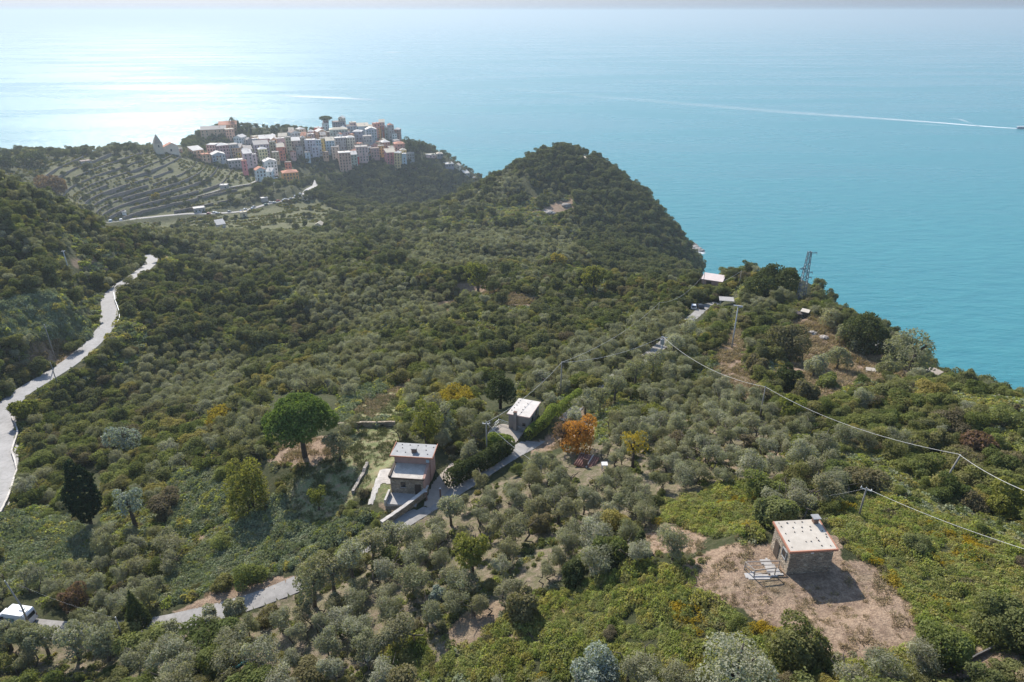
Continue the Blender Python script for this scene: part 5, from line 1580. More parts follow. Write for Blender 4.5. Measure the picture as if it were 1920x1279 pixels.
def plaster(c):
    k = tuple(round(v, 2) for v in c)
    if k not in _wm:
        m_ = sum(c) / 3; c = tuple(max(0.03, min(0.82, (m_ + (v - m_) * 1.12) * 1.36 * q)) for v, q in zip(c, (1.07, 1.0, 0.92)))
        _wm[k] = M('plaster_%d' % len(_wm), c, tuple(v * .74 for v in c), 0.35, 0.9)
    return _wm[k]


ROOFC = {'w': M('pale_slab_roof', (0.66, 0.62, 0.57), (0.48, 0.45, 0.41), 0.5, 0.9), 'g': M('grey_stone_roof', (0.38, 0.345, 0.31), (0.28, 0.255, 0.23), 0.5, 0.9),
         't': M('terracotta_roof', (0.48, 0.22, 0.14), (0.36, 0.17, 0.11), 0.6, 0.9), 'b': M('brown_roof', (0.26, 0.2, 0.17), (0.18, 0.14, 0.12), 0.6, 0.9), 'c': M('cream_roof', (0.52, 0.46, 0.36), (0.4, 0.355, 0.28), 0.5, 0.9)}
SHUT = {'d': M('dark_shutter', (0.045, 0.05, 0.05), (0.03, 0.034, 0.034), 3, 0.7), 'g': M('green_shutter', (0.05, 0.10, 0.075), None, 3, 0.7), 'b': M('brown_shutter', (0.10, 0.06, 0.045), None, 3, 0.7)}
WIN_ME = {}


def window_mesh(kind):
    """One tall shuttered window, 1.25 m wide and 2.1 m high, standing 6 cm proud."""
    if kind not in WIN_ME:
        mb = MB()
        mb.box((0, -.02, 0), (1.25, 0.12, 2.1)); mb.box((0, -.03, -1.12), (1.5, 0.18, 0.12), m=1)
        WIN_ME[kind] = mb.mesh('window_' + kind, [SHUT[kind], ROOFC['w']])
    return WIN_ME[kind]


vrng = np.random.default_rng(17)
PINK, MAUVE, GREY, LILAC, PEACH, ORANGE, CREAM, YELLOW = (0.52, 0.36, 0.34), (0.36, 0.24, 0.25), (0.34, 0.33, 0.33), (0.42, 0.36, 0.39), (0.58, 0.38, 0.27), (0.56, 0.30, 0.14), (0.58, 0.53, 0.44), (0.58, 0.42, 0.17)
CORAL, OLIVEW, BEIGE, PALEBLUE, RED, BLUEGREY, TAN, WHITEW, CRIMSON, OCHRE, GREENGREY = (0.56, 0.22, 0.17), (0.38, 0.36, 0.26), (0.48, 0.43, 0.36), (0.42, 0.50, 0.56), (0.45, 0.16, 0.13), (0.33, 0.37, 0.42), (0.46, 0.34, 0.25), (0.66, 0.64, 0.62), (0.42, 0.18, 0.2), (0.55, 0.4, 0.16), (0.38, 0.42, 0.38)
# centre column, eave row, width in photo pixels, height m, wall, roof shape+colour, yaw deg, depth factor, label
HOUSES = [
    (392 + 7, 272, 17, 9, PINK, 'flat w', -24, 1.0, 'dusty pink village house with rows of small windows, at the landward end'),
    (414, 273, 22, 9, MAUVE, 'hip w', 12, .9, 'mauve brown house under a white hipped roof next to the dusty pink one'),
    (434, 272, 21, 9, GREY, 'flat g', 10, .8, 'grey flat roofed house left of the broad beige roof'),
    (408, 290, 24, 6, BLUEGREY, 'gable w', 8, .7, 'low blue grey house with a white gable facing the terraces'),
    (367, 282, 21, 5, PEACH, 'shed w', 22, 1.0, 'peach cottage with a bright sloping roof at the edge of the terraces'),
    (384, 290, 15, 5, PEACH, 'flat t', 14, .8, 'orange peach annexe squeezed beside the bright roofed cottage'),
    (409, 299, 20, 4, BEIGE, 'flat g', 5, .6, 'low beige house on the terrace wall'),
    (441, 301, 28, 5, GREY, 'flat w', 6, .5, 'long low grey house with a flat white roof'),
    (457, 302, 9, 9, CRIMSON, 'flat t', 8, .7, 'narrow tall raspberry coloured house at the end of the flat white roof'),
    (463, 288, 16, 10, LILAC, 'shed w', 8, .8, 'lilac house under a bright white sloping roof'),
    (448, 286, 11, 5, YELLOW, 'flat w', -18, .9, 'small yellow peach house behind the flat white roof'),
    (445, 277, 16, 8, TAN, 'shed g', -14, .9, 'brownish house with a sloping grey roof in the lower village'),
    (461, 281, 22, 7, GREY, 'shed g', 6, .7, 'house under the broad beige stone roof'),
    (430, 256, 15, 4, PEACH, 'gable t', 14, .8, 'little peach cottage below the monastery'),
    (450, 258, 16, 6, WHITEW, 'gable w', -30, 1.6, 'parish church with steep pale stone roofs'),
    (467, 262, 11, 5, GREY, 'gable g', 16, .8, 'small grey gabled house beside the parish church'),
    (478, 261, 11, 5, WHITEW, 'flat w', 8, .8, 'whitewashed house tucked behind the long grey roof'),
    (489, 271, 27, 10, LILAC, 'shed g', 5, .6, 'long lilac building with a beige grey roof and tall walls'),
    (491, 280, 16, 9, (0.6, 0.54, 0.34), 'hip w', 10, .8, 'pale yellow tower house with a small white hipped roof'),
    (501, 260, 30, 6, MAUVE, 'shed w', 4, .5, 'wide mauve house under a long white roof'),
    (530, 256, 16, 6, CREAM, 'shed c', -4, .7, 'cream house whose bright roof faces the sea'),
    (515, 262, 7, 6, WHITEW, 'flat w', 8, .9, 'narrow white house in the second row'),
    (525, 260, 15, 8, LILAC, 'flat w', 6, .6, 'lilac house with four dark windows behind the coral one'),
    (551, 249, 18, 6, WHITEW, 'gable b', 20, .9, 'white gabled house with round windows on the skyline'),
    (566, 250, 9, 6, CREAM, 'flat g', 10, .8, 'narrow cream house with chimneys on the skyline'),
    (577, 256, 17, 5, TAN, 'gable b', 60, .9, 'house with a dark brown gabled roof in the middle of the village'),
    (553, 264, 18, 11, (0.4, 0.3, 0.27), 'shed w', 6, .7, 'brown mauve house with a pale roof in the middle row'),
    (525, 276, 15, 9, CORAL, 'shed c', 4, .8, 'coral red house under a cream roof'),
    (539, 258, 10, 14, OLIVEW, 'flat g', 8, .9, 'narrow olive grey tower house'),
    (549, 285, 10, 6, PINK, 'flat t', 4, .7, 'small pink house on the edge of the cliff'),
    (567, 258, 9, 12, BEIGE, 'hip g', 12, .9, 'slender beige tower house'),
    (581, 263, 20, 12, (0.46, 0.44, 0.48), 'flat w', -6, .6, 'pale lilac grey house with many windows under a white roof edge'),
    (596, 263, 10, 11, PALEBLUE, 'flat w', 8, .7, 'pale blue lilac house next to the ochre one'),
    (597, 240, 13, 6, RED, 'flat w', -20, .8, 'dark red house high on the skyline left of the pine'),
    (540, 305, 11, 6, CORAL, 'flat b', -8, .8, 'lone reddish house in the shade below the village'),
    (576, 286, 9, 7, PALEBLUE, 'flat g', 6, .7, 'bluish house hanging lowest over the cliff'),
    (510, 266, 10, 11, OLIVEW, 'flat g', 6, .8, 'grey yellow narrow house beside the long lilac building'),
    (601, 247, 18, 6, PEACH, 'gable w', 16, .9, 'peach house with a white gabled roof under the pine'),
    (610, 232, 11, 7, PALEBLUE, 'flat w', -12, .9, 'light blue tower house at the foot of the pine'),
    (614, 248, 8, 5, PINK, 'flat w', 10, .8, 'small pink house with a white parapet below the blue tower'),
    (634, 243, 33, 9, GREENGREY, 'hip c', 3, .6, 'wide blue green house under a broad cream hipped roof'),
    (634, 229, 22, 6, (0.22, 0.23, 0.27), 'flat b', 6, .7, 'dark slate grey block crowning the village'),
    (655, 237, 20, 8, BLUEGREY, 'hip b', 10, .7, 'blue grey house under a brown hipped roof'),
    (605, 260, 11, 9, OCHRE, 'flat g', 4, .8, 'ochre yellow house in the middle row'),
    (618, 264, 16, 10, PALEBLUE, 'shed c', 5, .8, 'pale blue house with a steep cream roof'),
    (637, 259, 20, 10, GREY, 'flat w', 7, .6, 'tall grey house beside the cream roof'),
    (656, 258, 16, 10, CREAM, 'hip w', 12, .8, 'cream and white house with tall arched windows'),
    (671, 247, 17, 9, (0.3, 0.3, 0.36), 'hip w', -14, .8, 'slate blue house with a pink flank under a white roof'),
    (679, 237, 24, 8, PALEBLUE, 'shed c', 4, .6, 'pale blue house under a long cream roof near the skyline'),
    (695, 243, 20, 10, BLUEGREY, 'gable w', 6, .7, 'blue grey house with three pale gables'),
    (645, 287, 22, 13, (0.44, 0.29, 0.24), 'flat w', 5, .7, 'big brown pink house with a white roof standing over the cliff'),
    (662, 290, 13, 9, GREENGREY, 'shed w', 8, .8, 'green grey house joined to the big brown pink one'),
    (669, 294, 7, 6, (0.5, 0.08, 0.08), 'flat w', 6, .9, 'narrow bright red house front'),
    (677, 276, 23, 11, (0.5, 0.37, 0.36), 'flat g', 6, .7, 'rose coloured palazzo with four rows of windows'),
    (670, 272, 7, 4, WHITEW, 'hip w', 0, 1.0, 'small white domed belfry above the rose palazzo'),
    (610, 286, 10, 6, TAN, 'flat b', 5, .8, 'brownish house below the ochre one'),
    (705, 232, 13, 7, (0.46, 0.25, 0.21), 'flat t', 12, .8, 'brick red house with a cluster of chimneys on the skyline'),
    (711, 240, 6, 8, ORANGE, 'flat t', -20, .9, 'narrow orange house catching the sun'),
    (717, 237, 9, 10, RED, 'flat b', -16, .9, 'red house on the seaward skyline'),
    (729, 239, 18, 10, GREENGREY, 'flat w', 8, .7, 'grey green house at the seaward end of the skyline'),
    (745, 243, 11, 8, (0.34, 0.21, 0.18), 'hip w', -18, .9, 'red brown house with a white roof, last on the skyline'),
    (739, 251, 9, 7, WHITEW, 'flat g', 10, .8, 'white house under the last red brown one'),
    (721, 267, 16, 7, (0.3, 0.22, 0.2), 'hip w', 18, 1.0, 'brown house with a bright white hipped roof among trees'),
    (748, 270, 20, 9, (0.52, 0.29, 0.25), 'hip t', 10, .9, 'rose terracotta house with an orange hipped roof'),
    (731, 286, 19, 11, (0.44, 0.2, 0.22), 'shed c', 14, .8, 'crimson house under a cream roof at the cliff edge'),
    (746, 287, 12, 13, (0.54, 0.42, 0.25), 'hip w', -20, .9, 'tall tan house with a rounded white roof at the cliff edge'),
    (757, 289, 9, 11, PALEBLUE, 'flat w', 6, .8, 'white blue house at the seaward corner of the cliff'),
    (769, 288, 14, 7, (0.26, 0.27, 0.27), 'flat g', 6, .8, 'grey ruined house beyond the white blue one'),
    (702, 279, 16, 8, (0.40, 0.28, 0.26), 'flat b', 6, .8, 'brown pink house among trees over the cliff'),
    (714, 274, 11, 8, OCHRE, 'flat g', 6, .8, 'yellow ochre house with an orange corner'),
    (692, 277, 8, 6, PALEBLUE, 'flat w', 8, .9, 'small pale blue house beside the rose palazzo'),
    (582, 252, 12, 6, LILAC, 'flat w', 10, .8, 'lilac house half hidden behind the brown gable'),
    (483, 266, 12, 8, MAUVE, 'flat w', -8, .8, 'dark mauve house between the grey roofs'),
    (648, 248, 14, 8, LILAC, 'flat g', 8, .8, 'lilac house right behind the tall grey one'),
    (688, 256, 16, 9, GREY, 'flat g', 6, .8, 'grey house below the three gables'),
    (560, 276, 12, 8, GREY, 'flat g', 8, .8, 'shaded grey house over the cliff below the brown mauve one'),
    (590, 276, 12, 9, (0.44, 0.44, 0.5), 'flat w', 6, .8, 'pale lilac house on the cliff below the blue lilac one'),
    (628, 276, 14, 9, BEIGE, 'flat g', 4, .8, 'beige house over the cliff under the tall grey one'),
    (516, 286, 12, 8, OLIVEW, 'flat g', 6, .8, 'shaded olive grey house below the coral one'),
    (475, 290, 9, 9, LILAC, 'flat w', 8, .8, 'narrow lilac house in the gap beside the pale yellow tower'),
    # outliers
    (505, 303, 24, 9, WHITEW, 'gable w', 10, .6, 'tall whitewashed mill house standing below the village'),
    (487, 319, 19, 7, WHITEW, 'gable t', 12, .7, 'lower whitewashed wing with a pale gabled roof in front of the mill house'),
    (506, 322, 12, 6, (0.5, 0.56, 0.6), 'shed w', -22, .8, 'bluish white wing at the foot of the mill house'),
    (543, 324, 29, 7, ORANGE, 'hip t', 8, .8, 'orange house with a terracotta roof above the car park'),
    (420, 348, 14, 3.2, GREY, 'flat w', -12, .8, 'small hut with a bright flat roof on the terraces'),
    (571, 369, 10, 3, BEIGE, 'flat w', 10, .8, 'beige stall beside the village road'),
    (495, 372, 12, 3, GREY, 'flat w', 10, .7, 'pale roofed shed below the mill house'),
    (160, 303, 18, 3.5, GREY, 'flat b', 10, .8, 'grey hut with a dark roof high on the terraces'),
    (373, 391, 20, 3, GREY, 'flat w', 6, .6, 'flat white canopy building beside the village road'),
    (456, 399, 12, 4, (0.5, 0.45, 0.34), 'flat c', 8, .8, 'cream block at the bend of the village road'),
    (232, 398, 7, 2.5, WHITEW, 'flat w', 5, .9, 'tiny white hut at the bottom of the terraces'),
    (413, 421, 16, 2.5, GREY, 'shed w', 14, .7, 'long pale roof below the village road'),
    (600, 432, 14, 3.5, BEIGE, 'gable c', -20, .9, 'sand coloured hut among trees below the last terraces'),
    (400, 243, 46, 6, TAN, 'shed g', -5, .3, 'long tan monastery wing above the trees'),
    (429, 243, 16, 8, (0.55, 0.36, 0.28), 'flat c', 12, .8, 'pink end block of the monastery'),
    (427, 234, 32, 5, TAN, 'shed t', -4, .5, 'upper roof of the monastery on the skyline'),
    (354, 266, 16, 3, PINK, 'flat w', 10, .7, 'pink walled hut with a white roof by the sea side trees'),
    (807, 291, 18, 3, PINK, 'flat w', 6, .6, 'low pinkish roof on the slope past the village'),
    (824, 289, 12, 5, (0.16, 0.17, 0.2), 'hip c', 8, .9, 'dark house with a peach roof on the seaward slope'),
    (841, 308, 17, 5, (0.2, 0.2, 0.24), 'flat w', 14, 1.0, 'dark walled house with a square white roof on the seaward slope'),
    (858, 311, 11, 4, BEIGE, 'gable c', -16, .9, 'pale house next to the square white roof'),
    (873, 325, 11, 3, GREY, 'shed w', 26, .8, 'white slab roof stepping down to the sea'),
    (890, 334, 11, 4, (0.6, 0.38, 0.22), 'flat c', 6, .8, 'sunlit tan hut lowest on the seaward slope'),
    (338, 279, 5, 3, PINK, 'flat w', 4, 1.0, 'small white roofed annexe of the church with the spire'),
]


def house_spot(px, py, h):
    a, t = ray(px, py)
    r = np.linspace(560, 1080, 2200)
    x, y = r * math.sin(a), r * math.cos(a)
    hh = CAM_Z - r * t - sample(ZG, x, y)
    k = np.nonzero(hh <= h)[0]
    k = k[0] if len(k) else int(np.argmin(hh))
    return np.array([x[k], y[k], ZG_at(x[k], y[k])]), max(2.2, float(hh[k]))


def ZG_at(x, y): return float(sample(ZG, x, y))


def village_house(px, py, wpx, h, wallc, roof, yaw, df, label, name='village_house', cat='house', group='houses of the village'):
    p, h = house_spot(px, py, h * (1.85 if px < 780 and h > 4.5 else 1.3))
    s = px_per_m(*p)
    ya = R(yaw) - math.atan2(p[0], p[1])
    W = wpx / s / (math.cos(R(yaw)) + 0.35 * abs(math.sin(R(yaw)))); Dp = max(4.0, min(14.0, W * df * 1.3))
    v = np.array([p[0], p[1]]); u = v / np.linalg.norm(v) * Dp * 0.5
    th = thing(name, label, cat, (p[0] + u[0], p[1] + u[1], p[2]), ya, group)
    w, d = W / 2, Dp / 2
    shape, rc = roof.split()
    mb = MB(); mb.box((0, 0, h / 2 - 5), (W, Dp, h + 10))
    rise = 0
    if shape == 'gable':
        rise = min(0.32 * W, 2.6)
        mb.faces([(-w, -d, h), (w, -d, h), (0, -d, h + rise)], [(0, 1, 2)]); mb.faces([(-w, d, h), (w, d, h), (0, d, h + rise)], [(2, 1, 0)])
    if shape == 'shed':
        rise = min(0.42 * Dp, 2.8)
        mb.faces([(-w, -d, h), (w, -d, h), (w, d, h + rise), (w, d, h), (-w, d, h + rise), (-w, d, h)], [(1, 3, 2), (0, 4, 5), (5, 4, 2, 3)])
    mb.build('wall', plaster(wallc), th)
    mb = MB(); e = 0.35; tk = 0.22
    if shape == 'flat':
        mb.box((0, 0, h + .12), (W + .5, Dp + .5, 0.22))
        mb.box((0, -d - .1, h + .42), (W + .3, 0.25, 0.38)); mb.box((-w, 0, h + .42), (0.25, Dp, 0.38)); mb.box((w, 0, h + .42), (0.25, Dp, 0.38))
    elif shape == 'gable':
        for sg in (-1, 1):
            q = [(sg * (w + e), -d - e, h - e * rise / w), (sg * (w + e), d + e, h - e * rise / w), (0, d + e, h + rise), (0, -d - e, h + rise)]
            mb.hexa([(a, b, c + .02) for a, b, c in q] + [(a, b, c + tk) for a, b, c in q])
    elif shape == 'shed':
        k = rise / Dp
        q = [(-w - e, -d - e, h - e * k), (w + e, -d - e, h - e * k), (w + e, d + e, h + rise + e * k), (-w - e, d + e, h + rise + e * k)]
        mb.hexa([(a, b, c + .02) for a, b, c in q] + [(a, b, c + tk) for a, b, c in q])
    elif shape == 'hip':
        rise = min(0.3 * min(W, Dp), 2.2); rd = max(0, w - d) * .9; rdy = max(0, d - w) * .9
        B4 = [(-w - e, -d - e, h + .05), (w + e, -d - e, h + .05), (w + e, d + e, h + .05), (-w - e, d + e, h + .05)]
        T = [(-rd - .1, -rdy - .1, h + rise), (rd + .1, -rdy - .1, h + rise), (rd + .1, rdy + .1, h + rise), (-rd - .1, rdy + .1, h + rise)]
        mb.hexa(B4 + T)
    rf = mb.build('roof', ROOFC[rc], th)
    if h > 4 and vrng.random() < 0.75:
        zc = h + max(0.3, rise * .6)
        mb = MB(); cx, cy = (vrng.random() - .5) * W * .5, (vrng.random() - .2) * Dp * .4
        mb.box((cx, cy, zc + .5), (0.7, 0.6, 1.7)); mb.build('chimney', plaster(wallc), rf)
    # windows on the faces that can be seen
    kind = 'dgb'[int(vrng.integers(3))]
    floors = int(max(1, min(6, (h - 0.8) // 3.6))) if h > 3.6 else 0
    cols = int(max(1, min(6, W // 3.2)))
    for f in range(floors):
        for c in range(cols):
            if vrng.random() < 0.14: continue
            o = bpy.data.objects.new('window', window_mesh(kind)); link(o); o.parent = th
            o.location = ((c + .5) / cols * W - w, -d - .03, h - 2.2 - f * 3.6)
    side = -1 if math.sin(R(yaw)) > 0.0 else 1
    cs = int(max(1, min(3, Dp // 3.2)))
    if abs(yaw) > 9 and h > 4:
        for f in range(floors):
            for c in range(cs):
                if vrng.random() < 0.25: continue
                o = bpy.data.objects.new('window', window_mesh(kind)); link(o); o.parent = th
                o.location = (side * (w + .03), (c + .5) / cs * Dp - d, h - 2.2 - f * 3.6)
                o.rotation_euler = (0, 0, side * math.pi / 2)
    return th


for hs_ in HOUSES:
    village_house(*hs_)

# smaller houses packed into the gaps between the named ones
FILL = [('cream', CREAM), ('beige', BEIGE), ('pale pink', PINK), ('grey', GREY), ('tan', TAN), ('off white', WHITEW), ('peach', PEACH), ('ochre', OCHRE), ('brown', MAUVE)]
fr = np.random.default_rng(29)
k_ = 0
for q in HOUSES:
    if q[0] > 762 or q[1] > 300 or q[0] < 385 or len(q[8].split()) > 10 or 'monastery' in q[8] or 'church' in q[8] or 'belfry' in q[8]: continue
    if fr.random() < 0.22: continue
    nm_, cc = FILL[k_ % len(FILL)]; k_ += 1
    village_house(q[0] + (fr.random() - .5) * 0.9 * q[2], q[1] - 3 - 5 * fr.random(), 9 + 5 * fr.random(), max(4.6, q[3] - 2.5), cc, ('gable ', 'flat ', 'shed ', 'hip ')[k_ % 4] + 'wgct'[int(fr.integers(4))], float(fr.integers(-25, 26)), .9,
                  '%s house wedged behind the %s' % (nm_, q[8]))

# church with a stone spire and its red roofed nave
p = hit(299, 287)
s = px_per_m(*p)
ya = -math.atan2(p[0], p[1]) + R(10)
bt = thing('bell_tower', 'grey stone bell tower with a pointed spire on the terraces', 'bell tower', p, ya)
bw = 14 / s; hh = solve_height(p, 268); ht = solve_height(p, 251)
mb = MB(); mb.box((0, 0, hh / 2 - 1.5), (bw, bw, hh + 3)); mb.build('wall', plaster((0.45, 0.41, 0.35)), bt)
mb = MB(); k = bw / 2 + .15
mb.faces([(-k, -k, hh), (k, -k, hh), (k, k, hh), (-k, k, hh), (0, 0, ht)], [(3, 2, 1, 0), (0, 1, 4), (1, 2, 4), (2, 3, 4), (3, 0, 4)]); mb.build('spire', plaster((0.3, 0.26, 0.22)), bt)
for yy, rot in ((-bw / 2 - .02, 0),):
    mb = MB(); mb.box((0, yy, hh - 3.0), (1.3, 0.1, 2.6)); mb.build('belfry_opening', SHUT['d'], bt)
p = hit(322, 288)
nv = thing('church', 'church nave with a red tiled gable roof beside the spire', 'church', p, ya)
nw = 27 / s / 2; hn = solve_height(p, 275)
mb = MB(); mb.box((0, 3.5, hn / 2 - 2), (nw * 2, 9, hn + 4))
mb.faces([(-nw, -1, hn), (nw, -1, hn), (0.25 * nw, -1, hn + 3.8)], [(0, 1, 2)]); mb.build('wall', plaster((0.55, 0.5, 0.44)), nv)
mb = MB()
for q in ([(-nw - .5, -1.4, hn - .4), (-nw - .5, 8.3, hn - .4), (.25 * nw, 8.3, hn + 3.8), (.25 * nw, -1.4, hn + 3.8)], [(nw + .5, -1.4, hn - .5), (nw + .5, 8.3, hn - .5), (.25 * nw, 8.3, hn + 3.8), (.25 * nw, -1.4, hn + 3.8)]):
    mb.hexa([(a, b, c + .03) for a, b, c in q] + [(a, b, c + .3) for a, b, c in q])
mb.build('roof', ROOFC['t'], nv)
mb = MB(); mb.box((0, -1.06, hn * .5), (1.6, 0.12, 2.4)); mb.build('door', SHUT['d'], nv)


# dry stone terrace walls that follow the contours of the village hill
def contour(z, a0, a1, r0, r1):
    A = np.linspace(a0, a1, 150); out = []
    r = np.linspace(r0, r1, 900)
    for a in A:
        zz = sample(Z_SMOOTH, r * math.sin(a), r * math.cos(a))
        k = np.nonzero((zz[:-1] < z) & (zz[1:] >= z))[0]
        out.append(r[k[0]] if len(k) else np.nan)
    return A, np.array(out)


TW = M('terrace_stone', (0.27, 0.23, 0.2), (0.16, 0.135, 0.115), 0.5, 0.95)
twr = np.random.default_rng(8)
TLAB = ['lowest', 'second lowest', 'third lowest', 'fourth', 'fifth', 'sixth', 'seventh', 'eighth', 'ninth', 'tenth', 'eleventh', 'twelfth', 'thirteenth', 'fourteenth', 'topmost']
lvl = 0
for z in np.arange(84, 127, 2.9):
    A, Rr = contour(z, R(-37), R(-15.5), 615, 900)
    fin = np.isfinite(Rr); Rr = np.where(fin, Rr, 700.0)
    Rr = Rr + 2.0 * (noise2(A * 60, A * 0 + z, 91) - .5)
    x, y = Rr * np.sin(A), Rr * np.cos(A)
    px, py = project(x, y, np.full(len(x), z))
    okm = fin & in_any(px, py, TERR) & (sample(DROAD, x, y) > 5)
    runs, cur = [], []
    for i in range(len(A)):
        if okm[i] and twr.random() > 0.025: cur.append(i)
        else:
            if len(cur) > 7: runs.append(cur)
            cur = []
    if len(cur) > 7: runs.append(cur)
    runs = sorted(runs, key=len)[-3:]
    for q, run in enumerate(runs):
        P = np.column_stack([x[run], y[run], np.full(len(run), z)])
        o = P[0].copy(); hw = 1.5 + 0.9 * twr.random()
        mb = MB(); V = []
        for i in range(len(P)):
            n = P[i, :2] / np.linalg.norm(P[i, :2]); a = P[i, :2] - o[:2] - n * .4; b = a + n * 0.9
            j = 0.35 * twr.random()
            V += [(a[0], a[1], -2.2), (a[0], a[1], hw + j), (b[0], b[1], hw + j), (b[0], b[1], -2.2)]
        F = [(i * 4 + k, i * 4 + (k + 1) % 4, i * 4 + 4 + (k + 1) % 4, i * 4 + 4 + k) for i in range(len(P) - 1) for k in range(3)] + [(0, 1, 2, 3), tuple(4 * len(P) - 4 + k for k in (3, 2, 1, 0))]
        mb.faces(V, F)
        w = mb.build('terrace_wall', TW)
        w.location = o
        pm = px[run[len(run) // 2]]
        where = 'towards the sea side trees' if pm < 180 else 'in the middle of the hill' if pm < 330 else 'towards the village houses'
        tag(w, 'dark dry stone vineyard wall, %s on the hill, %s%s' % (TLAB[min(lvl, 14)], where, ('', ', shorter piece', ', longest piece')[q] if len(runs) > 1 else ''), 'wall', 'terrace walls of the vineyards')
    lvl += 1
# ------------------------------------------------------------------ poles and wires
POLEW = M('grey_pole', (0.30, 0.27, 0.24), (0.2, 0.18, 0.16), 3, 0.85)
POLEC = M('concrete_pole', (0.46, 0.47, 0.47), (0.36, 0.365, 0.37), 3, 0.8)
CABLE = M('pale_cable', (0.55, 0.54, 0.52), (0.45, 0.44, 0.42), 4, 0.5)
TOPS = {}


def pole(key, label, px, py_top, py_base, rad=0.12, mat=None, arms=0, lamp=None, name='utility_pole', lean=0.0):
    p = hit(px, py_base)
    h = solve_height(p, py_top)
    th = thing(name, label, 'pole', p, -math.atan2(p[0], p[1]))
    mb = MB(); mb.tube([(0, 0, -0.8), (0, 0, h * .5), (lean, 0, h)], [rad * 1.35, rad * 1.15, rad * .85], 8); mb.build('post', mat or POLEW, th)
    for k in range(arms):
        mb = MB(); mb.box((lean, 0, h - .25 - .7 * k), (1.3, 0.09, 0.11))
        a = mb.build('crossarm', METAL, th)
        for sx in (-.55, 0, .55):
            mb = MB(); mb.tube([(lean + sx, 0, h - .2 - .7 * k), (lean + sx, 0, h + .05 - .7 * k)], [.06, .045], 6); mb.build('insulator', WHITE, a)
    mb = MB(); mb.tube([(lean, 0, h - .02), (lean, 0, h + .1)], [rad, rad * .5], 8); mb.build('cap', METAL, th)
    TOPS[key] = np.array([p[0] + lean * math.cos(math.atan2(p[0], p[1])), p[1], p[2] + h - 0.05])
    if lamp:
        lamp(th, h)
    return th


def transformer(th, h):
    mb = MB(); mb.box((0, -.5, h - 1.1), (0.9, 0.7, 1.3)); b = mb.build('transformer', METAL, th)
    mb = MB(); mb.box((0.35, -.1, h - .15), (1.5, 0.12, 0.14)); mb.build('bracket', METAL, th)
    for sx in (-.25, 0.05, .3):
        mb = MB(); mb.tube([(sx, -.5, h - .45), (sx, -.5, h - .2)], .07, 6); mb.build('bushing', BRICK, b)


def cradle(th, h):
    mb = MB(); mb.box((0, 0, h + .05), (2.2, 0.3, 0.2)); mb.box((.6, 0, h - .15), (0.8, 0.45, 0.3)); mb.build('head_beam', METAL, th)


pole('trafo', 'grey pole carrying a metal transformer box amid bushes on the ridge', 1237, 631, 688, 0.17, POLEC, 0, transformer, 'transformer_pole')
pole('thick', 'thick grey concrete pole with a metal head beam on the ridge', 1372, 574, 652, 0.14, POLEC, 0, cradle, 'concrete_pole')
pole('mid', 'thin pole halfway along the sagging power line on the ridge', 1424, 725, 786, 0.09)
pole('line', 'leaning thin pole where the power line bends over the dark scrub', 1766, 851, 928, 0.1, None, 0, None, 'utility_pole', 0.5)
pole('hut', 'thin pole standing in the brambles behind the stone hut', 1610, 915, 968, 0.09, None, 1)
pole('roof', 'wooden pole with wires rising behind the white roofed house', 1051, 679, 742, 0.11)
pole('garden', 'wooden pole hung with wires at the garden of the white roofed house', 913, 792, 856, 0.11, None, 1)
pole('grove', 'short pole ending a thin wire in the olive grove by the lane', 1014, 874, 905, 0.07)
pole('slope', 'thin pole under the wire on the slope below the car park', 1233, 567, 600, 0.09)
pole('edge', 'slender dark pole on the skyline by the white roof', 1317, 512, 545, 0.1)
pole('cliff', 'small pole at the top of the wire on the skyline beside the dark bush', 1386, 508, 535, 0.1)
pole('road', 'pale bare pole on the bank above the valley road', 105, 609, 676, 0.13)
pole('verge', 'dark pole at the verge of the valley road below the pale one', 109, 680, 724, 0.11)
pole('wood', 'grey pole with a small lamp head in the wooded slope at the side', 133, 470, 520, 0.16, POLEC, 1)
pole('van', 'thin leaning pole next to the white van', 60, 1086, 1184, 0.09, None, 0, None, 'utility_pole', -0.5)
pole('lane', 'rough wooden pole with brackets where the lane leaves the van', 233, 1158, 1205, 0.09)


def wire(label, pts, sag, rad=0.035, name='power_cable'):
    P = [np.asarray(TOPS[q] if isinstance(q, str) else q, float) for q in pts]
    path = []
    for a, b, s in zip(P[:-1], P[1:], sag if hasattr(sag, '__len__') else [sag] * 9):
        for k in range(16):
            f = k / 16
            q = a + (b - a) * f; q = q.copy(); q[2] -= s * 4 * f * (1 - f); path.append(q)
    path.append(P[-1])
    o = path[0]
    mb = MB(); mb.tube([tuple(q - o) for q in path], rad, 5)
    ob = mb.build(name, CABLE); ob.location = o
    tag(ob, label, 'cable')


off = lambda px, py, up: hit(px, py) + np.array([0, 0, up])


def free(px, py, r):
    a, t = ray(px, py)
    return np.array([r * math.sin(a), r * math.cos(a), CAM_Z - r * t])


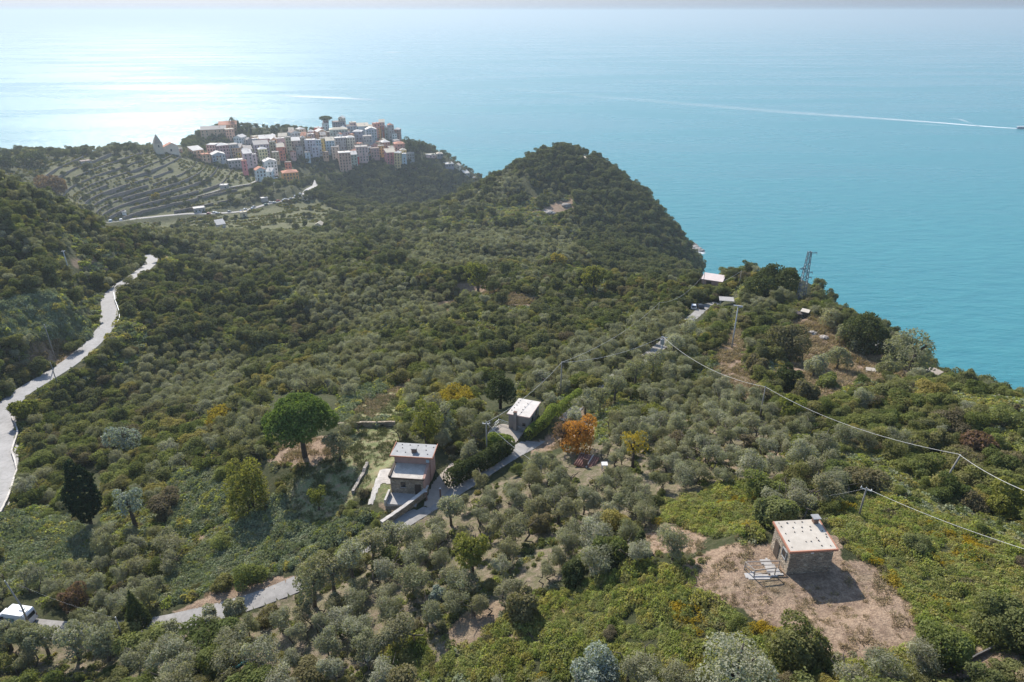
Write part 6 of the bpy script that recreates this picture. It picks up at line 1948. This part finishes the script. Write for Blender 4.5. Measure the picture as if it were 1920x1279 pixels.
wire('long pale power cable sagging from the transformer pole across the scrub to the frame edge', ['trafo', 'mid', 'line', free(1960, 935, 78), free(2700, 1260, 60)], [2.0, 1.6, 0.5, 0.5], 0.03)
wire('pale cable running from the pole behind the hut to the frame edge', ['hut', free(1960, 1042, 62), free(2700, 1320, 48)], [0.4, 0.4], 0.02)
wire('thin dim cable crossing above the hut clearing towards the grove', ['hut', free(1480, 936, 78), free(1290, 962, 76)], [0.3, 0.5], 0.009)
wire('cable descending from the skyline pole past the slope pole to the white roofed house', ['edge', 'slope', 'roof', 'garden'], [3.0, 2.2, 1.2], 0.028)
wire('cable between the transformer pole and the pole over the white roofed house', ['trafo', 'roof'], [1.4], 0.028)
wire('thin cable from the garden pole across the lane to the grove pole', ['garden', 'grove'], [0.5], 0.02)
wire('cable climbing from the shelter to the small skyline pole', [off(1346, 540, 2.0), 'cliff'], [0.4], 0.045)
wire('faint cable between the van pole and the lane pole', ['van', 'lane'], [0.6], 0.006)

# ------------------------------------------------------------------ lattice tower
TOWER = M('tower_steel', (0.2, 0.215, 0.235), (0.14, 0.15, 0.165), 4, 0.6, 0.4, 0.2)
p = hit(1500, 566)
h = solve_height(p, 472)
lt = thing('lattice_tower', 'tall grey steel lattice tower on the skyline against the sea', 'tower', p, -math.atan2(p[0], p[1]) + R(20))
w0, w1 = 1.15, 0.45
corner = [(-1, -1), (1, -1), (1, 1), (-1, 1)]
wz = lambda z: w0 + (w1 - w0) * z / h
for cx, cy in corner:
    mb = MB(); mb.tube([(cx * w0, cy * w0, -1.2), (cx * w1, cy * w1, h)], 0.11, 4, smooth=False); mb.build('leg', TOWER, lt)
mb = MB(); n = 16
for k in range(n):
    z0, z1 = h * k / n, h * (k + 1) / n; a0, a1 = wz(z0), wz(z1)
    for q in range(4):
        c0, c1 = corner[q], corner[(q + 1) % 4]
        if k % 2: c0, c1 = c1, c0
        mb.tube([(c0[0] * a0, c0[1] * a0, z0), (c1[0] * a1, c1[1] * a1, z1)], 0.055, 4, smooth=False)
        mb.tube([(c0[0] * a1, c0[1] * a1, z1), (c1[0] * a1, c1[1] * a1, z1)], 0.05, 4, smooth=False)
mb.build('bracing', TOWER, lt)
for z, s, l in ((h - .3, 1, 2.2), (h * .66, -1, 2.0), (h * .6, 1, 2.0), (h * .5, 1, 2.0), (h * .68, -1, 1.5)):
    mb = MB(); mb.tube([(0, 0, z), (s * l, 0, z + .1)], 0.08, 4, smooth=False); mb.tube([(0, 0, z - .7), (s * l, 0, z + .05)], 0.06, 4, smooth=False); a = mb.build('crossarm', TOWER, lt)
    mb = MB(); mb.tube([(s * l, 0, z + .05), (s * l, 0, z - .6)], 0.07, 5); mb.build('insulator', SLATE, a)


# ------------------------------------------------------------------ vehicles
TYRE = M('tyre_rubber', (0.03, 0.03, 0.03), (0.02, 0.02, 0.02), 3, 0.9)
VANW = M('white_van_paint', (0.74, 0.74, 0.75), (0.66, 0.66, 0.67), 0.8, 0.35, 0.5)
GLASSV = M('vehicle_glass', (0.03, 0.035, 0.045), (0.02, 0.024, 0.03), 1, 0.08, 0.6)


def wheel(th, x, y, r, w):
    mb = MB(); mb.tube([(x, y - w / 2, r), (x, y + w / 2, r)], r, 14); wl = mb.build('wheel', TYRE, th)
    s = -1 if y < 0 else 1
    mb = MB(); mb.tube([(x, y + s * w * .5, r), (x, y + s * (w * .5 + .02), r)], r * .6, 10); mb.build('rim', METAL, wl)


p0, p1 = at_z(50, 1142, 188.4), at_z(18, 1137, 188.4)
vy = math.atan2(p1[1] - p0[1], p1[0] - p0[0])
fw = np.array([math.cos(vy), math.sin(vy)])
vc = p0[:2] + fw * 2.35
vg = ground(*vc)
van = thing('van', 'white high roofed camper van parked on the lane at the frame edge', 'van', (vc[0], vc[1], vg + .05), vy)
prof = [(-2.45, .45), (2.35, .45), (2.5, .75), (2.45, 1.1), (1.75, 1.3), (1.15, 2.05), (.75, 2.35), (-2.3, 2.4), (-2.45, 2.2)]
mb = MB()
L = [(x, -.98, z) for x, z in prof]; Q = [(x, .98, z) for x, z in prof]
Lt = [(x, -.98 + (.12 if z > 1.9 else 0), z) for x, z in prof]; Qt = [(x, .98 - (.12 if z > 1.9 else 0), z) for x, z in prof]
n = len(prof)
mb.faces(Lt + Qt, [tuple(range(n)), tuple(range(n, 2 * n))[::-1]] + [(i, n + i, n + (i + 1) % n, (i + 1) % n) for i in range(n)])
mb.build('body', VANW, van)
mb = MB(); mb.hexa([(1.72, -.82, 1.36), (1.72, .82, 1.36), (1.2, .78, 1.98), (1.2, -.78, 1.98), (1.76, -.82, 1.4), (1.76, .82, 1.4), (1.24, .78, 2.02), (1.24, -.78, 2.02)]); mb.build('windscreen', GLASSV, van)
for s in (-1, 1):
    mb = MB(); mb.hexa([(1.5, s * .985, 1.3), (.75, s * .985, 1.3), (.75, s * .945, 1.85), (1.15, s * .945, 1.85), (1.5, s * 1.0, 1.3), (.75, s * 1.0, 1.3), (.75, s * .965, 1.85), (1.15, s * .965, 1.85)]); mb.build('side_window', GLASSV, van)
    mb = MB(); mb.box((-.15, s * .985, 1.5), (1.2, 0.03, 0.55)); mb.build('side_panel', M('greenish_panel', (0.2, 0.32, 0.28), None, 2, 0.4), van)
    mb = MB(); mb.box((1.45, s * 1.12, 1.4), (0.12, 0.22, 0.28)); mb.build('mirror', TYRE, van)
    mb = MB(); mb.box((2.47, s * .7, .85), (0.08, 0.3, 0.2)); mb.build('headlight', WHITE, van)
    mb = MB(); mb.box((-2.46, s * .85, 1.1), (0.05, 0.12, 0.4)); mb.build('taillight', RUSTROOF, van)
    for x_ in (1.55, -1.5): wheel(van, x_, s * .86, .34, .24)
mb = MB(); mb.box((-2.455, 0, 1.65), (0.05, 1.5, 0.6)); mb.build('rear_window', GLASSV, van)
mb = MB(); mb.box((-1.3, -.2, 2.44), (0.55, 0.5, 0.12)); mb.build('roof_vent', METAL, van)
mb = MB(); mb.box((-2.1, .3, 2.44), (0.2, 1.0, 0.1)); mb.build('roof_rail', METAL, van)

CAR = {}


def car_meshes(kind):
    if kind in CAR: return CAR[kind]
    prof = [(-2.05, .3), (2.0, .3), (2.08, .65), (1.95, .82), (.95, .95), (.35, 1.42), (-1.25, 1.45), (-1.9, .98), (-2.08, .85)]
    if kind == 'small': prof = [(x * .88, z * 1.05) for x, z in prof]
    mb = MB(); n = len(prof)
    a = [(x, -.86 + (.16 if z > 1.2 else 0), z) for x, z in prof]; b = [(x, .86 - (.16 if z > 1.2 else 0), z) for x, z in prof]
    mb.faces(a + b, [tuple(range(n)), tuple(range(n, 2 * n))[::-1]] + [(i, n + i, n + (i + 1) % n, (i + 1) % n) for i in range(n)])
    gl = MB()
    gl.hexa([(.93, -.68, 1.0), (.93, .68, 1.0), (.42, .64, 1.4), (.42, -.64, 1.4), (.96, -.68, 1.02), (.96, .68, 1.02), (.45, .64, 1.42), (.45, -.64, 1.42)])
    gl.hexa([(-1.86, -.68, 1.0), (-1.86, .68, 1.0), (-1.3, .64, 1.41), (-1.3, -.64, 1.41), (-1.89, -.68, 1.02), (-1.89, .68, 1.02), (-1.33, .64, 1.43), (-1.33, -.64, 1.43)])
    for s in (-1, 1):
        gl.hexa([(.8, s * .85, .98), (-1.6, s * .85, .98), (-1.2, s * .73, 1.38), (.38, s * .73, 1.38), (.8, s * .87, .98), (-1.6, s * .87, .98), (-1.2, s * .75, 1.38), (.38, s * .75, 1.38)])
    wh_ = MB()
    wh_.tube([(0, -.1, 0), (0, .1, 0)], .32, 12)
    CAR[kind] = (mb.v, mb.f, mb.m, mb.s), gl.mesh('car_glass', GLASSV), wh_.mesh('car_wheel', TYRE)
    return CAR[kind]


PAINT = {'white': (0.74, 0.74, 0.74), 'silver': (0.5, 0.51, 0.52), 'grey': (0.28, 0.29, 0.3), 'black': (0.03, 0.032, 0.036), 'blue': (0.06, 0.16, 0.42), 'red': (0.4, 0.05, 0.05), 'pale blue': (0.4, 0.52, 0.62), 'green': (0.1, 0.2, 0.14)}
BODY = {}


def car(label, pos, yaw, paint, kind='long', group=None, name='parked_car', lights=True):
    raw, gl, wl = car_meshes(kind)
    if (kind, paint) not in BODY:
        mb = MB(); mb.v, mb.f, mb.m, mb.s = raw
        BODY[(kind, paint)] = mb.mesh('car_body', M('car_paint_' + paint, PAINT[paint], tuple(c * .9 for c in PAINT[paint]), 1, 0.25, 0.6))
    th = thing(name, label, 'car', pos, yaw, group)
    for nm, me in (('body', BODY[(kind, paint)]), ('glass', gl)):
        o = bpy.data.objects.new(nm, me); link(o); o.parent = th
    for x_ in (1.25, -1.25):
        for y_ in (-.8, .8):
            o = bpy.data.objects.new('wheel', wl); link(o); o.parent = th; o.location = (x_, y_, .32)
    return th


def seat(px, py): return hit(px, py)


a, b = hit(1318, 580), hit(1300, 596)
ry = math.atan2(a[1] - b[1], a[0] - b[0])
car('dark estate car parked at the end of the lane on the ridge', hit(1312, 577), ry + .5, 'black')
car('small white car parked beside the dark estate car', hit(1300, 578), ry + .3, 'white', 'small')
# cars along the village road
VR = road_lines['village_road']
vpx, vpy = project(VR[:, 0], VR[:, 1], VR[:, 2])
CARS = [(214, 'pale blue', 'pale blue car first on the road to the village'), (222, 'white', 'white van like car right behind the pale blue one'), (373, 'white', 'white car in front of the flat canopy building'), (392, 'red', 'dark red car past the canopy building on the village road'), (402, 'white', 'white car beside the dark red one'), (409, 'silver', 'silver car near the cream block'),
        (432, 'grey', 'grey car just before the cream block at the bend'), (451, 'blue', 'bright blue car at the bend of the village road'), (461, 'white', 'white car following the bright blue one'), (472, 'white', 'brilliant white car past the bright blue one'), (478, 'silver', 'silver car past the brilliant white one'),
        (498, 'green', 'dark green car midway up the village road'), (508, 'white', 'white car beyond the dark green one'), (515, 'white', 'second white car beyond the dark green one'), (522, 'red', 'red car in the row below the orange house'), (530, 'silver', 'silver car in the row below the orange house'), (537, 'white', 'white car in the row below the orange house'),
        (544, 'grey', 'grey car under the orange house at the road fork'), (555, 'white', 'white car near the top of the village road'), (561, 'silver', 'silver car near the top of the village road'), (566, 'white', 'last white car before the pale car park'), (572, 'pale blue', 'pale blue car at the pale car park'), (578, 'black', 'black car at the pale car park')]
for k, (cx, pc, lab) in enumerate(CARS):
    i = int(np.argmin(np.abs(vpx - cx))); i0, i1 = max(0, i - 2), min(len(VR) - 1, i + 2)
    d = VR[i1, :2] - VR[i0, :2]; d /= np.linalg.norm(d); nrm = np.array([d[1], -d[0]])
    sd = 1.7 * (1 if k % 2 else -1)
    car(lab, (VR[i, 0] + nrm[0] * sd, VR[i, 1] + nrm[1] * sd, VR[i, 2] + .34), math.atan2(d[1], d[0]), pc, 'long' if k % 3 else 'small', 'cars along the village road')
flat_patch('car_park', [(566, 366), (576, 354), (591, 345), (596, 350), (580, 363)], CONCRETE, 0.5, 'pale car park apron at the top of the village road')


# ------------------------------------------------------------------ things on the ridge and the slopes
def slab_hut(name, label, cat, px, py, w, d, h, yaw, wall, roof, tilt=0.25, over=0.25, legs=False):
    p = hit(px, py)
    th = thing(name, label, cat, p, R(yaw) - math.atan2(p[0], p[1]))
    if legs:
        for sx in (-1, 1):
            for sy in (-1, 1):
                mb = MB(); mb.tube([(sx * w * .45, sy * d * .45, -.6), (sx * w * .45, sy * d * .45, h + (tilt if sy > 0 else 0))], .06, 6); mb.build('post', wall, th)
    else:
        mb = MB(); x, y = w / 2, d / 2
        mb.hexa([(-x, -y, -1), (x, -y, -1), (x, y, -1), (-x, y, -1), (-x, -y, h), (x, -y, h), (x, y, h + tilt), (-x, y, h + tilt)]); mb.build('wall', wall, th)
        mb = MB(); mb.box((-w * .15, -y - .02, h * .45), (w * .25, 0.08, h * .8)); mb.build('door', DARKWOOD, th)
    mb = MB(); x, y = w / 2 + over, d / 2 + over
    mb.hexa([(-x, -y, h + .02), (x, -y, h + .02), (x, y, h + tilt + .05), (-x, y, h + tilt + .05), (-x, -y, h + .14), (x, -y, h + .14), (x, y, h + tilt + .17), (-x, y, h + tilt + .17)]); mb.build('roof', roof, th)
    return th


slab_hut('cliff_house', 'low house with a pale pinkish roof on the skyline above the sea', 'house', 1336, 534, 7.2, 5.5, 2.6, -8, PINKWALL, M('pale_pink_roof', (0.6, 0.51, 0.475), (0.48, 0.41, 0.38), 0.6, 0.9), 0.5)
slab_hut('shelter', 'open shelter with a pale flat roof behind the dark estate car', 'shelter', 1361, 570, 4.0, 2.2, 1.5, 8, METAL, CONCRETE, 0.3, 0.3, True)
slab_hut('green_tarp_shelter', 'small shelter under a green tarpaulin below the pale pinkish roof', 'shelter', 1352, 540, 2.6, 2.0, 1.6, 5, METAL, M('green_tarp', (0.08, 0.36, 0.2), None, 2, 0.6), 0.2, 0.1, True)
slab_hut('hilltop_hut', 'small stone hut hidden on the shoulder of the wooded headland', 'hut', 1098, 303, 7, 6, 3.4, 8, plaster(BEIGE), ROOFC['c'], 0.6)
slab_hut('dark_shelter', 'dark sided shelter with grey sheets beneath the lattice tower', 'shelter', 1493, 596, 2.8, 2.0, 1.6, 6, DARKWOOD, DARKSTONE, 0.2)
slab_hut('dark_shelter', 'white sheet covered shelter beside the dark sided one', 'shelter', 1508, 594, 1.8, 1.5, 1.7, -10, DARKWOOD, CEMENT, 0.25)
slab_hut('white_shed', 'tiny white shed between grey trees on the skyline', 'shed', 1648, 655, 2.0, 1.8, 1.8, 14, WHITE, CONCRETE, 0.2)
slab_hut('white_sheet_shelter', 'long shelter under a white sheet on the ridge scrub', 'shelter', 1632, 700, 2.2, 1.0, 0.8, 14, METAL, CEMENT, 0.3, 0.1, True)
slab_hut('plank_shed', 'low shed with a striped plank roof at the cliff edge', 'shed', 1749, 706, 2.6, 1.8, 1.2, -28, DARKWOOD, WOOD, 0.35)
slab_hut('grey_shed', 'low shed with a grey sheet roof near the plank roofed one', 'shed', 1724, 706, 2.2, 1.6, 1.1, -20, DARKWOOD, METAL, 0.3)
slab_hut('pink_sheet', 'small stand covered by a bright pink sheet in the bushes', 'stand', 1259, 594, 2.0, 1.5, 1.2, 30, METAL, M('pink_sheet', (0.75, 0.22, 0.34), None, 2, 0.5), 0.4, 0.1, True)
slab_hut('water_tank_stand', 'pale stand among the grove trees near the red roofed shed', 'stand', 1133, 878, 0.8, 0.7, 0.7, 10, METAL, WHITE, 0.05, 0.05, True)

ROCK = stone_mat('ridge_rock', [(0.3, 0.27, 0.25), (0.42, 0.39, 0.36), (0.25, 0.23, 0.21)], 0.6, 0.6)


def rock(label, px, py, size, seed, mat=None, group=None, sq=0.55):
    p = hit(px, py); r = np.random.default_rng(seed)
    bm = bmesh.new(); bmesh.ops.create_icosphere(bm, subdivisions=3, radius=1.0)
    off = r.random(3) * 50
    for v in bm.verts:
        n = fbm(np.array([v.co.x * 1.3 + off[0]]), np.array([v.co.y * 1.3 + v.co.z * 1.7 + off[1]]), 5, 4)[0]
        v.co *= 1 + 0.9 * n
        v.co.x *= size; v.co.y *= size * (0.6 + 0.5 * off[2] / 50); v.co.z *= size * sq
    me = bpy.data.meshes.new('rock'); bm.to_mesh(me); bm.free(); me.materials.append(mat or ROCK)
    o = link(bpy.data.objects.new('rock', me)); o.location = p; o.rotation_euler = (0, 0, r.random() * 6)
    tag(o, label, 'rock', group)


rock('pale weathered rock on the ridge near the thick concrete pole', 1436, 634, 2.0, 1)
rock('white flat rock in the dry grass of the ridge', 1523, 625, 1.2, 2)
rock('long pale rock lying in the dry grass below the skyline bush', 1545, 634, 1.3, 3)
rock('light boulder by the path under the thick concrete pole', 1447, 630, 0.9, 4)
rock('sunlit boulder in the olive grove soil', 1180, 985, 0.35, 5)
rock('bare beige outcrop on the slope of the headland', 1030, 399, 5.0, 6, None, None, 0.4)
rock('upper bare outcrop on the slope of the headland', 1062, 385, 4.0, 7, None, None, 0.45)
rock('small cliff rock on the shoulder of the headland', 1108, 303, 3.4, 8)
# surf rocks at the foot of the headland
for k, (px, py, sz, lab) in enumerate(((1296, 461, 8, 'dark rock where the headland meets the sea'), (1303, 465, 7, 'pale surf rock beside the dark one'), (1310, 469, 6, 'outermost pale rock in the surf below the headland'), (1314, 471, 3.5, 'tip of the rocky point washed by foam'))):
    a, t = ray(px, py); r = CAM_Z / t
    rr = np.random.default_rng(40 + k)
    bm = bmesh.new(); bmesh.ops.create_icosphere(bm, subdivisions=3, radius=1.0)
    for v in bm.verts:
        n = fbm(np.array([v.co.x * 1.4 + k * 7]), np.array([v.co.y * 1.4 + v.co.z * 1.9]), 6, 4)[0]
        v.co *= 1 + 0.9 * n; v.co.x *= sz; v.co.y *= sz * 1.3; v.co.z *= sz * .45
    me = bpy.data.meshes.new('rock'); bm.to_mesh(me); bm.free(); me.materials.append(ROCK if k else TW)
    o = link(bpy.data.objects.new('rock', me)); o.location = (r * math.sin(a), r * math.cos(a), 0.4); tag(o, lab, 'rock')

# rolled net lying in the grove
NP = [hit(x_, y_) + np.array([0, 0, .12]) for x_, y_ in ((422, 1258), (434, 1254), (446, 1252), (456, 1244), (470, 1236))]
mb = MB(); mb.tube([tuple(q - NP[0]) for q in NP], [.1, .22, .16, .2, .1], 7)
nt_ = mb.build('harvest_net', M('teal_net', (0.05, 0.22, 0.25), None, 5, 0.9)); nt_.location = NP[0]
tag(nt_, 'rolled teal harvest net lying on the ground of the lower olive grove', 'net')

# satellite dish at the olive grove
p = hit(690, 1247)
sd = thing('satellite_dish', 'white round dish on a short post at the lower edge of the olive grove', 'dish', p, R(20))
mb = MB(); mb.tube([(0, 0, -.3), (0, 0, .9)], .05, 8); mb.build('post', METAL, sd)
mb = MB(); n = 20; V = [(0, 0, .95)] + [(.42 * math.cos(6.28 * k / n), .36 * math.sin(6.28 * k / n), 1.12 + .06 * math.sin(6.28 * k / n)) for k in range(n)] + [(.43 * math.cos(6.28 * k / n), .37 * math.sin(6.28 * k / n), 1.09 + .06 * math.sin(6.28 * k / n)) for k in range(n)] + [(0, 0, .91)]
mb.faces(V, [(0, 1 + k, 1 + (k + 1) % n) for k in range(n)] + [(1 + k, 1 + n + k, 1 + n + (k + 1) % n, 1 + (k + 1) % n) for k in range(n)] + [(2 * n + 1, 1 + n + (k + 1) % n, 1 + n + k) for k in range(n)]); mb.build('dish', WHITE, sd)
mb = MB(); mb.tube([(.2, -.3, 1.05), (0, 0, 1.5)], .025, 5); mb.build('feed_arm', METAL, sd)

# gate posts of the pink house, umbrellas at the car park
for px, lab in ((800, 'wooden gate post where the garden wall meets the driveway'), (826, 'wooden gate post on the far side of the driveway')):
    p = hit(px, 938 if px == 800 else 932)
    g = thing('gate_post', lab, 'post', p, 0, None)
    mb = MB(); mb.box((0, 0, .6), (.22, .22, 2.0)); mb.build('post', BRICK, g)
    mb = MB(); mb.box((0, 0, 1.64), (.3, .3, .08)); mb.build('cap', CONCRETE, g)
for px, py, r_, lab in ((560, 334, 3.2, 'large white parasol beside the orange house'), (516, 344, 2.4, 'white parasol at the foot of the mill house'), (519, 334, 1.9, 'small pale parasol behind the mill house garden')):
    p = hit(px, py + 4)
    u = thing('parasol', lab, 'parasol', p)
    mb = MB(); mb.tube([(0, 0, -.5), (0, 0, 3.0)], .07, 6); mb.build('pole', METAL, u)
    mb = MB(); n = 8; V = [(0, 0, 3.4)] + [(r_ * math.cos(6.28 * k / n), r_ * math.sin(6.28 * k / n), 2.6) for k in range(n)]; mb.faces(V, [(0, 1 + k, 1 + (k + 1) % n) for k in range(n)] + [tuple(range(n, 0, -1))]); mb.build('canopy', WHITE, u)


# ------------------------------------------------------------------ boats and their wakes
def on_sea(px, py):
    a, t = ray(px, py); r = CAM_Z / t
    return np.array([r * math.sin(a), r * math.cos(a), 0.0])


fp = on_sea(1919, 241.5)
fb = thing('ferry', 'passenger ferry with a dark blue hull and white deck at the edge of the photo', 'boat', fp, R(-4))
mb = MB()
hull = [(-15, -3.2), (10, -3.2), (17, 0), (10, 3.2), (-15, 3.2)]
mb.faces([(x, y, -.8) for x, y in hull] + [(x * 1.03, y * 1.05, 2.6) for x, y in hull], [(4, 3, 2, 1, 0), (5, 6, 7, 8, 9)] + [(i, (i + 1) % 5, 5 + (i + 1) % 5, 5 + i) for i in range(5)]); mb.build('hull', M('navy_hull', (0.05, 0.08, 0.17), None, 2, 0.5), fb)
mb = MB(); mb.box((-2, 0, 4.0), (24, 5.6, 2.7)); cb = mb.build('cabin', M('ferry_cabin', (0.4, 0.42, 0.46), None, 2, 0.5), fb)
mb = MB()
for s in (-1, 1): mb.box((-2, s * 2.82, 4.2), (22, .08, 1.0))
mb.build('window_band', DARKGLASS, cb)
mb = MB(); mb.box((-3, 0, 5.6), (27, 6.6, .35)); mb.build('upper_deck', WHITE, fb)
mb = MB(); mb.box((8, 0, 6.7), (5, 4.2, 1.9)); mb.build('bridge', WHITE, fb)
mb = MB(); mb.tube([(5, 0, 7), (5, 0, 10.5)], .15, 6); mb.build('mast', METAL, fb)

t = NT('sea_foam')
p_ = t.pos()
at_ = t.n('ShaderNodeAttribute', attribute_name='foam')
mp = t.n('ShaderNodeMapping'); mp.inputs['Scale'].default_value = (0.035, 0.12, 1); t.l(p_, mp.inputs[0])
nz = t.noise(1.0, 8, 0.75, mp.outputs[0])
al = t.math('MULTIPLY', at_.outputs['Fac'], t.ramp(t.math('ADD', nz, t.math('MULTIPLY', at_.outputs['Fac'], 0.35)), [(0.42, 0.15), (0.75, 1.0)]))
b = t.bsdf((0.82, 0.86, 0.88), 0.9, 0.1)
t.l(al, b.inputs['Alpha'])
FOAM = t.mat


def wake(label, pts):
    """pts: column, row, half width in m, strength of foam; lies on the water."""
    V, F, A = [], [], []
    P = [(on_sea(x, y), w, s) for x, y, w, s in pts]
    C = np.array([q[0] for q in P])
    d = np.r_[0, np.cumsum(np.linalg.norm(np.diff(C, axis=0), axis=1))]
    tt = np.linspace(0, d[-1], 80)
    C = np.column_stack([np.interp(tt, d, C[:, k]) for k in range(3)]); Wd = np.interp(tt, d, [q[1] for q in P]); Sg = np.interp(tt, d, [q[2] for q in P])
    T = np.gradient(C[:, :2], axis=0); T /= np.linalg.norm(T, axis=1)[:, None]; N = np.column_stack([T[:, 1], -T[:, 0]])
    prof = [(-1, 0), (-.6, .75), (0, 1), (.6, .75), (1, 0)]
    for i in range(80):
        for u, k in prof:
            q = C[i, :2] + N[i] * u * Wd[i]; V.append((q[0], q[1], 0.25)); A.append(Sg[i] * k)
    for i in range(79):
        for k in range(4): F.append((i * 5 + k, i * 5 + k + 1, i * 5 + 6 + k, i * 5 + 5 + k))
    me = np_mesh('wake', np.array(V), F, FOAM)
    a = me.attributes.new('foam', 'FLOAT', 'POINT'); a.data.foreach_set('value', np.array(A, np.float32))
    tag(link(bpy.data.objects.new('wake', me)), kind='stuff', label=label)


wake('white foam wake trailing far behind the ferry', [(1912, 241.5, 5, 1.0), (1880, 239.5, 8, 1.0), (1830, 236, 10, .95), (1770, 231, 14, .75), (1700, 226, 20, .55), (1600, 219, 28, .4), (1480, 211, 36, .3), (1300, 196, 45, .22), (1120, 181, 50, .16), (960, 167, 50, .12), (870, 155, 40, 0.0)])
wake('thin foam arm spreading from the ferry', [(1838, 238, 3, .0), (1800, 224, 8, .5), (1770, 222, 8, .0)])
wake('thin foam arm on the near side of the ferry wake', [(1800, 238, 6, .0), (1740, 234, 9, .35), (1700, 232, 8, .0)])
wake('white wake of a small boat in the glittering water', [(500, 177, 20, .0), (560, 181, 30, .8), (640, 184, 30, .8), (705, 187.5, 20, .2), (715, 188, 10, 0)])
wake('short white wake beyond the small boat', [(722, 97, 30, 0), (735, 98, 60, .7), (750, 100, 30, 0)])
rock_foam = wake('surf foam around the rocks of the headland', [(1290, 463, 8, 0.2), (1304, 470, 10, .8), (1316, 474, 8, .9), (1324, 474, 5, 0.1)])


def sailboat(label, px, py, L):
    p = on_sea(px, py)
    sb = thing('sailing_boat', label, 'boat', p, R(25))
    mb = MB(); hl = [(-L / 2, -L * .13), (L * .2, -L * .14), (L / 2, 0), (L * .2, L * .14), (-L / 2, L * .13)]
    mb.faces([(x * .9, y * .7, -.4) for x, y in hl] + [(x, y, L * .1) for x, y in hl], [(4, 3, 2, 1, 0), (5, 6, 7, 8, 9)] + [(i, (i + 1) % 5, 5 + (i + 1) % 5, 5 + i) for i in range(5)]); mb.build('hull', WHITE, sb)
    mb = MB(); mb.tube([(0, 0, 0), (0, 0, L * 1.25)], L * .012, 6); mb.build('mast', METAL, sb)
    mb = MB(); mb.prism([(-L * .02, 0, L * .2), (-L * .42, 0.3, L * .2), (-L * .02, 0, L * 1.2)], (0, .08, 0)); mb.build('sail', WHITE, sb)
    mb = MB(); mb.prism([(L * .05, 0, L * .15), (L * .45, 0.3, L * .14), (L * .03, 0, L * 1.1)], (0, .08, 0)); mb.build('jib', WHITE, sb)


sailboat('small white sailing boat far out on the pale sea', 967, 60, 14)
sailboat('tiny sailing boat farther towards the glitter', 785, 79, 12)
